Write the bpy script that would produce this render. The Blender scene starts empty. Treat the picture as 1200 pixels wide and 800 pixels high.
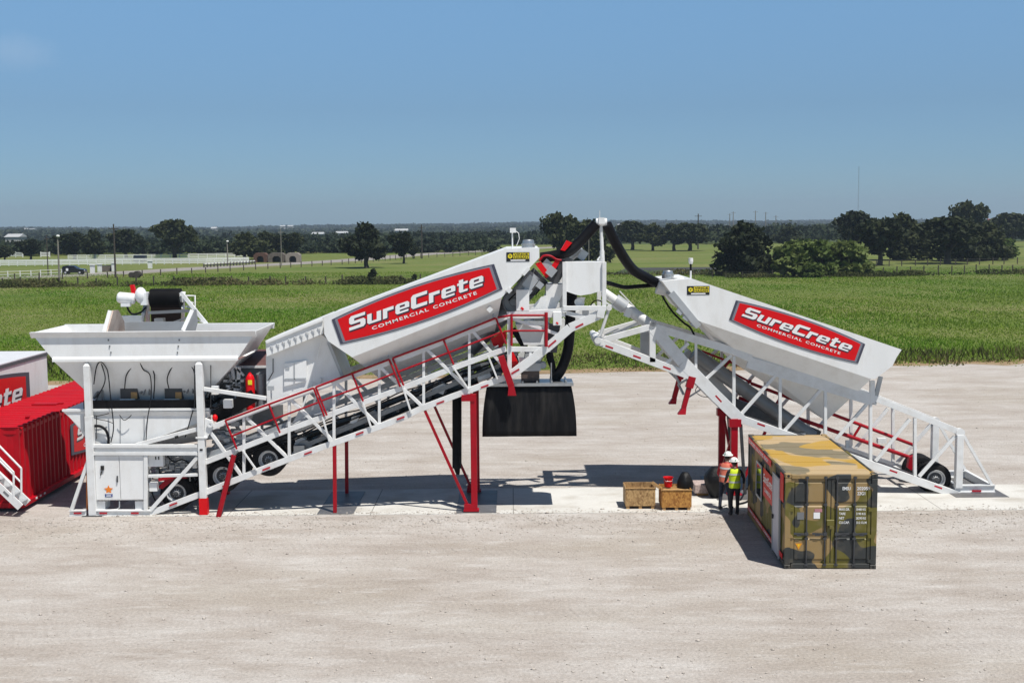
import bpy, bmesh, math, random
import numpy as np
from mathutils import Vector, Matrix

random.seed(7)
rng = np.random.default_rng(7)
sc = bpy.context.scene
C = bpy.context.collection
R = math.radians

# ------------------------------------------------------------------ camera, sky, sun
FOC, CAM_H = 1400.0, 9.285
PITCH = math.atan(138.0 / FOC)
ROLL = R(-0.45)
HAZE_D = 0.00018
cam_d = bpy.data.cameras.new('camera')
cam = bpy.data.objects.new('camera', cam_d)
C.objects.link(cam)
cam_d.sensor_width = 36.0
cam_d.lens = 36.0 * FOC / 1200.0
cam_d.clip_start, cam_d.clip_end = 0.5, 20000.0
cam.matrix_world = (Matrix.Translation((0, 0, CAM_H)) @ Matrix.Rotation(R(90) - PITCH, 4, 'X')
                    @ Matrix.Rotation(ROLL, 4, 'Z'))
sc.camera = cam

SUN = Vector((0.80, -0.89, 2.59)).normalized()
world = bpy.data.worlds.new('World')
sc.world = world
world.use_nodes = True
wn, wl = world.node_tree.nodes, world.node_tree.links
wn.clear()
w_out = wn.new('ShaderNodeOutputWorld')
w_bg = wn.new('ShaderNodeBackground')
sky = wn.new('ShaderNodeTexSky')
sky.sky_type = 'NISHITA'
sky.sun_disc = False
sky.sun_elevation = math.asin(SUN.z)
sky.sun_rotation = math.atan2(SUN.x, SUN.y)
sky.altitude = 120.0
sky.air_density = 1.0
sky.dust_density = 0.25
sky.ozone_density = 1.6
w_bg.inputs['Strength'].default_value = 0.098
# one faint wisp of cloud low in the west
w_tc = wn.new('ShaderNodeTexCoord')
w_cl = wn.new('ShaderNodeVectorMath'); w_cl.operation = 'SUBTRACT'
w_cl.inputs[1].default_value = Vector((-0.371, 0.918, 0.131)).normalized()
w_sc = wn.new('ShaderNodeVectorMath'); w_sc.operation = 'MULTIPLY'
w_sc.inputs[1].default_value = (36.0, 36.0, 70.0)
w_ln = wn.new('ShaderNodeVectorMath'); w_ln.operation = 'LENGTH'
w_nz = wn.new('ShaderNodeTexNoise'); w_nz.inputs['Scale'].default_value = 70.0; w_nz.inputs['Detail'].default_value = 6
w_ad = wn.new('ShaderNodeMath'); w_ad.operation = 'ADD'
w_mr = wn.new('ShaderNodeMapRange')
w_mr.inputs['From Min'].default_value = 0.55; w_mr.inputs['From Max'].default_value = 1.7
w_mr.inputs['To Min'].default_value = 0.30; w_mr.inputs['To Max'].default_value = 0.0
w_mx = wn.new('ShaderNodeMix'); w_mx.data_type = 'RGBA'
w_mx.inputs['B'].default_value = (7.0, 7.0, 7.4, 1)
wl.new(w_tc.outputs['Generated'], w_cl.inputs[0])
wl.new(w_cl.outputs[0], w_sc.inputs[0])
wl.new(w_sc.outputs[0], w_ln.inputs[0])
wl.new(w_tc.outputs['Generated'], w_nz.inputs['Vector'])
wl.new(w_ln.outputs['Value'], w_ad.inputs[0])
wl.new(w_nz.outputs['Fac'], w_ad.inputs[1])
wl.new(w_ad.outputs[0], w_mr.inputs['Value'])
wl.new(w_mr.outputs[0], w_mx.inputs['Factor'])
wl.new(sky.outputs[0], w_mx.inputs['A'])
# the clear sky away from the sun is brightest low down and deep blue overhead
w_xyz = wn.new('ShaderNodeSeparateXYZ'); wl.new(w_tc.outputs['Generated'], w_xyz.inputs[0])
w_gr = wn.new('ShaderNodeValToRGB')
SKYTINT = [(0.0, (.18, .285, .455)), (.05, (.192, .288, .42)), (.094, (.218, .30, .40)), (.178, (.325, .43, .505)), (.32, (.34, .40, .43)), (.60, (.22, .22, .22))]
_e = w_gr.color_ramp.elements
while len(_e) < len(SKYTINT): _e.new(.5)
for _k, (_p, _c) in zip(_e, SKYTINT): _k.position = _p; _k.color = (*_c, 1)
wl.new(w_xyz.outputs['Z'], w_gr.inputs[0])
w_ml = wn.new('ShaderNodeVectorMath'); w_ml.operation = 'MULTIPLY'
w_m2 = wn.new('ShaderNodeVectorMath'); w_m2.operation = 'SCALE'; w_m2.inputs['Scale'].default_value = 2.0
wl.new(w_mx.outputs['Result'], w_m2.inputs[0]); wl.new(w_m2.outputs[0], w_ml.inputs[0]); wl.new(w_gr.outputs[0], w_ml.inputs[1])
wl.new(w_ml.outputs[0], w_bg.inputs['Color'])
wl.new(w_bg.outputs[0], w_out.inputs['Surface'])

sun_d = bpy.data.lights.new('sun', 'SUN')
sun_d.energy = 4.8
sun_d.angle = R(0.53)
sun_d.color = (1.0, 0.965, 0.90)
sun = bpy.data.objects.new('sun', sun_d)
C.objects.link(sun)
sun.rotation_euler = SUN.to_track_quat('Z', 'Y').to_euler()
sun.location = (20, -20, 60)

sc.view_settings.view_transform = 'Standard'
sc.view_settings.look = 'None'
sc.view_settings.exposure = 0.17
sc.view_settings.gamma = 1.0
sc.view_settings.use_curve_mapping = False
sc.cycles.volume_bounces = 0
sc.cycles.max_bounces = 6
sc.cycles.use_denoising = True

# ------------------------------------------------------------------ pixel helpers (photo measured at real depths)
def ray(px, py):
    u, v = px - 600.0, py - 400.0
    c, s = math.cos(ROLL), math.sin(ROLL)
    u, v = c * u + s * v, -s * u + c * v
    x, z = u / FOC, -v / FOC
    return Vector((x, math.cos(PITCH) + z * math.sin(PITCH), -math.sin(PITCH) + z * math.cos(PITCH)))

def at(px, py, Y):
    d = ray(px, py); t = Y / d.y
    return Vector((d.x * t, Y, CAM_H + d.z * t))

def gp(px, py, Z=0.0):
    d = ray(px, py); t = (Z - CAM_H) / d.z
    return Vector((d.x * t, d.y * t, Z))

# ------------------------------------------------------------------ materials
MATS = {}
def mat(name, col, rough=0.5, metal=0.0, var=0.08, scale=3.0, bump=0.0, bscale=40.0, coat=0.0, dirt=None, dirt_amt=0.0, dscale=1.5, stretch=None, spec=0.5):
    """principled material whose colour is mottled by noise, with optional dirt patches and bump"""
    m = bpy.data.materials.new(name); m.use_nodes = True
    n, l = m.node_tree.nodes, m.node_tree.links
    b = n['Principled BSDF']
    b.inputs['Roughness'].default_value = rough
    b.inputs['Metallic'].default_value = metal
    b.inputs['Specular IOR Level'].default_value = spec
    if coat: b.inputs['Coat Weight'].default_value = coat
    tc = n.new('ShaderNodeTexCoord')
    vec = tc.outputs['Object']
    if stretch:
        mp = n.new('ShaderNodeMapping'); mp.inputs['Scale'].default_value = stretch
        l.new(vec, mp.inputs['Vector']); vec = mp.outputs['Vector']
    nz = n.new('ShaderNodeTexNoise'); nz.inputs['Scale'].default_value = scale; nz.inputs['Detail'].default_value = 5
    l.new(vec, nz.inputs['Vector'])
    mr = n.new('ShaderNodeMapRange')
    mr.inputs['From Min'].default_value = 0.3; mr.inputs['From Max'].default_value = 0.7
    mr.inputs['To Min'].default_value = 1 - var; mr.inputs['To Max'].default_value = 1 + var
    l.new(nz.outputs['Fac'], mr.inputs['Value'])
    mu = n.new('ShaderNodeVectorMath'); mu.operation = 'SCALE'
    mu.inputs[0].default_value = col[:3]
    l.new(mr.outputs[0], mu.inputs['Scale'])
    out = mu.outputs[0]
    if dirt:
        dz = n.new('ShaderNodeTexNoise'); dz.inputs['Scale'].default_value = dscale; dz.inputs['Detail'].default_value = 8
        dz.inputs['Roughness'].default_value = 0.65
        l.new(vec, dz.inputs['Vector'])
        dr = n.new('ShaderNodeMapRange')
        dr.inputs['From Min'].default_value = 0.48; dr.inputs['From Max'].default_value = 0.75
        dr.inputs['To Min'].default_value = 0; dr.inputs['To Max'].default_value = dirt_amt
        l.new(dz.outputs['Fac'], dr.inputs['Value'])
        mx = n.new('ShaderNodeMix'); mx.data_type = 'RGBA'
        l.new(dr.outputs[0], mx.inputs['Factor']); l.new(out, mx.inputs['A'])
        mx.inputs['B'].default_value = (*dirt, 1)
        out = mx.outputs['Result']
    l.new(out, b.inputs['Base Color'])
    if bump:
        bz = n.new('ShaderNodeTexNoise'); bz.inputs['Scale'].default_value = bscale; bz.inputs['Detail'].default_value = 4
        l.new(vec, bz.inputs['Vector'])
        bp = n.new('ShaderNodeBump'); bp.inputs['Strength'].default_value = bump; bp.inputs['Distance'].default_value = 0.05
        l.new(bz.outputs['Fac'], bp.inputs['Height']); l.new(bp.outputs['Normal'], b.inputs['Normal'])
    MATS[name] = m
    return m

WHITE = mat('white_paint', (0.79, 0.795, 0.79), 0.40, var=0.025, scale=1.2, dirt=(0.46, 0.41, 0.34), dirt_amt=0.26, dscale=1.6, bump=0.05, bscale=2.2, stretch=(1.6, 1.6, .55))
WHITE2 = mat('white_steel_bar', (0.74, 0.745, 0.74), 0.45, var=0.04, scale=4, dirt=(0.42, 0.38, 0.32), dirt_amt=0.35, dscale=2.2)
RED = mat('red_paint', (0.34, 0.003, 0.012), 0.45, var=0.08, scale=2, dirt=(0.16, 0.03, 0.03), dirt_amt=0.3, spec=.25)
REDB = mat('bright_red_vinyl', (0.66, 0.003, 0.007), 0.42, var=0.03, spec=.25)
REDBOX = mat('red_container_paint', (0.41, 0.002, 0.010), 0.5, var=0.10, scale=1.3, dirt=(0.20, 0.03, 0.03), dirt_amt=0.25, spec=.2)
REFL = mat('red_reflector', (0.42, 0.015, 0.03), 0.25, var=0.05)
BLACK = mat('black_rubber', (0.0055, 0.0055, 0.0065), 0.6, var=0.25, scale=6, dirt=(0.022, 0.02, 0.019), dirt_amt=0.3, dscale=1.2, spec=.12)
SKIRTM = mat('rubber_sheet', (0.0065, 0.0065, 0.0075), 0.55, var=0.3, scale=2, dirt=(0.05, 0.046, 0.042), dirt_amt=0.55, dscale=1.1, stretch=(2.2, 2.2, .35), spec=.15, bump=.5, bscale=1.6)
HOSE = mat('black_hose', (0.004, 0.004, 0.006), 0.55, var=0.2, scale=5, spec=.2)
TYRE = mat('tyre_rubber', (0.009, 0.009, 0.010), 0.8, var=0.25, scale=8, dirt=(0.07, 0.06, 0.05), dirt_amt=0.3, dscale=3, spec=.2)
RIM = mat('white_rim', (0.55, 0.56, 0.57), 0.4, metal=0.2, var=0.08, dirt=(0.25, 0.22, 0.19), dirt_amt=0.4)
GREY = mat('grey_metal', (0.22, 0.23, 0.24), 0.45, metal=0.4, var=0.15, scale=3, dirt=(0.12, 0.11, 0.10), dirt_amt=0.5)
DGREY = mat('dark_grey_metal', (0.06, 0.063, 0.068), 0.5, metal=0.3, var=0.2, scale=4, dirt=(0.12, 0.10, 0.09), dirt_amt=0.4)
LGREY = mat('light_grey_steel', (0.42, 0.44, 0.46), 0.42, metal=0.25, var=0.08, dirt=(0.25, 0.23, 0.2), dirt_amt=0.4)
GALV = mat('galvanised_metal', (0.45, 0.46, 0.47), 0.35, metal=0.8, var=0.1, scale=8)
RUST = mat('rusty_steel', (0.62, 0.50, 0.42), 0.6, var=0.2, scale=1.4, dirt=(0.30, 0.11, 0.06), dirt_amt=0.75, dscale=1.6)
BROWN = mat('brown_cover', (0.12, 0.055, 0.05), 0.6, var=0.15)
SIGNGREY = mat('sign_border_grey', (0.055, 0.055, 0.085), 0.4, var=0.08)
SIGNGREY2 = mat('sign_border_light', (0.20, 0.20, 0.24), 0.4, var=0.08)
LETTER = mat('white_lettering', (0.82, 0.82, 0.82), 0.4, var=0.02)
LETTERK = mat('dark_lettering', (0.03, 0.02, 0.04), 0.4, var=0.1)
YELLOW = mat('sticker_yellow', (0.75, 0.62, 0.02), 0.4, var=0.08)
STBLACK = mat('sticker_black', (0.012, 0.012, 0.012), 0.4, var=0.1)
ORANGE = mat('sticker_orange', (0.80, 0.22, 0.02), 0.4, var=0.08)
BLUE = mat('blue_plastic', (0.02, 0.05, 0.22), 0.45, var=0.2)
STEELPL = mat('steel_base_plate', (0.17, 0.165, 0.165), 0.5, metal=0.4, var=0.2, scale=2, dirt=(0.25, 0.22, 0.19), dirt_amt=0.5)
GLASS = mat('dark_glass', (0.02, 0.025, 0.03), 0.08, var=0.1)
WOOD = mat('timber', (0.42, 0.25, 0.10), 0.7, var=0.25, scale=8, stretch=(1, 1, 6))

def osb(name, a, b):
    m = bpy.data.materials.new(name); m.use_nodes = True
    n, l = m.node_tree.nodes, m.node_tree.links
    bs = n['Principled BSDF']; bs.inputs['Roughness'].default_value = 0.75
    tc = n.new('ShaderNodeTexCoord')
    vo = n.new('ShaderNodeTexVoronoi'); vo.inputs['Scale'].default_value = 22
    mp = n.new('ShaderNodeMapping'); mp.inputs['Scale'].default_value = (1, 1, 0.55)
    nz = n.new('ShaderNodeTexNoise'); nz.inputs['Scale'].default_value = 9; nz.inputs['Detail'].default_value = 5
    l.new(tc.outputs['Object'], mp.inputs[0]); l.new(mp.outputs[0], vo.inputs['Vector']); l.new(tc.outputs['Object'], nz.inputs['Vector'])
    sx = n.new('ShaderNodeSeparateColor'); l.new(vo.outputs['Color'], sx.inputs[0])
    ad = n.new('ShaderNodeMath'); ad.operation = 'MULTIPLY_ADD'; ad.inputs[1].default_value = 0.6
    l.new(sx.outputs[0], ad.inputs[0])
    mm = n.new('ShaderNodeMath'); mm.operation = 'MULTIPLY'; mm.inputs[1].default_value = 0.55
    l.new(nz.outputs['Fac'], mm.inputs[0]); l.new(mm.outputs[0], ad.inputs[2])
    cr = n.new('ShaderNodeValToRGB')
    cr.color_ramp.elements[0].position = 0.2; cr.color_ramp.elements[0].color = (*a, 1)
    cr.color_ramp.elements[1].position = 0.85; cr.color_ramp.elements[1].color = (*b, 1)
    l.new(ad.outputs[0], cr.inputs[0]); l.new(cr.outputs[0], bs.inputs['Base Color'])
    return m
OSB1 = osb('strand_board_tan', (0.22, 0.12, 0.045), (0.50, 0.32, 0.14))
OSB2 = osb('strand_board_orange', (0.24, 0.09, 0.015), (0.52, 0.26, 0.06))

def camo(name, cols, scale, stretch=(1, 1, 1), thr=(.515, .515)):
    m = bpy.data.materials.new(name); m.use_nodes = True
    n, l = m.node_tree.nodes, m.node_tree.links
    bs = n['Principled BSDF']; bs.inputs['Roughness'].default_value = 0.55
    tc = n.new('ShaderNodeTexCoord')
    mp = n.new('ShaderNodeMapping'); mp.inputs['Scale'].default_value = stretch
    l.new(tc.outputs['Object'], mp.inputs[0])
    prev = None
    for i, c in enumerate(cols):
        if prev is None:
            rgb = n.new('ShaderNodeRGB'); rgb.outputs[0].default_value = (*c, 1); prev = rgb.outputs[0]; continue
        nz = n.new('ShaderNodeTexNoise'); nz.inputs['Scale'].default_value = scale; nz.inputs['Detail'].default_value = 1.2
        nz.noise_dimensions = '4D'; nz.inputs['W'].default_value = 3.7 * i
        l.new(mp.outputs[0], nz.inputs['Vector'])
        gt = n.new('ShaderNodeMapRange'); gt.inputs['From Min'].default_value = thr[i - 1]; gt.inputs['From Max'].default_value = thr[i - 1] + .008
        l.new(nz.outputs['Fac'], gt.inputs['Value'])
        mx = n.new('ShaderNodeMix'); mx.data_type = 'RGBA'
        l.new(gt.outputs[0], mx.inputs['Factor']); l.new(prev, mx.inputs['A']); mx.inputs['B'].default_value = (*c, 1)
        prev = mx.outputs['Result']
    # faded, dusty paint
    nz = n.new('ShaderNodeTexNoise'); nz.inputs['Scale'].default_value = 3; nz.inputs['Detail'].default_value = 8
    l.new(tc.outputs['Object'], nz.inputs['Vector'])
    mr = n.new('ShaderNodeMapRange'); mr.inputs['From Min'].default_value = 0.5; mr.inputs['From Max'].default_value = 0.8; mr.inputs['To Max'].default_value = 0.3
    l.new(nz.outputs['Fac'], mr.inputs['Value'])
    mx = n.new('ShaderNodeMix'); mx.data_type = 'RGBA'
    l.new(mr.outputs[0], mx.inputs['Factor']); l.new(prev, mx.inputs['A']); mx.inputs['B'].default_value = (0.34, 0.27, 0.18, 1)
    l.new(mx.outputs['Result'], bs.inputs['Base Color'])
    return m
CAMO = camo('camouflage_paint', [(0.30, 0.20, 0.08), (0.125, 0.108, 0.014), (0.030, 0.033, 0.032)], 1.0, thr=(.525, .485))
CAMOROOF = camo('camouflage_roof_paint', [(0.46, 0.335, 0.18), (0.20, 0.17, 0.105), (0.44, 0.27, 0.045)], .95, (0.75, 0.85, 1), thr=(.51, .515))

# ------------------------------------------------------------------ mesh building
OFF = {}
class MB:
    def __init__(s): s.v, s.f, s.sm = [], [], []
    def add(s, vs, fs, smooth=False):
        o = len(s.v); s.v += [Vector(v) for v in vs]
        for f in fs: s.f.append([i + o for i in f]); s.sm.append(smooth)
    def box(s, c, d, rot=None):
        c = Vector(c); hx, hy, hz = d[0] / 2, d[1] / 2, d[2] / 2
        vs = [Vector((x, y, z)) for x in (-hx, hx) for y in (-hy, hy) for z in (-hz, hz)]
        if rot is not None: vs = [rot @ v for v in vs]
        s.add([c + v for v in vs], [(0, 1, 3, 2), (4, 6, 7, 5), (0, 4, 5, 1), (2, 3, 7, 6), (0, 2, 6, 4), (1, 5, 7, 3)])
        return s
    def span(s, a, b):
        a, b = Vector(a), Vector(b)
        return s.box((a + b) / 2, [abs(b[i] - a[i]) for i in range(3)])
    def bar(s, p, q, w, d, up=Vector((0, 1, 0))):
        """rectangular bar: w across (in the plane facing the camera), d in depth"""
        p, q = Vector(p), Vector(q); ax = (q - p).normalized()
        if abs(ax.dot(up)) > 0.95: up = Vector((0, 0, 1))
        e1 = up - ax * up.dot(ax); e1.normalize(); e2 = ax.cross(e1)
        vs = [c + e1 * (d / 2 * i) + e2 * (w / 2 * j) for c in (p, q) for i, j in ((-1, -1), (1, -1), (1, 1), (-1, 1))]
        s.add(vs, [(3, 2, 1, 0), (4, 5, 6, 7), (0, 1, 5, 4), (1, 2, 6, 5), (2, 3, 7, 6), (3, 0, 4, 7)])
        return s
    def ibeam(s, p, q, w, d, t=0.03):
        """channel / I section: two flanges and a web set back"""
        p, q = Vector(p), Vector(q); ax = (q - p).normalized(); up = Vector((0, 1, 0))
        if abs(ax.dot(up)) > 0.95: up = Vector((1, 0, 0))
        n = ax.cross(up).normalized()
        o = n * (w / 2 - t / 2)
        s.bar(p + o, q + o, t, d); s.bar(p - o, q - o, t, d)
        s.bar(p, q, w - 2 * t - 0.002, d * 0.3)
        return s
    def tube(s, pts, r, n=10, caps=True, smooth=True):
        pts = [Vector(p) for p in pts]; rs = r if isinstance(r, (list, tuple)) else [r] * len(pts)
        rings = []; prev = None
        for i, p in enumerate(pts):
            t = (pts[min(i + 1, len(pts) - 1)] - pts[max(i - 1, 0)]).normalized()
            if prev is None:
                a = Vector((0, 0, 1)) if abs(t.z) < 0.9 else Vector((1, 0, 0))
                e = (a - t * a.dot(t)).normalized()
            else:
                e = (prev - t * prev.dot(t)).normalized()
            prev = e; f = t.cross(e)
            rings.append([p + (e * math.cos(2 * math.pi * k / n) + f * math.sin(2 * math.pi * k / n)) * rs[i] for k in range(n)])
        vs = [v for rg in rings for v in rg]
        fs = [(i * n + k, i * n + (k + 1) % n, (i + 1) * n + (k + 1) % n, (i + 1) * n + k) for i in range(len(pts) - 1) for k in range(n)]
        s.add(vs, fs, smooth)
        if caps:
            s.add(rings[0], [tuple(reversed(range(n)))]); s.add(rings[-1], [tuple(range(n))])
        return s
    def lathe(s, o, axis, prof, n=24, smooth=True):
        """prof = [(distance along axis, radius)], o = origin"""
        o, axis = Vector(o), Vector(axis).normalized()
        a = Vector((0, 0, 1)) if abs(axis.z) < 0.9 else Vector((1, 0, 0))
        e = (a - axis * a.dot(axis)).normalized(); f = axis.cross(e)
        for (d0, r0), (d1, r1) in zip(prof[:-1], prof[1:]):
            vs = []
            for d, r in ((d0, r0), (d1, r1)):
                vs += [o + axis * d + (e * math.cos(2 * math.pi * k / n) + f * math.sin(2 * math.pi * k / n)) * max(r, 1e-4) for k in range(n)]
            s.add(vs, [(k, (k + 1) % n, n + (k + 1) % n, n + k) for k in range(n)], smooth)
        return s
    def loft(s, A, B, capA=True, capB=True):
        n = len(A); s.add(list(A) + list(B), [(k, (k + 1) % n, n + (k + 1) % n, n + k) for k in range(n)])
        if capA: s.add(A, [tuple(reversed(range(n)))])
        if capB: s.add(B, [tuple(range(n))])
        return s
    def prism(s, poly, Y0, Y1, Yref=None):
        """poly = photo-measured outline on plane Yref, given real thickness Y0..Y1"""
        P = [at(x, y, Y0 if Yref is None else Yref) for x, y in poly]
        return s.loft([Vector((p.x, Y0, p.z)) for p in P], [Vector((p.x, Y1, p.z)) for p in P])
    def quad(s, *vs, smooth=False):
        s.add(vs, [tuple(range(len(vs)))], smooth); return s
    def sphere(s, c, r, n=12, m=8):
        c = Vector(c); r = Vector((r, r, r)) if isinstance(r, (int, float)) else Vector(r)
        vs = []; fs = []
        for i in range(m + 1):
            th = math.pi * i / m
            for k in range(n):
                ph = 2 * math.pi * k / n
                vs.append(c + Vector((r.x * math.sin(th) * math.cos(ph), r.y * math.sin(th) * math.sin(ph), r.z * math.cos(th))))
        for i in range(m):
            for k in range(n):
                fs.append((i * n + k, (i + 1) * n + k, (i + 1) * n + (k + 1) % n, i * n + (k + 1) % n))
        s.add(vs, fs, True); return s
    def build(s, name, m, parent=None, bevel=0.0):
        off = OFF.get(parent.name, Vector()) if parent else Vector()
        me = bpy.data.meshes.new(name)
        me.from_pydata([tuple(v - off) for v in s.v], [], s.f)
        me.polygons.foreach_set('use_smooth', s.sm)
        me.validate()
        bm = bmesh.new(); bm.from_mesh(me)
        bmesh.ops.recalc_face_normals(bm, faces=bm.faces)
        bm.to_mesh(me); bm.free()
        for mm in (m if isinstance(m, (list, tuple)) else [m]): me.materials.append(mm)
        o = bpy.data.objects.new(name, me); C.objects.link(o)
        if parent: o.parent = parent; OFF[o.name] = off
        if bevel:
            bv = o.modifiers.new('bevel', 'BEVEL'); bv.width = bevel; bv.segments = 1; bv.limit_method = 'ANGLE'
        return o

def tag(o, label=None, cat=None, group=None, kind=None):
    if label: o['label'] = label
    if cat: o['category'] = cat
    if group: o['group'] = group
    if kind: o['kind'] = kind
    return o
def thing(name, loc, label, cat, group=None, local=False):
    o = bpy.data.objects.new(name, None); C.objects.link(o); o.location = loc
    o.empty_display_size = 0.3
    OFF[o.name] = Vector() if local else Vector(loc)
    return tag(o, label, cat, group)
def children(o): return [c for c in bpy.data.objects if c.parent == o]
def copy_tree(o, loc=None, rz=None, scale=None):
    r = o.copy(); C.objects.link(r)
    for ch in o.children:
        c = ch.copy(); C.objects.link(c); c.parent = r
        for g in ch.children:
            d = g.copy(); C.objects.link(d); d.parent = c
    if loc is not None: r.location = loc
    if rz is not None: r.rotation_euler = (0, 0, rz)
    if scale is not None: r.scale = (scale, scale, scale) if isinstance(scale, (int, float)) else scale
    return r

def text_mesh(body, o, right, up, width=None, height=0.1, shear=0.0, offset=0.0, align='LEFT', spacing=1.0, lift=0.0, mb=None):
    """built-in font lettering as real thin mesh; o = start of the baseline; width stretches the line to that length"""
    cu = bpy.data.curves.new('t', 'FONT'); cu.body = body; cu.shear = shear; cu.offset = offset
    cu.space_character = spacing; cu.resolution_u = 3; cu.fill_mode = 'FRONT'
    cu.align_x = 'LEFT'
    ob = bpy.data.objects.new('t', cu); C.objects.link(ob)
    dg = bpy.context.evaluated_depsgraph_get()
    me = bpy.data.meshes.new_from_object(ob.evaluated_get(dg))
    co = [v.co.copy() for v in me.vertices]; fs = [list(p.vertices) for p in me.polygons]
    bpy.data.objects.remove(ob); bpy.data.curves.remove(cu); bpy.data.meshes.remove(me)
    x0 = min(c.x for c in co); x1 = max(c.x for c in co)
    ys = height / 0.70
    xs = (width / (x1 - x0)) if width else ys
    right, up = Vector(right).normalized(), Vector(up).normalized(); nrm = right.cross(up)
    mb = mb or MB()
    mb.add([Vector(o) + right * ((c.x - x0) * xs) + up * (c.y * ys) + nrm * lift for c in co], fs)
    return mb

def smooth(pts, n=6):
    P = [np.array(p, float) if len(p) == 3 else np.array((*p, 0.), float) for p in pts]
    out = []
    for i in range(len(P) - 1):
        p0, p1, p2, p3 = P[max(i - 1, 0)], P[i], P[i + 1], P[min(i + 2, len(P) - 1)]
        for k in range(n):
            t_ = k / n
            out.append(.5 * ((2 * p1) + (-p0 + p2) * t_ + (2 * p0 - 5 * p1 + 4 * p2 - p3) * t_ ** 2 + (-p0 + 3 * p1 - 3 * p2 + p3) * t_ ** 3))
    out.append(P[-1]); return [tuple(o) for o in out]

GLYPH = {
 'S': (1.16, [[(0, 0), (1.02, 0), (1.16, .13), (1.16, .46), (1.02, .60), (.36, .60), (.36, .78), (1.14, .78), (1.14, 1), (.14, 1), (0, .87), (0, .53), (.14, .40), (.80, .40), (.80, .22), (0, .22)]]),
 'u': (.98, [[(0, .72), (.31, .72), (.31, .17), (.67, .17), (.67, .72), (.98, .72), (.98, 0), (.12, 0), (0, .12)]]),
 'r': (.76, [[(0, 0), (0, .72), (.76, .72), (.76, .49), (.31, .49), (.31, 0)]]),
 'e': (.98, [[(.12, 0), (.92, 0), (.92, .15), (.31, .15), (.31, .27), (.98, .27), (.98, .60), (.86, .72), (.12, .72), (0, .60), (0, .12)], [(.31, .42), (.31, .57), (.67, .57), (.67, .42)]]),
 'C': (1.14, [[(.14, 0), (1.14, 0), (1.14, .24), (.36, .24), (.36, .76), (1.14, .76), (1.14, 1), (.14, 1), (0, .86), (0, .14)]]),
 't': (.74, [[(.12, .92), (.43, .92), (.43, .72), (.74, .72), (.74, .55), (.43, .55), (.43, .16), (.74, .16), (.74, 0), (.22, 0), (.12, .10), (.12, .55), (0, .55), (0, .72), (.12, .72)]])}
def word_mesh(word, o, right, up, width, height, shear=.3, grow=0.0, gap=.13):
    """heavy slanted company lettering drawn from outlines (with their counters cut out)"""
    cu = bpy.data.curves.new('w', 'CURVE'); cu.dimensions = '2D'; cu.fill_mode = 'FRONT'
    x = 0.0
    for ch in word:
        w, loops = GLYPH[ch]
        for lp in loops:
            sp_ = cu.splines.new('POLY'); sp_.points.add(len(lp) - 1); sp_.use_cyclic_u = True
            for p_, (a, b) in zip(sp_.points, lp): p_.co = (x + a + shear * b, b, 0, 1)
        x += w + gap
    total = x - gap + shear * .7
    cu.offset = grow
    ob = bpy.data.objects.new('w', cu); C.objects.link(ob)
    dg = bpy.context.evaluated_depsgraph_get(); me = bpy.data.meshes.new_from_object(ob.evaluated_get(dg))
    co = [v.co.copy() for v in me.vertices]; fs = [list(q.vertices) for q in me.polygons]
    bpy.data.objects.remove(ob); bpy.data.curves.remove(cu); bpy.data.meshes.remove(me)
    right, up = Vector(right).normalized(), Vector(up).normalized()
    mb = MB(); mb.add([Vector(o) + right * (c.x * width / total) + up * (c.y * height) for c in co], fs); return mb
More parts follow.
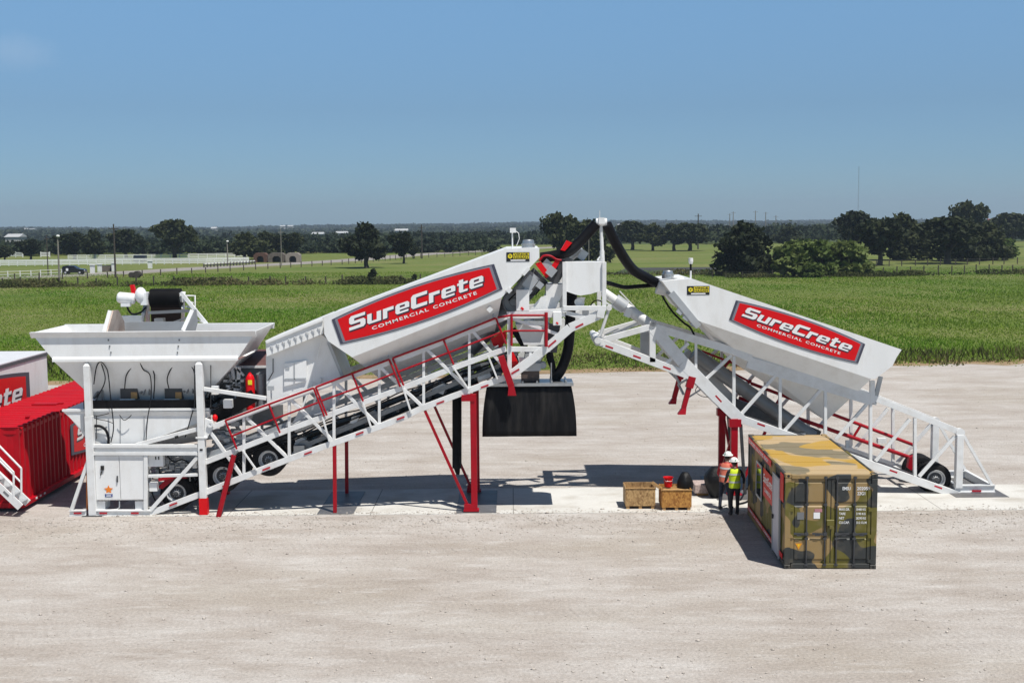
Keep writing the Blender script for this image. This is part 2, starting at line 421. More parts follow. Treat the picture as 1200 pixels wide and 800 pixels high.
# ================================================================== the setting
def ground_mat(name, cols, scale, stretch, bump, fine, fcol=0.12, rough=0.95, patch=None, patch_scale=.05, patch_rng=(.5, .7), tracks=False, joints=False):
    m = bpy.data.materials.new(name); m.use_nodes = True
    n, l = m.node_tree.nodes, m.node_tree.links
    b = n['Principled BSDF']; b.inputs['Roughness'].default_value = rough; b.inputs['Specular IOR Level'].default_value = .2
    tc = n.new('ShaderNodeTexCoord'); mp = n.new('ShaderNodeMapping'); mp.inputs['Scale'].default_value = stretch
    l.new(tc.outputs['Object'], mp.inputs[0])
    nz = n.new('ShaderNodeTexNoise'); nz.inputs['Scale'].default_value = scale; nz.inputs['Detail'].default_value = 11; nz.inputs['Roughness'].default_value = .70
    l.new(mp.outputs[0], nz.inputs['Vector'])
    cr = n.new('ShaderNodeValToRGB'); el = cr.color_ramp.elements
    k = len(cols)
    while len(el) < k: el.new(.5)
    for i, c in enumerate(cols): el[i].position = .30 + .40 * i / (k - 1); el[i].color = (*c, 1)
    l.new(nz.outputs['Fac'], cr.inputs[0]); out = cr.outputs[0]
    if patch:
        pz = n.new('ShaderNodeTexNoise'); pz.inputs['Scale'].default_value = patch_scale; pz.inputs['Detail'].default_value = 6
        l.new(mp.outputs[0] if patch_scale < 1 else tc.outputs['Object'], pz.inputs['Vector'])
        pr = n.new('ShaderNodeMapRange'); pr.inputs['From Min'].default_value, pr.inputs['From Max'].default_value = patch_rng; l.new(pz.outputs['Fac'], pr.inputs['Value'])
        mx = n.new('ShaderNodeMix'); mx.data_type = 'RGBA'; l.new(pr.outputs[0], mx.inputs['Factor']); l.new(out, mx.inputs['A']); mx.inputs['B'].default_value = (*patch, 1); out = mx.outputs['Result']
    if tracks:
        def mnode(op, a, b=None, c=None):
            q = n.new('ShaderNodeMath'); q.operation = op
            for k_, v_ in enumerate((a, b, c)):
                if v_ is None: continue
                if isinstance(v_, (int, float)): q.inputs[k_].default_value = v_
                else: l.new(v_, q.inputs[k_])
            return q.outputs[0]
        def noise(scale, det, st=(1, 1, 1), rough_=.6):
            mm = n.new('ShaderNodeMapping'); mm.inputs['Scale'].default_value = st; l.new(tc.outputs['Object'], mm.inputs[0])
            q = n.new('ShaderNodeTexNoise'); q.inputs['Scale'].default_value = scale; q.inputs['Detail'].default_value = det; q.inputs['Roughness'].default_value = rough_; l.new(mm.outputs[0], q.inputs['Vector']); return q.outputs['Fac']
        def rng_(v, a, b, c=0., d=1.):
            q = n.new('ShaderNodeMapRange'); q.inputs['From Min'].default_value = a; q.inputs['From Max'].default_value = b; q.inputs['To Min'].default_value = c; q.inputs['To Max'].default_value = d; l.new(v, q.inputs['Value']); return q.outputs[0]
        def blend(f_, colr):
            mx = n.new('ShaderNodeMix'); mx.data_type = 'RGBA'; l.new(f_, mx.inputs['Factor']); l.new(out, mx.inputs['A']); mx.inputs['B'].default_value = (*colr, 1); return mx.outputs['Result']
        # pale dusty wisps and darker scuffs, drawn out along the driving direction
        out = blend(rng_(noise(1.1, 9, (.55, 2.0, 1), .72), .52, .68, 0, .60), (.56, .535, .51))
        out = blend(rng_(noise(1.7, 9, (.45, 1.9, 1), .75), .54, .70, 0, .45), (.285, .245, .215))
        # crumbs of stone lying in the fines
        out = blend(rng_(noise(8.5, 3, (1, 1, 1), .8), .60, .68, 0, .42), (.24, .21, .185))
        out = blend(rng_(noise(6.0, 3, (1.0, 1.2, 1), .8), .62, .70, 0, .50), (.60, .58, .56))
        # wheel tracks: pairs of ribbed bands wandering along the yard
        sp = n.new('ShaderNodeSeparateXYZ'); l.new(tc.outputs['Object'], sp.inputs[0])
        w_ = mnode('MULTIPLY', mnode('SUBTRACT', noise(.035, 1), .5), 11.0)
        yv = mnode('ADD', sp.outputs['Y'], w_); y2 = mnode('MULTIPLY_ADD', sp.outputs['X'], .10, yv)
        rib = mnode('SINE', mnode('MULTIPLY_ADD', sp.outputs['X'], 26.0, mnode('MULTIPLY', yv, 9.0)))
        brk = rng_(noise(.28, 4), .42, .60)
        tot = None
        for src, cs in ((yv, (20.6, 22.4, 26.3, 28.1, 33.2, 35.0, 46.3, 48.1, 52.0, 53.8, 62.5, 64.3)), (y2, (24.6, 26.4, 31.0, 32.8, 49.5, 51.3, 57.0, 58.8))):
            for c_ in cs:
                b_ = rng_(mnode('ABSOLUTE', mnode('SUBTRACT', src, c_)), .16, .30, 1., 0.)
                tot = b_ if tot is None else mnode('MAXIMUM', tot, b_)
        tk_ = mnode('MULTIPLY', mnode('MULTIPLY', tot, brk), rng_(rib, -.4, .8, .25, 1.))
        out = blend(mnode('MULTIPLY', tk_, .42), (.33, .292, .262))
    if joints:   # saw-cut joints across the slab
        bk = n.new('ShaderNodeTexBrick'); bk.offset = 0; bk.inputs['Scale'].default_value = 1; bk.inputs['Brick Width'].default_value = 4.6; bk.inputs['Row Height'].default_value = 60; bk.inputs['Mortar Size'].default_value = .016; bk.inputs['Mortar Smooth'].default_value = .2
        l.new(tc.outputs['Object'], bk.inputs['Vector'])
        mx = n.new('ShaderNodeMix'); mx.data_type = 'RGBA'; l.new(bk.outputs['Fac'], mx.inputs['Factor']); l.new(out, mx.inputs['A']); mx.inputs['B'].default_value = (.25, .235, .21, 1); out = mx.outputs['Result']
    fz = n.new('ShaderNodeTexNoise'); fz.inputs['Scale'].default_value = fine; fz.inputs['Detail'].default_value = 5; fz.inputs['Roughness'].default_value = .7
    l.new(tc.outputs['Object'], fz.inputs['Vector'])
    fr = n.new('ShaderNodeMapRange'); fr.inputs['From Min'].default_value = .3; fr.inputs['From Max'].default_value = .7; fr.inputs['To Min'].default_value = 1 - fcol; fr.inputs['To Max'].default_value = 1 + fcol
    l.new(fz.outputs['Fac'], fr.inputs['Value'])
    mu = n.new('ShaderNodeVectorMath'); mu.operation = 'SCALE'; l.new(out, mu.inputs[0]); l.new(fr.outputs[0], mu.inputs['Scale'])
    l.new(mu.outputs[0], b.inputs['Base Color'])
    if bump:
        ad = n.new('ShaderNodeMath'); ad.operation = 'ADD'; l.new(nz.outputs['Fac'], ad.inputs[0]); l.new(fz.outputs['Fac'], ad.inputs[1])
        bp = n.new('ShaderNodeBump'); bp.inputs['Strength'].default_value = bump; bp.inputs['Distance'].default_value = .06
        l.new(ad.outputs[0], bp.inputs['Height']); l.new(bp.outputs['Normal'], b.inputs['Normal'])
    return m
YARDM = ground_mat('caliche_gravel', [(.330, .288, .252), (.395, .352, .316), (.455, .420, .388), (.535, .510, .482)], .55, (.42, 1.05, 1), .65, 13.0, .20, patch=(.36, .315, .265), patch_scale=.22, patch_rng=(.50, .80), tracks=True)
PADM = ground_mat('concrete', [(.50, .48, .44), (.58, .565, .53), (.62, .61, .58)], .5, (.7, 1, 1), .1, 18, .06, patch=(.40, .365, .315), patch_scale=.9, patch_rng=(.48, .76), joints=True)
DIRTM = ground_mat('brown_dirt', [(.16, .10, .055), (.26, .18, .10), (.34, .26, .17)], .5, (.4, 1, 1), .4, 4, .2)
FIELDM = ground_mat('pasture', [(.070, .105, .018), (.105, .145, .028), (.15, .165, .050), (.19, .172, .078)], .045, (.45, 1, 1), .3, 1.2, .25, patch=(.125, .145, .032), patch_scale=.02)
HILLM = ground_mat('far_pasture', [(.030, .045, .016), (.060, .08, .025), (.11, .115, .05)], .004, (.4, 1, 1), 0, .05, .2)
ROADM = ground_mat('asphalt', [(.050, .050, .052), (.065, .064, .064)], .4, (1, 1, 1), .2, 6, .15)
GROADM = ground_mat('pale_road', [(.24, .22, .20), (.32, .30, .275)], .1, (1, 1, 1), .2, 3, .12)

def sheet(name, pts, z, m, cut=None):
    mb = MB(); mb.add([Vector((x, y, z)) for x, y in pts], [tuple(range(len(pts)))]); return tag(mb.build(name, m), kind='structure')

# rolling terrain: level near the yard, low wooded rises towards the horizon
def terr(x, y):
    d = math.hypot(x, y); s = lambda a, b: (lambda k: k * k * (3 - 2 * k))(min(1, max(0, (d - a) / (b - a))))
    h = -5.0 * s(520, 950) + 2.6 * s(1000, 1700) + 4.0 * s(2300, 3600)
    return h + s(700, 1500) * (1.3 * math.sin(x / 310 + 1.3) * math.cos(y / 500) + .9 * math.sin(x / 140 + y / 260)) + s(2600, 4000) * (3.0 * math.sin(x / 900 + .4) + 3.2 * math.sin(x / 330 + 1) + 2.2 * math.sin(x / 150 + y / 700)) + 3.0 * s(2600, 4000) * max(0, x / 2500)
ys = [-80, 0, 60, 120, 200, 300, 420, 520] + list(np.linspace(600, 3000, 42)) + list(np.linspace(3150, 5600, 16))
mb = MB(); nx = 61
vs = []
for y in ys:
    wd = 300 + max(0, y) * .75
    for i in range(nx):
        x = -wd + 2 * wd * i / (nx - 1); vs.append(Vector((x, y, terr(x, y))))
mb.add(vs, [(j * nx + i, j * nx + i + 1, (j + 1) * nx + i + 1, (j + 1) * nx + i) for j in range(len(ys) - 1) for i in range(nx - 1)], True)
gnd = tag(mb.build('ground', [FIELDM, HILLM]), kind='structure')
for p in gnd.data.polygons: p.material_index = 0 if p.center.y < 560 else 1

rs_ = np.random.default_rng(11)
edge = []
for k in range(121):
    x = -95 + 200 * k / 120
    base = 70.0 + (x + 27) * .125 if x > -27 else 70.0 + (x + 27) * .05
    edge.append((x, base + .5 * math.sin(x * .35) + .35 * math.sin(x * .9 + 1) + rs_.normal(0, .22)))
sheet('gravel_yard', [(-95, -20), (105, -20)] + list(reversed(edge)), .004, YARDM)
verge = [(x, y + (1.3 + 1.0 * min(1, max(0, (x + 2) / 20)) + rs_.normal(0, .35))) for x, y in edge]
sheet('dirt_verge', [(x, y - .25 - abs(rs_.normal(0, .15))) for x, y in edge] + list(reversed(verge)), .008, DIRTM)
pe = [(-13.2, 41.35), (-13.25, 37.75)]
pad = [(-13.2, 37.72)] + [(-13 + 33 * k / 80, 37.70 + rs_.normal(0, .035)) for k in range(81)] + [(20.2, 41.4)] + [(20 - 33 * k / 80, 41.38 + rs_.normal(0, .03)) for k in range(81)]
mb = MB(); n_ = len(pad); mb.add([Vector((x, y, .02)) for x, y in pad] + [Vector((x, y, -.1)) for x, y in pad], [tuple(range(n_))] + [(k, (k + 1) % n_, n_ + (k + 1) % n_, n_ + k) for k in range(n_)])
tag(mb.build('concrete_pad', PADM), kind='structure')
# loose stones scattered over the yard
def scatter_tris(name, P, size, m, kind='stuff', flat=.6, seed=1):
    """little irregular stones: squashed octahedra"""
    r = np.random.default_rng(seed); n = len(P)
    base = np.array([(1, 0, 0), (0, 1, 0), (-1, 0, 0), (0, -1, 0), (0, 0, 1), (0, 0, -.3)], float)
    V = base[None] * (size[:, None, None] * r.uniform(.6, 1.3, (n, 6, 1))); V[:, :, 2] *= flat
    a = r.uniform(0, 6.28, n); c, s = np.cos(a), np.sin(a)
    x = V[:, :, 0] * c[:, None] - V[:, :, 1] * s[:, None]; y = V[:, :, 0] * s[:, None] + V[:, :, 1] * c[:, None]
    V = np.stack([x, y, V[:, :, 2]], 2) + P[:, None, :]
    F_ = np.array([(0, 1, 4), (1, 2, 4), (2, 3, 4), (3, 0, 4), (1, 0, 5), (2, 1, 5), (3, 2, 5), (0, 3, 5)])
    FF = (np.arange(n) * 6)[:, None, None] + F_[None]
    return npmesh(name, V.reshape(-1, 3), FF.reshape(-1, 3), m, kind)
def npmesh(name, V, T, m, kind=None, parent=None):
    k = T.shape[1]; me = bpy.data.meshes.new(name)
    me.vertices.add(len(V)); me.vertices.foreach_set('co', V.astype(np.float32).ravel())
    me.loops.add(T.size); me.loops.foreach_set('vertex_index', T.astype(np.int32).ravel())
    me.polygons.add(len(T)); me.polygons.foreach_set('loop_start', np.arange(0, T.size, k, dtype=np.int32)); me.polygons.foreach_set('loop_total', np.full(len(T), k, np.int32))
    me.update(calc_edges=True); me.materials.append(m)
    o = bpy.data.objects.new(name, me); C.objects.link(o)
    if parent: o.parent = parent
    if kind: o['kind'] = kind
    return o
STONEM = mat('limestone_chips', (.46, .41, .36), .95, var=.3, scale=1.5)
n_ = 9000
yy_ = 17 + (rs_.random(n_) ** 1.4) * 52; xx_ = rs_.uniform(-1, 1, n_) * (6 + yy_ * .46)
keep = ~((yy_ > 37.5) & (yy_ < 41.5) & (xx_ > -13.5))
n3 = 1800; y3 = 37.7 + np.abs(rs_.normal(0, .28, n3)); x3 = rs_.uniform(-13, 19, n3)
# piles of coarser grit in drifts along the near edge of the pad
n2 = 5000; y2 = 37.5 - np.abs(rs_.normal(0, 1.4, n2)); x2 = rs_.uniform(-17, 19, n2)
P_ = np.concatenate([np.stack([xx_[keep], yy_[keep], np.full(keep.sum(), .008)], 1), np.stack([x2, y2, np.full(n2, .008)], 1), np.stack([x3, y3, np.full(n3, .022)], 1)])
sz = np.clip(rs_.lognormal(-4.0, .5, len(P_)), .008, .07)
scatter_tris('gravel_stones', P_, sz, STONEM)

# ---- grass -----------------------------------------------------------------------------------------------------------
def leafmat(name, c0, c1, c2, sc_=.25, trans=.25, fine=3.0):
    m = bpy.data.materials.new(name); m.use_nodes = True
    n, l = m.node_tree.nodes, m.node_tree.links
    b = n['Principled BSDF']; b.inputs['Roughness'].default_value = .75; b.inputs['Specular IOR Level'].default_value = .25
    tc = n.new('ShaderNodeTexCoord'); nz = n.new('ShaderNodeTexNoise'); nz.inputs['Scale'].default_value = sc_; nz.inputs['Detail'].default_value = 6
    l.new(tc.outputs['Object'], nz.inputs['Vector'])
    oi = n.new('ShaderNodeObjectInfo'); ad = n.new('ShaderNodeMath'); ad.operation = 'MULTIPLY_ADD'; ad.inputs[1].default_value = .22; 
    l.new(oi.outputs['Random'], ad.inputs[0]); l.new(nz.outputs['Fac'], ad.inputs[2])
    cr = n.new('ShaderNodeValToRGB'); e = cr.color_ramp.elements; e.new(.5)
    for i, (p, c) in enumerate(((.36, c0), (.56, c1), (.76, c2))): e[i].position = p; e[i].color = (*c, 1)
    l.new(ad.outputs[0], cr.inputs[0]); l.new(cr.outputs[0], b.inputs['Base Color'])
    if trans:
        tr = n.new('ShaderNodeBsdfTranslucent'); l.new(cr.outputs[0], tr.inputs['Color']); mx = n.new('ShaderNodeMixShader'); mx.inputs[0].default_value = trans
        l.new(b.outputs[0], mx.inputs[1]); l.new(tr.outputs[0], mx.inputs[2]); l.new(mx.outputs[0], n['Material Output'].inputs['Surface'])
    return m
GRASSM = leafmat('grass_blades', (.075, .175, .010), (.122, .262, .016), (.20, .285, .036), .055, .4)
DRYM = leafmat('dry_weeds', (.030, .042, .012), (.065, .075, .022), (.14, .12, .05), .12, .3)
def blades(n, y0, y1, pw, h0, h1, wdt, m, name, seed, xw=(8, .47), edge_fn=None):
    r = np.random.default_rng(seed)
    y = y0 + (y1 - y0) * r.random(n) ** pw; x = r.uniform(-1, 1, n) * (xw[0] + y * xw[1])
    if edge_fn is not None:
        k = y > edge_fn(x); x, y = x[k], y[k]; n = len(x)
    clump = .75 + .5 * np.sin(x * .11 + 1.7 * np.sin(y * .06)) * np.sin(y * .09 + .4) + .25 * np.sin(x * .43 + y * .21)
    h = r.uniform(h0, h1, n) * np.clip(clump, .45, 1.4) * (np.clip(.35 + (y - edge_fn(x)) / 7, .35, 1) if edge_fn is not None else 1); a = r.uniform(0, np.pi, n); w = wdt * r.uniform(.6, 1.4, n) * (y / y0) ** .6
    lean = r.normal(0, .35, (n, 2)) * h[:, None]
    dx, dy = np.cos(a) * w, np.sin(a) * w
    z = np.full(n, .004)
    V = np.stack([np.stack([x - dx, y - dy, z], 1), np.stack([x + dx, y + dy, z], 1), np.stack([x + lean[:, 0], y + lean[:, 1], z + h], 1)], 1)
    return npmesh(name, V.reshape(-1, 3), np.arange(3 * n).reshape(-1, 3), m, 'stuff')
ef = lambda x: np.where(x > -27, 70 + (x + 27) * .125, 70 + (x + 27) * .05) + 1.2 + .7 * np.sin(x * .37 + 2 * np.sin(x * .11)) + .35 * np.sin(x * 1.3)
blades(330000, 69, 235, 1.6, .06, .25, .045, GRASSM, 'field_grass', 5, edge_fn=ef)
blades(14000, 70, 84, 1.0, .3, .6, .05, DRYM, 'verge_grass', 6, edge_fn=lambda x: ef(x) - .2 + .9 * np.sin(x * .6) * np.sin(x * .23 + 1) + .5 * np.sin(x * 1.7))
blades(5000, 69, 80, 1.0, .08, .25, .05, GRASSM, 'stray_grass', 8, edge_fn=lambda x: ef(x) - 1.6 + .8 * np.sin(x * .9))

# ---- roads ------------------------------------------------------------------------------------------------------------
def road(name, ctr, w, m, z=.012):
    P = [gp(x, y) for x, y, _ in smooth(ctr, 8)]; L_, R_ = [], []
    for i, p in enumerate(P):
        t_ = (P[min(i + 1, len(P) - 1)] - P[max(i - 1, 0)]).normalized(); nn = Vector((-t_.y, t_.x, 0)); L_.append(p + nn * w / 2); R_.append(p - nn * w / 2)
    mb = MB(); n = len(P); mb.add([Vector((v.x, v.y, z)) for v in L_ + R_], [(i, i + 1, n + i + 1, n + i) for i in range(n - 1)]); return tag(mb.build(name, m), kind='structure')
road('road', [(-60, 328), (0, 325.5), (60, 323.5), (120, 321), (180, 317.5), (250, 313.5), (330, 309.5), (400, 305.5), (440, 302.5), (480, 299), (540, 295.5), (610, 291.8), (690, 287.8)], 12.0, GROADM)
sheet('driveway', [(18, 217), (60, 222), (64, 248), (24, 247)], .014, ROADM)

# ---- trees ---------------------------------------------------------------------------------------------------------------
TREEM = leafmat('oak_leaves', (.008, .012, .004), (.020, .028, .009), (.048, .057, .018), .45, .15)
TREEM2 = leafmat('light_leaves', (.045, .072, .014), (.085, .125, .026), (.14, .17, .05), .6, .25)
FARM = leafmat('far_woods_leaves', (.011, .019, .008), (.020, .032, .012), (.036, .050, .018), .03, .1)
FARM2 = leafmat('distant_woods_leaves', (.016, .026, .012), (.028, .042, .018), (.05, .062, .03), .01, .1)
BARK = mat('bark', (.05, .038, .028), .9, var=.3, scale=6)
def crown_quads(r, lobes, n, size, droop=.2):
    """leaf-sized faces through the volume of several lobes, thinner towards the edge"""
    V = []; k = r.integers(0, len(lobes), n); L_ = np.array(lobes)[k]
    d = r.normal(size=(n, 3)); d /= np.linalg.norm(d, axis=1)[:, None]
    rad = r.random(n) ** .42
    # clumps: snap directions to a few bunches
    bun = r.normal(size=(len(lobes) * 9, 3)); bun /= np.linalg.norm(bun, axis=1)[:, None]
    j = r.integers(0, 9, n) + k * 9
    d = d * .55 + bun[j] * .65; 
    c = L_[:, :3] + d * rad[:, None] * L_[:, 3:6]
    u = r.normal(size=(n, 3)); u /= np.linalg.norm(u, axis=1)[:, None]; w = np.cross(u, r.normal(size=(n, 3))); w /= np.linalg.norm(w, axis=1)[:, None]
    s_ = size * r.uniform(.55, 1.4, n)[:, None]
    Q = np.stack([c - u * s_ - w * s_ * .5, c + u * s_ - w * s_ * .6, c + u * s_ * .7 + w * s_ * .6, c - u * s_ * .8 + w * s_ * .5], 1)
    return Q
def tree_proto(name, H_, W_, n, size, m, seed, label, trunk_h=.22, nl=11, group=None, low=False):
    r = np.random.default_rng(seed)
    t = thing(name, (0, 0, 0), label, 'tree', group, local=True)
    lobes = []
    for i in range(nl):
        a = r.uniform(0, 6.28); q = r.random() ** .6; zz = r.uniform(trunk_h + .16, .80)
        env = math.sin(math.pi * min(1, (zz - trunk_h * .7) / (1.12 - trunk_h * .7))) ** .7
        rr = q * W_ * .34 * env; s_ = r.uniform(.17, .27)
        lobes.append((rr * math.cos(a), rr * math.sin(a), zz * H_, W_ * s_, W_ * s_, H_ * s_ * .75))
    lobes.append((0, 0, H_ * .58, W_ * .34, W_ * .34, H_ * .34)); lobes.append((r.normal(0, .04) * W_, 0, H_ * .84, W_ * .17, W_ * .17, H_ * .15))
    if low: 
        for i in range(6):
            a = i * 1.05; lobes.append((W_ * .33 * math.cos(a), W_ * .33 * math.sin(a), H_ * .22, W_ * .2, W_ * .2, H_ * .2))
    Q = crown_quads(r, lobes, n, size)
    Q[:, :, 2] = np.maximum(Q[:, :, 2], .05)
    npmesh('crown', Q.reshape(-1, 3), np.arange(4 * len(Q)).reshape(-1, 4), m, parent=t)
    mb = MB(); tr_ = W_ * .035 + .05
    mb.tube([(0, 0, -.1), (.02 * W_, 0, H_ * trunk_h * .6), (0, .02 * W_, H_ * .5), (.01, 0, H_ * .78)], [tr_ * 1.25, tr_, tr_ * .65, tr_ * .2], 8)
    for i in range(6):
        lb = lobes[i]; mb.tube([(0, 0, H_ * (trunk_h * .8 + .04 * i)), (lb[0] * .5, lb[1] * .5, lb[2] * .8), (lb[0], lb[1], lb[2])], [tr_ * .55, tr_ * .35, tr_ * .1], 6)
    mb.build('trunk', BARK, t)
    return t
# ================================================================== the batch plant (left trailer)
YF, YR = 37.95, 40.75
plant = thing('concrete_batch_plant', (-6.0, 39.3, 0.0),
    'white mobile concrete plant with flared hopper, rising truss, silo and black rubber skirt', 'concrete plant')

def F(x, y, Y=YF): return at(x, y, Y)
def interp(pts, x):
    for (x0, y0), (x1, y1) in zip(pts[:-1], pts[1:]):
        if x0 <= x <= x1: return y0 + (y1 - y0) * (x - x0) / (x1 - x0)
    return pts[0][1] if x < pts[0][0] else pts[-1][1]
def rear(p, Y=YR): return Vector((p.x, Y, p.z))
DK = [0]
def udepth(d): DK[0] += 1; return d + .0026 * (DK[0] % 19)
def barpart(name, segs, w, d, m, parent, both=False, YB=YR, bevel=0.006):
    """a run of bars measured on the front truss; both=True builds its twin on the rear truss as another part"""
    for k in range(2 if both else 1):
        mb = MB(); dd = udepth(d)
        for i, (p, q) in enumerate(segs):
            mb.bar(rear(p, YB) if k else p, rear(q, YB) if k else q, w, dd + .0012 * (i % 2))
        o = mb.build(name, m, parent, bevel=bevel)
    return o
def runs(pts, Y=YF): P = [at(x, y, Y) for x, y in pts]; return list(zip(P[:-1], P[1:]))

# --- truss chords, verticals, diagonals -------------------------------------------------------
BOT = [(176, 601), (238, 577.5), (300, 552.5), (340, 537), (421, 508), (469, 490.5), (494, 478), (550, 457), (598, 440)]
MID = [(241, 541), (340, 502.5), (410, 477), (465, 457), (530, 431.5), (593, 408.5)]
TOP = [(247, 501), (312, 476), (360, 459), (404, 443), (480, 416), (560, 384), (594, 371)]
barpart('bottom_chord', runs(BOT), 0.19, 0.12, WHITE2, plant, both=True)
barpart('walkway_chord', runs(MID), 0.17, 0.10, WHITE2, plant, both=True)
barpart('top_chord', runs(TOP), 0.17, 0.10, WHITE2, plant, both=True)
barpart('nose_chord', runs([(598, 440), (645, 404), (668, 384), (706, 367)]), 0.28, 0.14, WHITE2, plant, both=True)
barpart('platform_beam', runs([(594, 409), (645, 409)]), 0.16, 0.10, WHITE2, plant, both=True)
barpart('platform_beam', runs([(594, 370), (662, 366)]), 0.26, 0.10, WHITE2, plant, both=True)
for x in (286, 339, 391.5, 444.5, 496.5, 550):
    barpart('truss_vertical', [(F(x, interp(TOP, x) + 2), F(x, interp(BOT, x) - 2))], 0.085, 0.08, WHITE2, plant, both=True)
barpart('truss_vertical', [(F(597, 371), F(597, 440))], 0.14, 0.12, WHITE2, plant, both=True)
DG = [((246, 505), (283, 557)), ((289, 489), (337, 536)), ((341, 468), (390, 516)), ((393, 448), (443, 498)), ((446, 430), (495, 476)),
      ((500, 409), (549, 456)), ((554, 388), (598, 438))]
for a, b in DG:
    barpart('truss_diagonal', [(F(*a), F(*b))], 0.10, 0.08, WHITE2, plant, both=True)
for a, b in [((284, 527), (301, 551)), ((378, 488), (386, 517)), ((425, 471), (435, 501)), ((472, 453), (482, 484)), ((531, 430), (549, 456)), ((572, 417), (583, 444))]:
    barpart('walkway_bracket', [(F(a[0], a[1], 37.84), F(b[0], b[1], 37.84))], 0.055, 0.05, WHITE2, plant)
barpart('nose_brace', [(F(600, 373), F(655, 392)), (F(655, 392), F(658, 393))], 0.10, 0.08, WHITE2, plant, both=True)
barpart('nose_brace', [(F(663, 366), F(694, 375))], 0.14, 0.10, WHITE2, plant, both=True)
for a, b in [((622, 409), (620, 428)), ((600, 436), (612, 434)), ((612, 434), (640, 411))]:
    barpart('nose_brace', [(F(*a), F(*b))], 0.08, 0.07, WHITE2, plant, both=True)
# cross members between the two trusses
for x in (339, 444.5, 550, 597):
    for L in (TOP, BOT):
        p = F(x, interp(L, x)); MB().bar(p + Vector((0, .07, 0)), rear(p) - Vector((0, .07, 0)), 0.1, 0.1).build('cross_member', WHITE2, plant)
# red reflectors on the bottom chord
for x, y, sl in [(12, 0, 0)][:0] + [(265, 568, -.4), (312, 549, -.4), (361, 530.5, -.37), (421.5, 507.5, -.37), (469.5, 489.7, -.36), (516, 471.5, -.38), (568, 452.5, -.36), (604, 435, -.6), (647, 402.5, -.85), (679, 381.5, -.5), (203, 590.5, -.38)]:
    p, q = at(x - 4.5, y - 4.5 * sl, YF - 0.085), at(x + 4.5, y + 4.5 * sl, YF - 0.085)
    MB().bar(p, q, 0.055, 0.012).build('reflector', REFL, plant)
# walkway deck on the truss, seen edge on
mb = MB()
for (a, b) in zip(MID[:-1], MID[1:]):
    p, q = F(*a) + Vector((0, 0, .06)), F(*b) + Vector((0, 0, .06))
    mb.quad(Vector((p.x, YF + .06, p.z)), Vector((q.x, YF + .06, q.z)), Vector((q.x, YF + .7, q.z)), Vector((p.x, YF + .7, p.z)))
    mb.quad(Vector((p.x, YF + .06, p.z - .03)), Vector((q.x, YF + .06, q.z - .03)), Vector((q.x, YF + .7, q.z - .03)), Vector((p.x, YF + .7, p.z - .03)))
mb.build('walkway_deck', LGREY, plant)
# --- red handrails: three sloping spans and the platform span ----------------------------------
YH = 37.82
def H(x, y): return at(x, y, YH)
RT = [(264, 492.5), (315, 473.5), (367.5, 454.5)], [(370, 453.5), (412.5, 437.5), (456, 421)], [(460, 419.5), (519.5, 397.5), (581, 372.5)]
RM = [(271, 511), (321, 491), (374, 471)], [(377, 469.5), (419.5, 454), (463, 437)], [(467, 435.5), (526, 413), (588, 389)]
RB = [(277.5, 526), (328, 507), (380, 487.5)], [(383, 486.5), (425.5, 470), (469, 453)], [(473, 451.5), (531.5, 427), (593, 403)]
for t, m_, b in zip(RT, RM, RB):
    mb = MB()
    mb.tube([H(*p) for p in t], 0.034, 8); mb.tube([H(*p) for p in m_], 0.030, 8)
    for i in range(3): mb.tube([H(*t[i]), H(*b[i])], 0.033, 8)
    mb.build('handrail', RED, plant)
mb = MB()
mb.tube([H(583, 372), H(599, 369.5), H(640, 369.5)], 0.034, 8); mb.tube([H(590, 388.5), H(600, 387.5), H(640, 387.5)], 0.03, 8)
mb.tube([H(599.5, 368), H(599.5, 405)], 0.04, 8); mb.tube([H(640, 366), H(640, 406)], 0.055, 8)
mb.build('handrail', RED, plant)

# --- left tower frame --------------------------------------------------------------------------
for Yp in (37.9, 40.8):
    z1, z2 = at(105, 425, 37.9).z, at(236, 423, 37.9).z
    x1, x2 = at(105, 500, 37.9).x, at(236, 500, 37.9).x
    zt = at(105, 487, 37.9).z
    mb = MB(); mb.span((x1 - .12, Yp - .11, 0.03), (x1 + .12, Yp + .11, zt)); mb.span((x1 - .1, Yp - .1, zt + .002), (x1 + .1, Yp + .1, z1 - .1))
    mb.add([(x1 - .1, Yp - .1, z1 - .1), (x1 + .1, Yp - .1, z1 - .1), (x1 + .1, Yp + .1, z1 - .1), (x1 - .1, Yp + .1, z1 - .1), (x1, Yp, z1 + .05)], [(0, 1, 4), (1, 2, 4), (2, 3, 4), (3, 0, 4)])
    po = mb.build('frame_post', WHITE2, plant, bevel=.008)
    MB().span((x1 - .32, Yp - .16, 0.005), (x1 + .32, Yp + .16, 0.028)).build('foot_plate', DGREY, po)
    zf = at(236, 583, 37.9).z
    mb = MB(); mb.span((x2 - .11, Yp - .11, zf), (x2 + .11, Yp + .11, z2 - .1))
    mb.add([(x2 - .11, Yp - .11, z2 - .1), (x2 + .11, Yp - .11, z2 - .1), (x2 + .11, Yp + .11, z2 - .1), (x2 - .11, Yp + .11, z2 - .1), (x2, Yp, z2 + .06)], [(0, 1, 4), (1, 2, 4), (2, 3, 4), (3, 0, 4)])
    mb.span((x2 - .17, Yp - .13, zf + 1.95), (x2 + .2, Yp + .13, zf + 2.0))
    po = mb.build('frame_post', WHITE2, plant, bevel=.008)
    MB().span((x2 - .13, Yp - .12, 0.03), (x2 + .13, Yp + .12, zf - .002)).build('red_foot', REDB, po)
    MB().span((x2 - .045, Yp - .125, at(236, 526, 37.9).z - .03), (x2 + .045, Yp - .113, at(236, 526, 37.9).z + .03)).build('black_bracket', STBLACK, po)
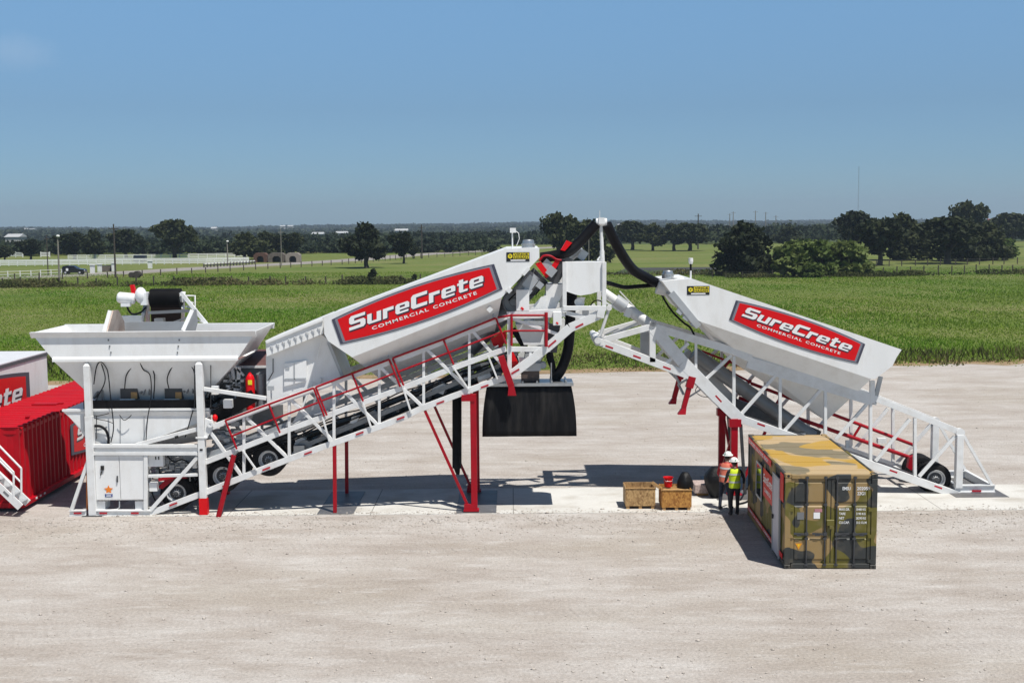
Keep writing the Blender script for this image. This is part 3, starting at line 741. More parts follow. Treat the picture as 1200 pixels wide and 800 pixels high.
def fbar(name, a, b, w, d, m=WHITE2, Y=37.9, parent=plant, both=False):
    for k in range(2 if both else 1):
        p, q = at(*a, Y), at(*b, Y)
        if k: p, q = rear(p, 40.8), rear(q, 40.8)
        o = MB().bar(p, q, w, udepth(d)).build(name, m, parent, bevel=.006)
    return o
for Yp in (37.9, 40.8):
    p, q = at(108, 526.5, 37.9), at(232, 526.5, 37.9); p.y = q.y = Yp
    MB().ibeam(p, q, 0.34, 0.16, 0.09).build('frame_beam', WHITE2, plant)
    p, q = at(82, 600.5, 37.9), at(101, 600.5, 37.9); p.y = q.y = Yp
    MB().ibeam(p, q, 0.19, 0.18, 0.03).build('base_beam', WHITE2, plant)
    p, q = at(109, 600.5, 37.9), at(177, 600.5, 37.9); p.y = q.y = Yp
    MB().ibeam(p, q, 0.19, 0.18, 0.03).build('base_beam', WHITE2, plant)
for x in (91, 121, 158):
    MB().bar(at(x - 4.5, 601, 37.80), at(x + 4.5, 601, 37.80), 0.06, 0.012).build('reflector', REFL, plant)
fbar('frame_brace', (84, 597), (104, 538), 0.11, 0.10, both=True)
fbar('frame_brace', (176, 598), (232, 535), 0.12, 0.10, both=True)
fbar('frame_post', (171, 533), (171, 597), 0.12, 0.10, both=True)
fbar('frame_rail', (174, 557.5), (232, 556), 0.09, 0.08)
fbar('tie_bar', (239, 455.5), (312, 466.5), 0.12, 0.10)
fbar('tie_bar', (160, 521), (232, 502.5), 0.13, 0.10, Y=37.93)
MB().bar(at(205, 512.5, 37.86), at(209, 511.5, 37.86), 0.09, 0.02).build('black_bracket', STBLACK, plant)
fbar('orange_hose', (102.3, 545), (102.3, 598), 0.045, 0.045, ORANGE, Y=38.15)
# pivot plate right of the tower
mb = MB(); mb.prism([(240, 490), (248, 493), (250, 500), (245, 509), (240, 516)], 37.86, 37.98); mb.build('pivot_plate', WHITE2, plant)
pp = at(246.5, 497, 37.84); MB().lathe(pp, (0, -1, 0), [(0, .1), (.05, .1), (.05, .04), (.02, .03), (.02, 0)], 14).build('pivot_pin', WHITE2, plant)

# --- aggregate hopper --------------------------------------------------------------------------
X0, X1, YA, YB_, ZR = -15.32, -8.15, 37.9, 40.8, 5.945
LB, RBt = at(62, 421, 37.9), at(279, 419, 37.9)
zb = LB.z
t = .03
hop = MB()
# upper bin: upright long sides, sloped ends
o4 = [(X0, YA, ZR), (X1, YA, ZR), (X1, YB_, ZR), (X0, YB_, ZR)]
l4 = [(LB.x, YA, zb), (RBt.x, YA, zb), (RBt.x, YB_, zb), (LB.x, YB_, zb)]
o4, l4 = [Vector(v) for v in o4], [Vector(v) for v in l4]
for i in range(4):
    j = (i + 1) % 4; hop.quad(o4[i], o4[j], l4[j], l4[i])
c0 = Vector(((X0 + X1) / 2, (YA + YB_) / 2, 0))
def inset(v, d): return Vector((v.x + (d * 1.6 if v.x < c0.x else -d * 1.6), v.y + (d if v.y < c0.y else -d), v.z))
oi, li = [inset(v, t) for v in o4], [inset(v, t) for v in l4]
for i in range(4):
    j = (i + 1) % 4; hop.quad(oi[j], oi[i], li[i], li[j]); hop.quad(o4[j], o4[i], oi[i], oi[j])
agg = hop.build('aggregate_hopper', WHITE, plant)
# rim lip: folded plate leaning out under the rim
rim = MB()
for (a, b, nrm) in ((o4[0], o4[1], Vector((0, -1, 0))), (o4[2], o4[3], Vector((0, 1, 0)))):
    e = Vector((.05, 0, 0)) * (1 if b.x > a.x else -1)
    rim.loft([a + nrm * .14 + Vector((0, 0, .02)), a + Vector((0, 0, .025)) - nrm * .02, a - Vector((0, 0, .17)) + nrm * .004],
             [b + nrm * .14 + Vector((0, 0, .02)), b + Vector((0, 0, .025)) - nrm * .02, b - Vector((0, 0, .17)) + nrm * .004])
rim.build('hopper_rim', WHITE, agg)
rb = MB()
for Yq, s_ in ((YA, -1), (YB_, 1)):
    a, b = Vector((LB.x, Yq, zb)), Vector((RBt.x, Yq, zb))
    rb.loft([a + Vector((0, 0, .08)) + Vector((0, s_ * .003, 0)), a + Vector((0, s_ * .07, .0)), a + Vector((0, s_ * .003, -.0))],
            [b + Vector((0, 0, .08)) + Vector((0, s_ * .003, 0)), b + Vector((0, s_ * .07, .0)), b + Vector((0, s_ * .003, -.0))])
    rb.span((LB.x, Yq + s_ * .02 - .05, zb - .075), (RBt.x, Yq + s_ * .02 + .05, zb - .004))
rb.build('hopper_flange', WHITE, agg)
# lower hopper slopes in to the gates
B0, B1 = at(96, 472, 38.75), at(247, 468, 38.75)
low = MB()
lo_t = [Vector((LB.x + .03, YA + .02, zb - .08)), Vector((RBt.x - .03, YA + .02, zb - .08)), Vector((RBt.x - .03, YB_ - .02, zb - .08)), Vector((LB.x + .03, YB_ - .02, zb - .08))]
lo_b = [Vector((B0.x + .55, 38.75, B0.z)), Vector((B1.x - .35, 38.75, B0.z)), Vector((B1.x - .35, 39.95, B0.z)), Vector((B0.x + .55, 39.95, B0.z))]
low.loft(lo_b, lo_t, True, False)
lowo = low.build('lower_hopper', WHITE, agg)
# row of bolt heads on the two inner divider lines
for xa, xb in ((125.5, 130), (211, 208)):
    mb = MB()
    for k in range(4):
        x = xa + (xb - xa) * k / 3; y = 391 + 22 * k / 3
        mb.box(at(x, y, 37.885), (.035, .03, .06))
    mb.build('bolt_row', GREY, agg)
# divider plates standing up in the bin
def divider(px, m):
    P = [at(x, y, 38.6) for x, y in px]
    mb = MB(); mb.loft([Vector((p.x, p.y, p.z)) for p in P], [Vector((p.x + .03, p.y, p.z)) for p in P]); return mb
Zd = [5.1, 5.94, 6.42, 6.55, 5.95, 5.1]
for k, (xa, m_) in enumerate(((at(125, 390, 38.0).x, RUST), (at(213, 390, 38.0).x, LGREY))):
    sgn = 1 if k == 0 else -1
    # plate lies across the bin leaning away from the middle; its outline is a clipped gable
    A = [(0.0, 37.93, 5.95), (.28 * sgn, 37.93, 7.0)]
    base = Vector((xa, 37.93, 5.5))
    lean = .22 if k == 0 else .42
    prof = [(37.95, 5.3), (37.95, 5.98), (38.15, 6.62), (38.65, 6.60), (39.5, 6.15), (39.7, 5.85), (39.7, 5.3)]
    mb = MB()
    P = [Vector((xa + lean * (z - 5.95), y, z)) for y, z in prof]
    mb.loft(P, [p + Vector((.05, 0, 0)) for p in P])
    mb.build('divider_plate', m_, agg)
    a, b = P[1] + Vector((-.05 * sgn, -.02, 0)), P[2] + Vector((-.05 * sgn, -.02, 0))
    mb = MB(); mb.bar(a, b, .12, .06); mb.build('divider_edge', WHITE, agg)
MB().span((at(152, 385, 39.7).x - .3, 39.72, 5.2), (at(213, 385, 39.7).x + .2, 39.78, 6.12)).build('cross_plate', LGREY, agg)
# discharge gates below the slopes
for xa in (141, 193):
    p = at(xa + 10, 461.5, 38.45)
    gt_ = MB(); gt_.box(p + Vector((0, .16, 0)), (.56, .3, .36)); g_ = gt_.build('discharge_gate', DGREY, agg)
    MB().box(p + Vector((.17, -.005, -.05)), (.2, .02, .22)).build('gate_plate', WOOD, g_)
    MB().box(p + Vector((-.05, -.01, -.19)), (.5, .03, .07)).build('gate_lip', WHITE2, g_)
# looping black air cables
def cab(pts, r=.018, Y=37.86): return MB().tube([at(x, y, Y + dy) for x, y, dy in smooth(pts)], r, 6)
for pts in [[(110, 450, .2), (113, 430, .1), (118, 424, 0), (124, 430, .1), (127, 440, .15), (130, 470, .1), (133, 500, -.02), (130, 518, -.02)],
            [(146, 456, .4), (148, 440, .3), (155, 430, .2), (164, 424, .1), (175, 428, .2), (181, 440, .3), (180, 467, .4)],
            [(164, 424, .1), (168, 433, .2), (176, 440, .25), (177, 465, .3), (173, 490, .05), (171, 517, .1)],
            [(198, 455, .4), (196, 443, .3), (202, 430, .2), (213, 422, .1), (225, 430, .2), (229, 445, .3), (229, 468, .3), (222, 495, .1), (217, 512, .1)],
            [(118, 424, .1), (123, 440, .2), (122, 450, .25), (117, 460, .3), (113, 466, .3)]]:
    cab(pts).build('air_cable', HOSE, agg)
# cylinders and valves beside the gates
for x, y in ((116, 458), (171, 452), (222, 450), (246, 455)):
    p = at(x, y, 38.5); mb = MB(); mb.tube([p + Vector((-.2, .05, -.25)), p + Vector((.16, .05, .3))], .045, 8); mb.tube([p + Vector((-.1, 0, -.3)), p + Vector((.05, 0, .02))], .025, 6); mb.tube([p + Vector((.1, 0, -.3)), p + Vector((.12, 0, .1))], .03, 6)
    mb.build('air_cylinder', GREY, agg)

# --- collecting belt and weigh bin under the hopper ----------------------------------------------
mb = MB(); a = at(98, 480, 38.2); b = at(248, 470, 38.2)
mb.span((a.x, 38.2, a.z), (b.x, 38.26, b.z + .05)); mb.span((a.x, 38.26, a.z + .12), (b.x, 40.3, a.z + .16))
mb.build('belt_skirt', BLACK, plant)
wb = MB()
zt = at(100, 480, 38.15).z; PL = [(75, 480), (246, 480), (246, 487), (228, 496.8), (163, 520), (107, 521), (101, 513)]
wb.prism(PL, 38.15, 40.55)
weigh = wb.build('weigh_bin', WHITE, plant, bevel=.01)
mb = MB(); a, b = at(75, 480.5, 38.15), at(246, 480.5, 38.15); mb.span((a.x - .03, 38.06, a.z - .03), (b.x, 38.145, a.z + .04)); 
mb.loft([a + Vector((0, -.085, -.03)), a + Vector((0, -.003, -.03)), a + Vector((.12, -.003, -.19))], [b + Vector((0, -.085, -.03)), b + Vector((0, -.003, -.03)), b + Vector((0, -.003, -.19))])
mb.build('bin_flange', WHITE, weigh)
A_, B_, C_ = at(163, 520, 38.13), at(228, 496.8, 38.13), at(247, 487, 38.13); D_, E_ = at(250, 514, 39.3), at(186, 524, 39.3)
mb = MB(); mb.quad(A_, B_, E_); mb.quad(B_, C_, D_, E_); mb.build('sloped_chute', WHITE, weigh)
for x in (141, 169):
    p = at(x, 488, 38.14); q = at(x, 519, 38.14); MB().bar(p, q, .03, .014).build('panel_seam', LGREY, weigh)
MB().tube([at(x, y, 38.02) for x, y, _ in smooth([(110, 499), (118, 499.5), (124, 504), (127, 512), (127, 520)])], .045, 8).build('black_hose', HOSE, plant)
for pts in ([(104, 482, 0), (112, 490, 0), (125, 493, 0), (133, 496, 0)], [(105, 486, 0), (115, 487, 0), (128, 484, 0)], [(140, 486, 0), (145, 492, 0), (150, 490, 0), (154, 486, 0)]):
    cab(pts, .012, 37.98).build('wire', HOSE, plant)
# left white end gusset of the weigh bin hanging over the red container
MB().prism([(73, 480), (98, 480), (98, 506)], 38.1, 38.14).build('end_gusset', WHITE, weigh)

# --- control cabinet -------------------------------------------------------------------------------
a, b = at(112, 586.5, 37.86), at(168.5, 532.5, 37.86)
mb = MB(); mb.span((a.x, 37.92, a.z), (b.x, 38.6, b.z)); cabi = mb.build('control_cabinet', WHITE, plant, bevel=.012)
xm = at(140, 560, 37.86).x
for x0_, x1_ in ((a.x + .02, xm - .012), (xm + .012, b.x - .02)):
    d = MB().span((x0_, 37.885, a.z + .03), (x1_, 37.915, b.z - .03)).build('cabinet_door', WHITE, cabi, bevel=.008)
hx = at(137.5, 561, 37.86); MB().box(hx + Vector((0, 0, 0)), (.035, .05, .2)).build('handle', DGREY, cabi)
hx = at(120, 548, 37.86); mb = MB(); mb.box(hx, (.1, .05, .14)); mb.bar(hx + Vector((0, 0, -.05)), hx + Vector((-.07, 0, -.24)), .03, .03); mb.build('isolator_switch', STBLACK, cabi)
sx = at(127.3, 576, 37.872)
st = MB(); n5 = []
for k in range(10):
    r_ = .15 if k % 2 == 0 else .07; an = math.pi / 2 + k * math.pi / 5
    n5.append(sx + Vector((r_ * math.cos(an), 0, .07 + r_ * math.sin(an))))
st.loft(n5, [p + Vector((0, .006, 0)) for p in n5]); st.build('star_sticker', ORANGE, cabi)
mb = MB(); mb.box(sx + Vector((0, .002, -.11)), (.24, .008, .1)); mb.build('sticker_panel', BLUE, cabi)
mb = MB(); mb.box(sx + Vector((0, .0, -.055)), (.2, .008, .035)); mb.box(sx + Vector((0, -.001, -.125)), (.16, .008, .03)); mb.build('sticker_text', LETTER, cabi)
for x in (117, 164):
    mb = MB(); p, q = at(x, 587, 38.0), at(x, 597, 38.0); mb.span((p.x - .16, 38.0, q.z), (p.x + .16, 38.5, p.z)); mb.build('cabinet_leg', WHITE, cabi)
MB().tube([at(140, 587, 38.02), at(140, 594, 38.02), at(137, 596.5, 38.0), at(130, 597, 38)], .02, 6).build('conduit', WHITE2, cabi)
# junction boxes and pipework right of the cabinet
for (x0_, y0_, x1_, y1_) in ((173, 532, 191, 546.5), (175, 565, 184, 575.5)):
    p, q = at(x0_, y1_, 38.0), at(x1_, y0_, 38.0)
    MB().span((p.x, 37.98, p.z), (q.x, 38.22, q.z)).build('junction_box', WHITE, plant, bevel=.01)
mb = MB(); [mb.box(at(x, 536.5, 37.97), (.03, .03, .1)) for x in (182.5, 186)]; mb.build('box_latch', STBLACK, plant)
mb = MB(); [mb.box(at(x, 536.5, 37.97), (.03, .03, .1)) for x in (0,)][:0]
a, b = at(190, 552, 38.6), at(234, 532, 38.6)
mb = MB(); mb.span((a.x, 38.55, a.z), (b.x, 38.6, b.z))
for k in range(6): z = a.z + (b.z - a.z) * (k + .5) / 6; mb.span((a.x, 38.51, z - .02), (b.x, 38.55, z + .02))
mb.build('louvre_panel', LGREY, plant)
mb = MB()
for x, y in ((196, 540), (202, 547), (209, 551), (215, 545), (186, 552), (222, 553)):
    p = at(x, y, 38.25); mb.box(p, (.16, .14, .16)); mb.tube([p, p + Vector((.35, .1, .1))], .035, 8); mb.tube([p, p + Vector((0, .05, -.3))], .03, 8)
mb.tube([at(176, 555, 38.2), at(232, 553, 38.2)], .035, 8); mb.tube([at(176, 550, 38.3), at(200, 543, 38.3), at(232, 541, 38.3)], .03, 8)
mb.build('pipework', GREY, plant)
mb = MB(); mb.bar(at(186, 562, 38.1), at(203, 558, 38.1), .10, .06); mb.prism([(184, 571), (197, 559), (213, 557), (220, 560), (205, 561), (190, 573)], 38.18, 38.2); mb.build('red_bracket', RED, plant)

# --- wheels ------------------------------------------------------------------------------------------
def wheel(parent, c, r=.54, w=.27, face=-1, dual=True):
    """tyre (with its twin) and rim; c = centre of the outer tyre's outer face; face -1 looks to the camera"""
    ax = Vector((0, -face, 0)); c = Vector(c)
    mb = MB()
    for k in range(2 if dual else 1):
        o = c + ax * (k * (w + .07))
        mb.lathe(o, ax, [(.02, r * .56), (.0, r * .66), (.0, r * .86), (.03, r * .95), (.06, r), (w - .06, r), (w - .03, r * .95), (w, r * .86), (w, r * .6), (w - .04, r * .55)], 36)
        for g_ in range(3):
            pass
    tread = MB()
    ty = mb.build('tyre', TYRE, parent)
    mb = MB()
    mb.lathe(c, ax, [(.0, r * .60), (-.012, r * .585), (.02, r * .54), (.09, r * .50), (.11, r * .30), (.07, r * .26), (.05, r * .17), (-.02, r * .15), (-.03, .001)], 28)
    rm = mb.build('rim', RIM, parent)
    mb = MB(); mb.lathe(c + ax * .112, -ax, [(0, r * .47), (.012, r * .47), (.02, r * .36), (.045, r * .30), (.05, r * .16), (.15, r * .14), (.16, r * .1), (.16, 0)], 24)
    for k in range(10):
        an = 2 * math.pi * k / 10; mb.box(c + ax * .06 + Vector((math.cos(an), 0, math.sin(an))) * r * .22, (.035, .06, .035))
    mb.build('hub', DGREY, rm)
    return ty
for x, y in ((206.5, 578), (261, 558), (314.5, 539)):
    c = at(x, y, 38.25); wheel(plant, c); c2 = Vector((c.x, 40.5, c.z)); wheel(plant, c2, face=1)
    MB().tube([c + Vector((0, .3, 0)), c2 - Vector((0, .3, 0))], .09, 10).build('axle', DGREY, plant)
# dark beam over the axles, standing in for the mudguard shadows
MB().bar(at(196, 560, 38.9), at(345, 505, 38.9), .45, .5).build('mudguard_shade_beam', DGREY, plant)

# --- cables, conduits and fittings along the truss
for k, (dy, yy, r_) in enumerate(((6, 38.12, .022), (10, 38.2, .028), (14, 38.3, .02), (-5, 38.1, .02))):
    pts = []
    for i in range(15):
        x = 262 + i * 23; pts.append((x, interp(MID, x) + dy + 2.0 * math.sin(i * 1.9 + k), 0))
    MB().tube([at(x, y, yy) for x, y, _ in smooth(pts, 4)], r_, 6).build('cable_run', HOSE if k != 3 else LGREY, plant)
for x, dy, w_, h_, m_ in ((352, 20, .3, .4, LGREY), (416, 16, .22, .3, WHITE2), (438, 18, .35, .25, GREY), (486, 14, .3, .3, DGREY), (515, 16, .4, .35, LGREY), (536, 12, .25, .4, GREY)):
    p = at(x, interp(MID, x) + dy, 38.5); MB().box(p, (w_, .3, h_), Matrix.Rotation(R(20), 3, 'Y')).build('terminal_box', m_, plant, bevel=.01)
for x, y in ((318, 468), (455, 418), (578, 372)):
    p = at(x, y, 38.05); mb = MB(); mb.bar(p, p + Vector((0, 0, .32)), .04, .04); mb.box(p + Vector((0, -.05, .38)), (.2, .12, .14)); mb.build('work_light', LGREY, plant)
for x, y0, y1 in ((247, 423, 486), (228, 425, 480), (113, 487, 520)):
    MB().tube([at(x, y, 38.02 + .02 * math.sin(y * .3)) for y in range(y0, y1, 9)], .016, 6).build('conduit', DGREY, plant)
for (x0_, y0_, x1_, y1_) in ((248, 452, 256, 462), (262, 468, 272, 478), (226, 540, 231, 548)):
    p, q = at(x0_, y1_, 38.1), at(x1_, y0_, 38.1); MB().span((p.x, 38.05, p.z), (q.x, 38.25, q.z)).build('junction_box', WHITE, plant, bevel=.01)
for pts in ([(186, 547, 0), (188, 555, 0), (196, 560, 0), (206, 556, 0)], [(178, 576, 0), (182, 586, 0), (192, 592, 0), (205, 592, 0)], [(196, 534, 0), (204, 541, 0), (214, 538, 0), (226, 546, 0)], [(240, 470, 0), (250, 478, 0), (262, 474, 0), (270, 482, 0)]):
    MB().tube([at(x, y, 38.12) for x, y, _ in smooth(pts)], .024, 6).build('hydraulic_hose', HOSE, plant)
# --- supports -------------------------------------------------------------------------------------------
for Yq in (37.95, 40.75):
    p, q = at(392, 521, 37.95), at(392.7, 601.5, 37.95)
    MB().bar(Vector((p.x, Yq, p.z)), Vector((q.x, Yq, .03)), .115, .115).build('support_leg', RED, plant, bevel=.006)
    p, q = at(554.5, 461, 37.95), at(552, 599, 37.95)
    o = MB().bar(Vector((p.x, Yq, p.z)), Vector((p.x, Yq, .05)), .20, .2).build('support_leg', RED, plant, bevel=.008)
    mb = MB(); mb.box((p.x - .16, Yq, p.z - .13), (.42, .26, .2)); mb.build('leg_bracket', RED, o)
    mb = MB(); mb.box((p.x - .15, Yq, .17), (.36, .24, .24)); mb.box((p.x - .1, Yq, .09), (.5, .3, .06)); mb.build('leg_foot', RED, o)
    a, b = at(498, 481, 37.95), at(549, 594, 37.95)
    MB().bar(Vector((a.x, Yq, a.z)), Vector((b.x, Yq, b.z)), .085, .085).build('leg_brace', RED, plant)
p, q = at(274, 533, 37.7), at(256, 605, 37.62)
mb = MB(); mb.tube([p, q], .085, 10); mb.build('prop_leg', RED, plant)
MB().tube([at(279, 528, 37.75), p], .04, 8).build('prop_rod', GREY, plant)
for a, b in (((392, 602), (407, 577)), ):
    c = (gp(392, 602) + gp(407, 577.5)) / 2; MB().span((c.x - .55, 37.75, .022), (c.x + .62, 41.0, .036)).build('base_plate', STEELPL, plant)
c = at(554.5, 600, 37.95); MB().span((c.x - .55, 37.75, .022), (c.x + .75, 41.0, .036)).build('base_plate', STEELPL, plant)
mb = MB(); p, q = at(535.5, 460, 39.2), at(535.5, 548, 39.2); mb.tube([p, q], .155, 12); mb.tube([q, q + Vector((.03, 0, -.22))], [.11, .06], 10); mb.build('hanging_hose', BLACK, plant)

# --- weigh hopper housing (white, with clips and hatch) ---------------------------------------------------
YS = 38.3
hs = MB(); hs.prism([(311.5, 417), (377, 392), (385, 399), (402, 444), (330, 474), (313, 474)], YS, 40.5)
hou = hs.build('cement_housing', WHITE, plant, bevel=.01)
cp = MB(); cp.prism([(311, 399), (378, 371.5), (378.5, 391), (312.5, 417.5)], YS - .32, 40.6); capo = cp.build('housing_lid', WHITE, hou, bevel=.01)
MB().bar(at(312, 401, YS - .35), at(378, 374.5, YS - .35), .07, .06).build('lid_lip', WHITE, capo)
mb = MB()
for k in range(9):
    x = 318 + k * 6.9; p = at(x, 408.5 - (x - 318) * .39, YS - .34)
    mb.tube([p + Vector((-.03, 0, .09)), p + Vector((.05, -.02, .05)), p + Vector((.04, 0, -.08))], .016, 6)
mb.build('lid_clip', LGREY, capo)
hp = MB(); hp.prism([(333, 426), (359, 422), (359, 446), (333, 452.5)], YS - .07, YS - .004); ht = hp.build('hatch', WHITE, hou, bevel=.01)
mb = MB(); mb.bar(at(345, 425.5, YS - .085), at(345, 449, YS - .085), .03, .02); mb.bar(at(333.5, 444, YS - .085), at(358.5, 443.5, YS - .085), .04, .02); mb.box(at(337, 431, YS - .085), (.12, .02, .06)); mb.build('hatch_bar', LGREY, ht)
MB().bar(at(376, 400, YS - .12), at(371, 420, YS - .1), .03, .04).build('housing_edge', WHITE, hou)
mb = MB(); mb.prism([(342, 497), (352, 478), (385, 465), (400, 466), (366, 500), (346, 508)], 38.6, 40.2); mb.build('housing_cone', WHITE, hou)
for x0_, y0_, x1_, y1_ in ((366, 480, 376, 443), (352, 483, 366, 448)):
    MB().bar(at(x0_, y0_, YS - .05), at(x1_, y1_, YS - .05), .06, .06).build('housing_rib', WHITE, hou)
MB().tube([at(320, 420, YS - .05), at(320, 436, YS - .05), at(314, 446, YS - .05)], .014, 6).build('wire', HOSE, hou)
MB().bar(at(385, 401, YS - .05), at(401, 440, YS - .05), .10, .08).build('housing_post', LGREY, hou)

# --- cement silo ----------------------------------------------------------------------------------------
YQ = 37.50
sp = [(379.5, 371.5), (593, 291.5), (632, 290.5), (632, 302), (588, 348.5), (412.5, 418.5), (384.5, 399.5), (380, 391)]
Pf = [at(x, y, YQ) for x, y in sp]
Pb = [Vector((p.x, YQ + 3.4, p.z)) for p in Pf]
mb = MB(); mb.loft(Pf, Pb); silo = mb.build('cement_silo', WHITE, plant, bevel=.015)
k0, k1 = at(452, 449, YQ + 1.7), at(578, 398, YQ + 1.7)
e = Vector((0, .01, -.0))
mb = MB()
A = [Pf[6], Pf[5], Pf[4]]; B = [Pb[6], Pb[5], Pb[4]]
mb.quad(A[1], A[2], k1, k0); mb.quad(B[2], B[1], k0, k1); mb.quad(A[2], B[2], k1); mb.quad(B[1], A[1], k0)
mb.build('silo_hopper', WHITE, silo)
# edge trim strip and lifting lugs
MB().bar(at(613, 322, YQ - .02), at(620, 314, YQ - .02), .1, .05).build('silo_lug', WHITE2, silo)
MB().box(at(596.5, 340, YQ - .03), (.15, .08, .15), Matrix.Rotation(R(-45), 3, 'Y')).build('silo_lug', WHITE2, silo)
MB().box(at(574, 362.5, YQ + .1), (.15, .08, .15), Matrix.Rotation(R(-45), 3, 'Y')).build('silo_lug', WHITE2, silo)
# hatch, air vent post
def dome(parent, c, r):
    mb = MB(); mb.lathe(c, (0, 0, 1), [(0, r), (.1, r), (.11, r * 1.08), (.15, r * 1.08), (.155, r * .9), (.24, r * .85), (.27, r * .7), (.28, 0)], 28); return mb.build('silo_vent', GALV, parent)
c = at(619.5, 290.5, YQ); c.y = YQ + .75; c.z = Pf[1].z + .0; dome(silo, c, .21)
p = at(600.5, 291, YQ); p.y = YQ + .5; z0 = Pf[1].z
mb = MB(); mb.tube([(p.x, p.y, z0), (p.x, p.y, z0 + .55)], .025, 8); mast = mb.build('vent_pipe', WHITE2, silo)
MB().box((p.x + .02, p.y, z0 + .57), (.19, .15, .15)).build('pipe_cap', WHITE2, mast)
MB().tube([Vector((p.x + .1, p.y, z0 + .55)), Vector((p.x + .2, p.y, z0 + .48)), Vector((p.x + .22, p.y, z0 + .3)), Vector((p.x + .13, p.y, z0 + .08))], .012, 6).build('pipe_cable', WHITE2, mast)

# --- signs ------------------------------------------------------------------------------------------------
def logo(parent, TL, TR, BL, BR, Y, bulge=.17):
    """red company panel: dark slanted ends, curved long edges, lettering as real thin shapes"""
    tl, tr, bl, br = [at(*p, Y) for p in (TL, TR, BL, BR)]
    r = ((tr - tl) + (br - bl)); r.normalize(); u = Vector((-r.z, 0, r.x)); 
    if u.z < 0: u = -u
    c = (tl + tr + bl + br) / 4; Lw = ((tr - tl).length + (br - bl).length) / 2; Hh = ((tl - bl).length + (tr - br).length) / 2
    n = Vector((0, -1, 0))
    def lens(w, h, b, lift, thick):
        N = 14; top = [c + r * (-w / 2 + w * i / N) + u * (h / 2 + b * (1 - (2 * i / N - 1) ** 2)) for i in range(N + 1)]
        bot = [c + r * (w / 2 - w * i / N) - u * (h / 2 + b * (1 - (2 * i / N - 1) ** 2)) for i in range(N + 1)]
        P = [p + n * lift for p in top + bot]
        return MB().loft(P, [p - n * thick for p in P])
    pan = lens(Lw, Hh, bulge, .018, .016).build('logo_panel', SIGNGREY, parent)
    lens(Lw * .966, Hh * .955, bulge * .98, .021, .002).build('panel_band', SIGNGREY2, pan)
    lens(Lw * .935, Hh * .86, bulge * .95, .025, .003).build('panel_face', REDB, pan)
    return pan, c, r, u, Lw, Hh
def logo_text(pan, c, r, u, Lw, Hh, word='SureCrete', sub='COMMERCIAL CONCRETE', x0=-.425, wd=.845, n=Vector((0, -1, 0))):
    cap = Hh * .50
    o = c + r * (Lw * x0) - u * (Hh * .12)
    nn = n
    bold = .035
    word_mesh(word, o + nn * .030 + r * (Lw * .003) - u * (Hh * .04), r, u, Lw * wd, cap, .3, .035).build('lettering_shadow', LETTERK, pan)
    word_mesh(word, o + nn * .034, r, u, Lw * wd, cap, .3).build('lettering', LETTER, pan)
    if sub:
        for wd_, f0, f1 in zip(sub.split(), (0, .585), (.54, .415)):
            text_mesh(wd_, c + r * (Lw * (x0 + .13 + (wd - .20) * f0)) - u * (Hh * .37) + nn * .03, r, u, Lw * (wd - .20) * f1, Hh * .115, .0, .02, spacing=1.25).build('small_lettering', LETTER, pan)
lg = logo(silo, (388, 375), (579, 309), (400, 402.7), (589, 339), YQ)
logo_text(*lg)
def sticker(parent, a, b, Y):
    p, q = at(a[0], b[1], Y), at(b[0], a[1], Y)
    w, h = q.x - p.x, q.z - p.z
    st = MB().span((p.x, Y - .012, p.z), (q.x, Y - .003, q.z)).build('maker_sticker', STBLACK, parent)
    rr, uu = Vector((1, 0, 0)), Vector((0, 0, 1))
    yl = MB(); yl.span((p.x + w * .30, Y - .016, p.z + h * .66), (q.x - w * .03, Y - .013, q.z - h * .07)); yl.span((p.x + w * .30, Y - .016, p.z + h * .30), (q.x - w * .03, Y - .013, p.z + h * .60)); yl.build('yellow_band', YELLOW, st)
    text_mesh('VINCE', Vector((p.x + w * .33, Y - .019, p.z + h * .69)), rr, uu, w * .6, h * .2, 0, .03).build('lettering', STBLACK, st)
    text_mesh('HAGAN', Vector((p.x + w * .33, Y - .019, p.z + h * .35)), rr, uu, w * .6, h * .2, 0, .03).build('lettering', STBLACK, st)
    sh = MB(); cx, cz = p.x + w * .16, p.z + h * .58
    sh.lathe((cx, Y - .013, cz), (0, -1, 0), [(0, h * .28), (.003, h * .28), (.0031, h * .0)], 6)
    sh.build('emblem', YELLOW, st)
    text_mesh('V', Vector((cx - h * .11, Y - .019, cz - h * .12)), rr, uu, h * .22, h * .26, 0, .03).build('emblem_letter', STBLACK, st)
    MB().span((p.x + w * .18, Y - .016, p.z + h * .06), (q.x - w * .18, Y - .0125, p.z + h * .2)).build('white_strip', LETTER, st)
sticker(silo, (593.5, 295.5), (620.5, 306.5), YQ)

# --- engine parts between hopper and housing: red tank, grey cylinder, brown cover ----------------------------
p = at(294, 480, 38.4); q = at(294, 440, 38.4)
tk = MB().lathe(p, (0, 0, 1), [(0, .02), (0, .145), (q.z - p.z - .1, .145), (q.z - p.z, .11), (q.z - p.z + .06, .05), (q.z - p.z + .1, .04), (q.z - p.z + .1, 0)], 20).build('red_tank', REDB, plant)
MB().box(at(293, 448, 38.25), (.13, .02, .15)).build('tank_label', YELLOW, tk)
p = at(306, 476, 38.6); q = at(306, 438, 38.6)
MB().lathe(p, (0, 0, 1), [(0, .14), (q.z - p.z, .14), (q.z - p.z + .06, .05), (q.z - p.z + .06, 0)], 18).build('grey_cylinder', GREY, plant)
a, b = at(280, 478, 40.2), at(312, 428, 40.2)
mb = MB(); mb.span((a.x - .6, 39.6, a.z - .5), (b.x + .3, 41.4, b.z)); eng = mb.build('engine_housing', GREY, plant)
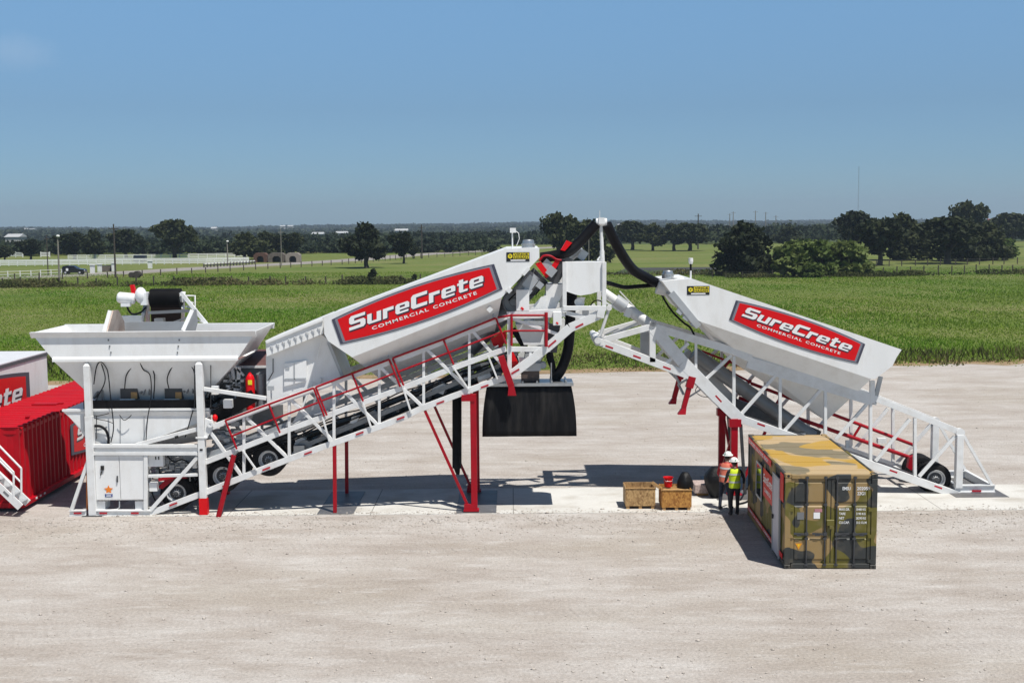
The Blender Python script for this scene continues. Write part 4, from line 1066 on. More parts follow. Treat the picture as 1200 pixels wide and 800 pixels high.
mb = MB(); z = b.z; mb.loft([Vector((a.x - .65, 39.5, z + .05)), Vector((a.x - .65, 41.5, z + .42)), Vector((a.x - .65, 41.5, z + .3)), Vector((a.x - .65, 39.5, z))], [Vector((b.x + .35, 39.5, z + .05)), Vector((b.x + .35, 41.5, z + .42)), Vector((b.x + .35, 41.5, z + .3)), Vector((b.x + .35, 39.5, z))]); mb.build('brown_cover', BROWN, eng)
MB().bar(Vector((a.x - .65, 39.48, z + .04)), Vector((b.x + .35, 39.48, z + .04)), .08, .04).build('cover_edge', WHITE2, eng)
mb = MB()
for (x0_, y0_, x1_, y1_, w_) in ((272, 430, 279, 478, .10), (280, 430, 279, 478, .12), (262, 446, 286, 446, .08), (262, 460, 279, 447, .06), (274, 428, 286, 440, .06), (265, 452, 283, 454, .07)):
    mb.bar(at(x0_, y0_, 38.9), at(x1_, y1_, 38.9), w_, .08)
mb.build('pump_frame', WHITE2, plant)
mb = MB()
mb.bar(at(253, 488, 38.5), at(300, 462, 38.5), .42, .5)
mb.build('transfer_belt', BLACK, plant)
mb = MB()
rr_ = random.Random(3)
for k in range(34):
    x, y = rr_.uniform(248, 286), rr_.uniform(440, 478)
    p = at(x, y, rr_.uniform(38.6, 39.4)); s_ = rr_.uniform(.05, .16)
    if k % 3: mb.tube([p, p + Vector((rr_.uniform(-.3, .4), 0, rr_.uniform(-.25, .25)))], s_ * .35, 7)
    else: mb.box(p, (s_ * 1.6, s_, s_))
mb.build('valve_block', GREY, plant)
mb = MB(); mb.sphere(at(252, 489.5, 38.1), (.09, .09, .12), 10, 8); mb.build('red_beacon', REDB, plant)
mb = MB()
for k in range(26):
    x = rr_.uniform(248, 282); y = interp(TOP, x) + rr_.uniform(6, 28)
    p = at(x, y, rr_.uniform(38.4, 39.2)); s_ = rr_.uniform(.08, .22)
    if k % 3 == 0: mb.lathe(p, (1, 0, -.38), [(0, .0), (0, s_ * .6), (s_ * 2.4, s_ * .6), (s_ * 2.4, 0)], 12)
    else: mb.box(p, (s_ * 1.4, s_, s_ * .8))
mb.build('engine_block', LGREY, plant)
mb = MB(); mb.bar(at(240, 537, 38.5), at(342, 498, 38.5), .30, .04); mb.build('engine_deck', LGREY, plant)

# --- main conveyor belt inside the truss -------------------------------------------------------------------------
mb = MB()
for Yq in (38.35, 40.3):
    p, q = at(352, 524, 38.35), at(604, 420, 38.35)
    mb.bar(Vector((p.x, Yq, p.z)), Vector((q.x, Yq, q.z)), .14, .08)
mb.build('conveyor_frame', GREY, plant)
p, q = at(352, 514, 39.3), at(604, 412, 39.3)
mb = MB(); mb.bar(p + Vector((0, 0, 0)), q, .06, 1.5); mb.bar(p + Vector((0, 0, -.42)), q + Vector((0, 0, -.42)), .05, 1.4); mb.build('conveyor_belt', BLACK, plant)
p2, q2 = at(380, 509, 38.6), at(480, 470, 38.6)
mb = MB(); mb.bar(p2, q2, .10, .06); mb.build('conveyor_rail', LGREY, plant)
mb = MB()
for k in range(14):
    c = p.lerp(q, (k + .5) / 14); mb.tube([c + Vector((0, -.8, -.28)), c + Vector((0, .8, -.28))], .06, 8)
mb.build('roller', DGREY, plant)
mb = MB(); mb.lathe(at(357, 524, 38.3), (0, 1, 0), [(0, 0), (0, .24), (1.9, .24), (1.9, 0)], 20); mb.box(at(351, 527, 38.2), (.34, .22, .3)); mb.build('tail_pulley', GREY, plant)
for k in range(30):
    mb = MB(); x = rr_.uniform(540, 600); y = interp(MID, x) + rr_.uniform(4, 28) ; p = at(x, y, rr_.uniform(38.3, 39.6)); s_ = rr_.uniform(.07, .22)
    if k % 3 == 0: mb.lathe(p, (1, .2, .3), [(0, 0), (0, s_ * .6), (s_ * 2, s_ * .6), (s_ * 2, 0)], 12)
    else: mb.box(p, (s_ * 1.5, s_, s_))
    mb.build('drive_gear', GREY if k % 4 else WHITE2, plant)

# --- auger tube, motors and mixer head under the silo's high end ---------------------------------------------------
p, q = at(548, 408, 39.1), at(634, 322, 39.1)
mb = MB(); mb.tube([p, q], .34, 18); mb.build('screw_conveyor', GREY, plant)
p, q = at(578, 380, 39.0), at(644, 301, 39.0)
mb = MB(); mb.tube([at(608, 345, 38.5), at(627, 322, 38.5)], .26, 14); mb.build('gear_motor', LGREY, plant)
mb = MB(); mb.box(at(621, 331, 38.25), (.34, .3, .42), Matrix.Rotation(R(38), 3, 'Y')); mb.box(at(632.5, 334, 38.2), (.2, .2, .2), Matrix.Rotation(R(38), 3, 'Y')); mb.box(at(617, 342, 38.2), (.26, .2, .3), Matrix.Rotation(R(38), 3, 'Y')); mb.build('motor_housing', LGREY, plant)
c = at(602, 354, 38.45); mb = MB(); mb.lathe(c, (0, -1, 0), [(-.2, .38), (0, .38), (.03, .34), (.0, .30), (.0, .14), (.05, .12), (.05, 0)], 26); mb.build('blower_wheel', GREY, plant)
mb = MB(); mb.tube([at(596, 352, 38.3), at(604, 344, 38.2), at(613, 350, 38.2), at(608, 358, 38.2)], .025, 8); mb.tube([at(613, 347, 38.2), at(628, 345, 38.2), at(640, 330, 38.2)], .02, 8); mb.build('motor_cable', HOSE, plant)
a, b = at(605, 364.5, 37.9), at(620, 339.5, 37.9)
bx = MB().span((a.x, 37.88, a.z), (b.x, 38.1, b.z)).build('control_box', WHITE, plant, bevel=.01)
MB().box(at(612, 361.5, 37.875), (.1, .012, .07), Matrix.Rotation(R(45), 3, 'Y')).build('warning_sticker', REDB, bx)
a, b = at(648, 381, 37.9), at(658, 365, 37.9)
bx = MB().span((a.x, 37.8, a.z), (b.x, 37.95, b.z)).build('control_box', WHITE, plant, bevel=.01)
MB().box(at(653, 378.5, 37.79), (.08, .012, .05), Matrix.Rotation(R(45), 3, 'Y')).build('warning_sticker', REDB, bx)
# red brackets and yokes
mb = MB()
for pts in (((627, 309), (634, 307), (645, 322), (640, 326)), ((657, 293), (664, 281.5), (670.5, 284.5), (662, 294)), ((645, 313), (652, 304), (656, 307), (650, 317))):
    MB().prism(pts, 38.3, 38.55).build('red_yoke', REDB, plant)
mb = MB(); mb.tube([at(x, y, 38.3) for x, y, _ in smooth([(632, 306), (637, 300), (645, 300), (652, 304), (658, 305)])], .035, 8); mb.build('red_cable', RED, plant)
mb = MB(); mb.box(at(646, 318, 38.35), (.26, .3, .3), Matrix.Rotation(R(40), 3, 'Y')); mb.box(at(640, 312, 38.5), (.3, .3, .4), Matrix.Rotation(R(40), 3, 'Y')); mb.build('motor_housing', LGREY, plant)
mb = MB(); mb.lathe(at(665, 301, 39.4), (1, 0, .8), [(0, 0), (0, .2), (.5, .2), (.55, .15), (.55, 0)], 18); mb.box(at(683, 299, 39.1), (.24, .24, .32), Matrix.Rotation(R(35), 3, 'Y')); mb.build('screw_motor', LGREY, plant)
mb = MB(); mb.bar(at(645, 330, 38.7), at(664, 300, 38.7), .45, .5); mb.build('auger_head', DGREY, plant)
# white funnel and its neighbours
mb = MB(); mb.prism([(640, 333), (664, 333), (662, 338), (652, 360), (648, 372), (628, 372), (640, 346)], 38.35, 39.6); mb.build('feed_funnel', WHITE, plant, bevel=.01)
mb = MB(); mb.prism([(612, 372), (634, 348), (640, 346), (640, 372)], 38.3, 38.34); mb.build('funnel_guard', WHITE, plant)
mb = MB(); mb.prism([(604, 380), (645, 380), (640, 404), (614, 404)], 38.5, 39.9); mb.build('mixer_cone', WHITE, plant, bevel=.01)
mb = MB(); mb.prism([(614, 376), (640, 376), (640, 381), (614, 381)], 38.3, 40.0); mb.prism([(626, 364), (645, 364), (645, 375), (626, 375)], 38.4, 39.6); mb.build('mixer_flange', LGREY, plant)
mb = MB(); mb.bar(at(601, 385, 38.7), at(622, 418, 38.7), .18, .15); mb.build('black_strut', BLACK, plant)
mb = MB(); mb.lathe(at(607, 410, 38.3), (0, -1, 0), [(0, .12), (.04, .12)], 16); mb.box(at(612, 421, 38.4), (.2, .2, .12)); mb.build('fitting', WHITE2, plant)
mb = MB(); mb.prism([(616, 412), (640, 412), (632, 426), (614, 426)], 38.6, 39.6); mb.build('outlet_cone', LGREY, plant)
# landing legs on the nose
mb = MB(); mb.bar(at(587, 417, 37.78), at(599, 452, 37.78), .2, .16); mb.prism([(596.5, 450), (602, 450), (605, 463.5), (595, 463.5)], 37.7, 37.86); mb.build('landing_leg', RED, plant)
mb = MB(); mb.prism([(598, 411), (601, 411), (608, 427), (603, 434), (598, 434)], 38.2, 38.35); mb.build('red_gusset', REDB, plant); mb = MB(); mb.prism([(575, 397), (592, 388), (594, 394), (588, 408), (578, 405)], 38.45, 38.6); mb.build('red_gusset', REDB, plant)
# rising white panel in the front frame
wp = MB(); wp.prism([(662.5, 307), (706.5, 307), (706.5, 340), (692, 344.5), (680, 346.3), (674, 345), (662.5, 341)], 37.92, 39.0); wpo = wp.build('water_tank', WHITE, plant, bevel=.015)
for x in (661.5, 708):
    for Yq in (37.9, 40.2):
        p, q = at(x, 307, 37.9), at(x, 366 if x < 690 else 364, 37.9)
        MB().bar(Vector((p.x, Yq, p.z)), Vector((q.x, Yq, q.z)), .13, .12).build('tank_post', WHITE2, plant, bevel=.006)
fbar('tank_beam', (660, 361), (710, 361), .14, .12)
fbar('tank_bracket', (705, 362), (703, 372), .24, .12)
mb = MB(); c = at(681, 352, 38.3); mb.lathe(c, (0, 0, 1), [(-.25, 0), (-.25, .09), (0, .11), (.1, .14), (.12, 0)], 14); mb.lathe(c + Vector((-.1, 0, -.05)), (0, -1, 0), [(0, .12), (.14, .12), (.14, 0)], 14); mb.build('butterfly_valve', WHITE2, plant)
mb = MB(); mb.tube([at(x, y, 38.1) for x, y, _ in smooth([(692, 358), (696, 353), (702, 352), (708, 355)])], .02, 6); mb.build('air_cable', HOSE, plant)
# tall white stand pipe with its tee
p, q = at(706, 307, 38.6), at(704.3, 262, 38.6)
mb = MB(); mb.tube([p, p.lerp(q, .3)], .075, 12); mb.tube([p.lerp(q, .3), q], .06, 12); pipe = mb.build('stand_pipe', WHITE2, plant)
mb = MB(); t0, t1 = at(698.5, 260.5, 38.6), at(711, 260.5, 38.6); mb.tube([t0, t1], .13, 12); mb.box((t0 + t1) / 2 + Vector((0, 0, .05)), (.2, .3, .2)); mb.build('pipe_tee', WHITE2, pipe)
MB().bar(at(700, 305, 38.6), at(706, 297, 38.6), .05, .05).build('pipe_stay', WHITE2, pipe)
mb = MB(); p = at(702.8, 262, 38.5); mb.tube([p, p + Vector((0, 0, .42))], .01, 6); mb.build('antenna', WHITE2, pipe)
# rubber skirt over the truck bay with its plate, boot and hose
def skirt():
    mb = MB(); z0, z1 = at(620, 510.5, 38.1).z, at(620, 451, 38.1).z
    xl, xr = at(565, 480, 38.1).x, at(675.5, 480, 38.1).x
    N = 10; tops, bots = [], []
    y0, y1 = 38.0, 39.7
    ring = []
    def rowp(t_):  # barrel: widest at the bottom
        ins = .17 * (t_ ** 2.2); return xl + ins, xr - ins, y0 + ins * .6, y1 - ins * 2.2
    rows = []
    for i in range(9):
        t_ = i / 8; z = z0 + (z1 - z0) * t_; a_, b_, c_, d_ = rowp(t_)
        row = []
        for j in range(13): row.append(Vector((a_ + (b_ - a_) * j / 12, c_ + .012 * math.sin(j * 2.1 + i), z)))
        for j in range(1, 9): row.append(Vector((b_, c_ + (d_ - c_) * j / 8, z)))
        for j in range(1, 13): row.append(Vector((b_ + (a_ - b_) * j / 12, d_, z)))
        for j in range(1, 8): row.append(Vector((a_, d_ + (c_ - d_) * j / 8, z)))
        rows.append(row)
    n = len(rows[0])
    vs = [v for r_ in rows for v in r_]
    mb.add(vs, [(i * n + k, i * n + (k + 1) % n, (i + 1) * n + (k + 1) % n, (i + 1) * n + k) for i in range(8) for k in range(n)], True)
    return mb, z1
mb, zs = skirt()
sk = mb.build('rubber_skirt', SKIRTM, plant)
so = sk.modifiers.new('solid', 'SOLIDIFY'); so.thickness = .02
a, b = at(570, 450, 38.1), at(672, 450, 38.1)
mb = MB(); mb.span((a.x, 38.05, zs), (b.x, 39.25, zs + .05)); mb.span((a.x, 38.0, zs - .03), (b.x, 38.03, zs + .07)); 
for k in range(6): x = a.x + (b.x - a.x) * (k + .5) / 6; mb.span((x - .03, 38.07, zs + .05), (x + .03, 39.2, zs + .12))
mb.build('skirt_plate', GALV, plant)
a, b = at(611, 448, 38.5), at(632, 426, 38.5)
bo = MB(); bo.span((a.x, 38.4, zs + .05), (b.x, 39.5, b.z)); boot = bo.build('discharge_boot', mat('boot_rubber', (.085, .06, .05), .6, var=.2), plant, bevel=.02)
MB().span((a.x - .04, 38.36, b.z - .22), (b.x + .04, 39.54, b.z + .02)).build('boot_collar', LGREY, boot)
MB().lathe(at(636, 428, 38.6), (0, -1, 0), [(-.2, .12), (0, .12), (.03, .1), (.03, 0)], 14).build('vibrator', LGREY, plant)
for pts, r_ in (([(669, 350), (668.5, 365), (667.5, 390), (665, 412), (658, 432), (649, 445)], .17), ([(646, 400), (645, 415), (648, 430), (647, 450)], .09), ([(644, 395), (643, 420), (652, 440), (650, 450)], .07), ([(663, 350), (668, 342), (671, 348), (668, 372)], .15)):
    MB().tube([at(x, y, 38.9) for x, y, _ in smooth(pts)], r_, 12).build('dust_hose', HOSE, plant)
MB().tube([at(646, 425, 38.4), at(646, 449, 38.4)], .025, 8).build('hanger_rod', GALV, plant)
mb = MB(); mb.bar(at(650, 380, 38.6), at(646, 412, 38.6), .35, .4); mb.build('dust_duct', DGREY, plant)

# the thick black hoses that run from the stand pipe to each silo are things of their own
def hose(pts, r, label, Ys):
    P = smooth([(x, y, Y) for (x, y), Y in zip(pts, Ys)])
    P3 = [at(x, y, Y) for x, y, Y in P]
    o = P3[len(P3) // 2]
    t = thing('black_hose', (P3[0].x, P3[0].y, P3[0].z), label, 'hose', 'hoses around the stand pipe')
    MB().tube(P3, r, 12).build('hose_tube', HOSE, t)
    return t, P3
h1, P3 = hose([(699, 262), (690, 272), (678, 285), (666, 295), (650, 299.5), (634, 302)], .17, 'thick black hose curving left from the tall white stand pipe down to the left silo', [38.6, 38.6, 38.55, 38.5, 38.6, 38.7])
h2, P3 = hose([(711, 263), (719, 280), (730, 300), (742, 316), (757, 325), (773, 333)], .17, 'thick black hose sagging right from the tall white stand pipe to the right silo', [38.6, 38.8, 39.2, 39.8, 40.4, 40.9])
MB().tube([at(772, 332, 40.88), at(781, 339, 41.1)], .2, 12).build('hose_clamp', WHITE2, h2)
h3, P3 = hose([(707, 330), (718, 333), (732, 336.5), (748, 335.5), (768, 334)], .07, 'thin black hose sagging level between the white water tank and the right silo', [39.0, 39.4, 39.9, 40.4, 41.0])
h4, P3 = hose([(773, 338), (778, 350), (788, 365), (801, 378), (809, 384), (815, 396)], .035, 'thin black cable hanging down from the inlet of the right silo to its truss', [40.9, 40.8, 40.6, 40.5, 40.5, 40.6])

# --- conveyor that feeds the hopper from behind ------------------------------------------------------------------------
fc = thing('feed_conveyor', (at(190, 360, 42.0).x, 46.0, 0.0), 'black belt conveyor head with white motor showing above the flared white hopper', 'conveyor')
xl, xr = at(173, 340, 41.0).x, at(208, 340, 41.0).x
zc = at(190, 350, 41.0).z
dirn = Vector((-4.2, 14.0, -zc + .6))
mb = MB(); mb.lathe((xl, 41.4, zc), (1, 0, 0), [(0, 0), (0, .33), (xr - xl, .33), (xr - xl, 0)], 28); hp_ = mb.build('head_pulley', BLACK, fc)
mb = MB(); A = Vector((xl, 41.4, zc)); u = dirn.normalized(); nn = Vector((0, -u.z, u.y))
if nn.z < 0: nn = -nn
for s_ in (.335, -.335):
    p = A + nn * s_; q = p + dirn; mb.loft([p, p + Vector((xr - xl, 0, 0)), p + Vector((xr - xl, 0, 0)) - nn * .02, p - nn * .02], [q, q + Vector((xr - xl, 0, 0)), q + Vector((xr - xl, 0, 0)) - nn * .02, q - nn * .02])
mb.build('belt', BLACK, fc)
for xx in (xl - .12, xr + .12):
    mb = MB()
    for s_ in (.2, -.35):
        p = Vector((xx, 41.3, zc)) + nn * s_; mb.bar(p, p + dirn, .09, .09, up=Vector((1, 0, 0)))
    for k in range(14):
        p = Vector((xx, 41.3, zc)) + nn * .2 + dirn * (k / 14); q = Vector((xx, 41.3, zc)) - nn * .35 + dirn * ((k + 1) / 14); mb.bar(p, q, .06, .06, up=Vector((1, 0, 0)))
    mb.build('conveyor_truss', WHITE2, fc)
for xx, ox in ((xl, -.1), (xr, .25)):
    # white head frame legs standing on the hopper lip
    mb = MB(); mb.bar((xx + ox * .3, 41.15, zc + .2), (xx + ox * 2.6 + (.35 if ox > 0 else 0), 40.95, 5.9), .11, .12); mb.build('head_frame', WHITE2 if ox > 0 else GREY, fc)
    MB().lathe((xx - .04, 41.4, zc + .02), (1, 0, 0), [(0, 0), (0, .17), (.1, .17), (.1, 0)], 16).build('bearing', WHITE2, fc)
mb = MB()
for k in range(5):
    z = zc - .05 - k * .22; x = xr + .14 + k * .1; mb.bar((x, 41.1, z), (x + .34, 41.2, z - .12), .05, .06)
mb.build('frame_rung', WHITE2, fc)
mb = MB(); mb.bar((xl, 41.0, zc - .48), (xr + .4, 41.0, zc - .42), .1, .08); mb.bar((xl + .45, 41.0, zc - .95), (xr + .4, 41.0, zc - .62), .06, .06); mb.box((xl + .35, 41.1, zc - .95), (.3, .3, .55)); mb.build('under_frame', GREY, fc)
mb = MB(); mb.box((xl - .55, 41.0, zc - .8), (.7, .4, .45)); mb.build('mesh_guard', LGREY, fc)
c = at(165, 346, 41.0); mb = MB(); mb.sphere(c, (.2, .22, .28), 14, 10); mb.box(c + Vector((.12, 0, -.12)), (.2, .25, .42)); mb.build('gearbox', WHITE, fc)
c = at(148.5, 350, 41.0); mb = MB(); mb.lathe(c + Vector((-.3, 0, .05)), (1, 0, -.1), [(0, 0), (0, .15), (.05, .19), (.55, .19), (.6, .12), (.6, 0)], 18); mb.box(c + Vector((0, -.1, -.2)), (.3, .2, .12)); mb.build('motor', WHITE, fc)
mb = MB(); mb.prism([(152, 334), (156, 333.5), (158, 340), (159, 352), (155, 348)], 41.0, 41.15); mb.build('red_guard', REDB, fc)
mb = MB(); mb.tube([at(x, y, 41.0) for x, y, _ in smooth([(148, 356), (151, 364), (156, 368), (165, 366), (171, 360)])], .035, 8); mb.build('motor_cable', HOSE, fc)
p, q, r_ = at(216, 346.5, 41.3), at(228.5, 346.5, 41.3), at(228.5, 361, 41.3)
MB().tube([p, q, r_], .03, 8).build('guard_rail', WHITE2, fc)
mb = MB(); mb.span((xl - 1.0, 43.0, 0.05), (xl - .85, 43.15, zc - 1.5)); mb.span((xr + .85, 43.0, 0.05), (xr + 1.0, 43.15, zc - 1.5)); mb.bar((xl - .9, 43.07, zc - 1.5), (xr + .9, 43.07, zc - 1.5), .12, .12); mb.build('conveyor_support', WHITE2, fc)
# ================================================================== the silo trailer on the right
Y2, Y2R = 40.1, 42.45
sil = thing('silo_trailer', (10.0, 41.3, 0.0), 'white cement silo trailer on a low sloping truss behind the camouflage container', 'silo trailer')
def G(x, y, Y=Y2): return at(x, y, Y)
def gbar(name, pts, w, d, m=WHITE2, both=True, Y=Y2, bevel=.006, parent=None):
    segs = runs(pts, Y)
    for k in range(2 if both else 1):
        mb = MB(); dd = udepth(d)
        for i, (p, q) in enumerate(segs): mb.bar(rear(p, Y2R) if k else p, rear(q, Y2R) if k else q, w, dd + .0012 * (i % 2))
        o = mb.build(name, m, parent or sil, bevel=bevel)
    return o
gbar('bottom_chord', [(700, 399.5), (822, 445)], .26, .14)
gbar('bottom_chord', [(864, 489), (1123, 580)], .26, .14)
gbar('main_beam', [(766, 384), (800, 424), (838, 463), (868, 492)], .40, .14)
gbar('top_chord', [(766, 383), (860, 411), (880, 420)], .26, .12)
gbar('top_chord', [(876, 424), (1022, 468)], .40, .12)
gbar('top_chord', [(1024, 466), (1122, 505)], .20, .12)
TB = [(766, 383), (880, 420), (1022, 466), (1122, 505)]
BB = [(700, 399.5), (822, 445), (864, 489), (1123, 580)]
for x in (860, 914, 967, 1020, 1072):
    gbar('truss_vertical', [(x, interp(TB, x) + 4), (x, interp(BB, x) - 3)], .10, .09)
gbar('truss_vertical', [(815.5, 400), (815.5, 438)], .08, .08)
for a, b in [((866, 488), (910, 438)), ((919, 505), (963, 455)), ((979, 515), (1016, 473)), ((1026, 540), (1066, 491)), ((1077, 558), (1119, 511)), ((779, 427), (807, 402)), ((825, 446), (857, 416))]:
    gbar('truss_diagonal', [a, b], .10, .09)
for x in (860, 967, 1072):
    for L in (TB, BB):
        p = G(x, interp(L, x)); MB().bar(p + Vector((0, .07, 0)), rear(p, Y2R) - Vector((0, .07, 0)), .1, .1).build('cross_member', WHITE2, sil)
# nose frame
gbar('nose_post', [(764.5, 376), (764.5, 424)], .20, .14)
mb = MB(); c = at(765.5, 379, Y2 - .09); mb.lathe(c, (0, -1, 0), [(0, .1), (.04, .1), (.04, .04), (.02, .04), (.02, 0)], 14); mb.build('nose_pin', GREY, sil)
gbar('nose_arm', [(708, 398), (762, 383)], .20, .12)
mb = MB(); p, q = at(709, 396, 41.2), at(749, 378, 41.2); mb.bar(p, q, .09, .09); mb.bar(p + Vector((0, .4, .06)), q + Vector((0, .4, .06)), .05, .05); mb.build('nose_strut', WHITE2, sil)
a = G(702, 400); mb = MB(); mb.span((a.x - .12, Y2 - .1, a.z - .13), (a.x + .14, Y2R + .1, a.z + .1)); mb.tube([(a.x - .05, Y2 - .15, a.z + .05), (a.x - .05, Y2R + .1, a.z + .05)], .12, 10); mb.build('nose_beam', WHITE2, sil)
mb = MB(); mb.tube([at(714, 361, 40.6), at(703, 394, 40.6)], .055, 8); mb.lathe(at(714, 361, 40.5), (0, 1, 0), [(0, 0), (0, .09), (.2, .09), (.2, 0)], 10); mb.build('tilt_rod', WHITE2, sil)
p, q = at(705, 341, 41.0), at(760, 379, 41.0)
mb = MB(); mb.tube([p, p.lerp(q, .42)], .16, 16); mb.tube([p.lerp(q, .41), q], .19, 16); scr = mb.build('screw_conveyor', WHITE2, sil)
mb = MB(); mb.tube([p.lerp(q, .28), p.lerp(q, .50)], .235, 16); mb.build('conveyor_sleeve', LGREY, scr)
mb = MB(); mb.bar(p.lerp(q, .3) + Vector((.15, .1, .32)), q + Vector((-.3, .1, .38)), .04, .25); mb.bar(p.lerp(q, 0) + Vector((0, -.1, -.3)), p.lerp(q, .35) + Vector((0, -.1, -.25)), .07, .07); mb.build('conveyor_rail', WHITE2, scr)
MB().bar(at(734, 371, 40.75), at(738, 361, 40.75), .22, .1).build('sleeve_flange', WHITE2, scr)
MB().bar(at(722, 407, Y2 + .4), at(754, 419, Y2 + .5), .1, .3).build('black_pad', STBLACK, sil)
mb = MB(); mb.bar(at(757, 390, 41.6), at(757, 418, 41.6), .4, .1); mb.build('nose_plate', LGREY, sil)
# reflectors
for x, y, sl, YY in [(714, 406.5, .34, 0), (746.5, 418, .36, 0), (781.5, 431, .36, 0), (841, 466, 1.1, 0), (892, 497.5, .36, 0), (1047, 552, .36, 0), (1099.5, 570.5, .36, 0)]:
    MB().bar(at(x - 4.5, y - 4.5 * sl, Y2 - .085), at(x + 4.5, y + 4.5 * sl, Y2 - .085), .06, .012).build('reflector', REFL, sil)
# --- silo body
YQ2 = 39.58
sp = [(776, 329.5), (811, 326.5), (1056.7, 409.5), (1050.5, 419), (1046, 428.5), (1025.5, 444), (1021, 444), (820, 376.5), (800, 362.5), (784, 340)]
Pf = [at(x, y, YQ2) for x, y in sp]; Pb = [Vector((p.x, YQ2 + 3.35, p.z)) for p in Pf]
body = MB().loft(Pf, Pb).build('cement_silo', WHITE, sil, bevel=.015)
k0, k1 = at(858, 424, YQ2 + 1.65), at(968, 493, YQ2 + 1.65)
mb = MB(); mb.quad(Pf[7], Pf[6], k1, k0); mb.quad(Pb[6], Pb[7], k0, k1); mb.quad(Pf[6], Pb[6], k1); mb.quad(Pb[7], Pf[7], k0); vh = mb.build('silo_hopper', WHITE, body)
for k, (w_, y_) in enumerate(((.16, .45), (.12, .8))):
    p = Pf[6].lerp(k1, y_).lerp(Pf[7].lerp(k0, y_), .55 + .1 * k); MB().box(p + Vector((0, -.03, 0)), (.34, .03, .08), Matrix.Rotation(R(20), 3, 'Y')).build('hopper_marking', DGREY, vh)
gbar('silo_post', [(1022, 446), (1022, 472)], .16, .1)
gbar('silo_post', [(1032, 441), (1024, 474)], .14, .05, LGREY)
for x, y in ((808, 368), (818, 376), (800.5, 361)):
    MB().box(at(x, y, YQ2 - .03) + Vector((-.1, 0, -.1)), (.2, .1, .2), Matrix.Rotation(R(38), 3, 'Y')).build('silo_lug', LGREY, body)
MB().bar(at(784, 342, YQ2 + .5), at(816, 381, YQ2 + .5), .22, 1.2).build('silo_end_plate', LGREY, body)
c = at(786, 326.5, YQ2); c.y = YQ2 + .75; c.z = Pf[1].z - .02; dome(body, c, .2)
MB().lathe((c.x + .35, c.y - .1, c.z - .05), (0, 0, 1), [(0, .2), (.08, .2), (.12, .1), (.12, 0)], 16).build('filler_cap', WHITE2, body)
p = at(812, 327, YQ2); p.y = YQ2 + .5; z0 = Pf[1].z - .03
mb = MB(); mb.tube([(p.x, p.y, z0), (p.x, p.y, z0 + .28)], .03, 8); pm = mb.build('vent_pipe', WHITE2, body)
MB().tube([(p.x, p.y, z0 + .28), (p.x, p.y, z0 + .5)], .035, 8).build('pipe_hose', HOSE, pm)
MB().lathe((p.x, p.y, z0 + .5), (0, 0, 1), [(0, .03), (0, .06), (.08, .08), (.2, .075), (.2, 0)], 12).build('pipe_cap', WHITE2, pm)
a_, b_ = Pf[0], Pf[9]
MB().tube([(Pf[0].x - .05, YQ2 + 1.0, Pf[0].z - .25), (Pf[0].x + .3, YQ2 + 1.0, Pf[0].z - .35)], .22, 14).build('inlet_pipe', WHITE2, body)
lg = logo(body, (862, 351.4), (1013.8, 403.3), (854.6, 375), (1005.5, 425.5), YQ2, .14)
logo_text(*lg)
sticker(body, (805, 335), (831.5, 345.5), YQ2)
# --- folded red walkway rails inside, screw tube, dark trunking
def rr2(pts, Y, r=.05): return MB().tube([at(x, y, Y) for x, y in pts], r, 8)
mb = MB(); Yq = 42.2
for pts, r_ in (([(866, 466), (1073, 538)], .07), ([(880, 449), (1073, 522)], .06), ([(812, 412), (880, 448)], .04), ([(822, 411), (952, 462)], .04)):
    mb.tube([at(x, y, Yq) for x, y in pts], r_, 8)
for a, b in (((846, 433), (860, 418)), ((866, 463), (880, 445)), ((905, 480), (917, 462)), ((1000, 512), (1010, 496)), ((1073, 521), (1069, 548))):
    mb.tube([at(*a, Yq), at(*b, Yq)], .05, 8)
mb.build('walkway_rail', RED, sil)
mb = MB(); p, q = at(812, 414, 41.4), at(952, 512, 41.4); mb.tube([p, q], .25, 14); mb.build('screw_tube', GREY, sil)
mb = MB(); mb.bar(at(860, 475, 41.6), at(958, 512, 41.6), .5, .35); mb.build('dark_trough', DGREY, sil)
MB().bar(at(800, 415, 41.9), at(862, 478, 41.9), .55, .1).build('rear_plate', LGREY, sil)
mb = MB(); mb.bar(at(875, 487, 40.4), at(1090, 563, 40.4), .05, .5); mb.build('grey_deck', DGREY, sil)
for p_, d_ in ((at(1033, 516, 41.5), (.3, .2, .18)), (at(993, 520, 40.6), (.12, .1, .25)), (at(940, 510, 41.2), (.2, .2, .2))): MB().box(p_, d_).build('valve_block', WHITE2, sil)
# --- wheels
c = at(1097, 561.5, 40.3); wheel(sil, c); c2 = Vector((c.x, 42.35, c.z)); wheel(sil, c2, face=1)
MB().tube([c + Vector((0, .3, 0)), c2 - Vector((0, .3, 0))], .1, 10).build('axle', DGREY, sil)
mb = MB(); mb.prism([(1066, 536), (1073, 533), (1072, 546), (1068, 551), (1064, 548)], 41.2, 41.4); mb.build('red_bracket', RED, sil)
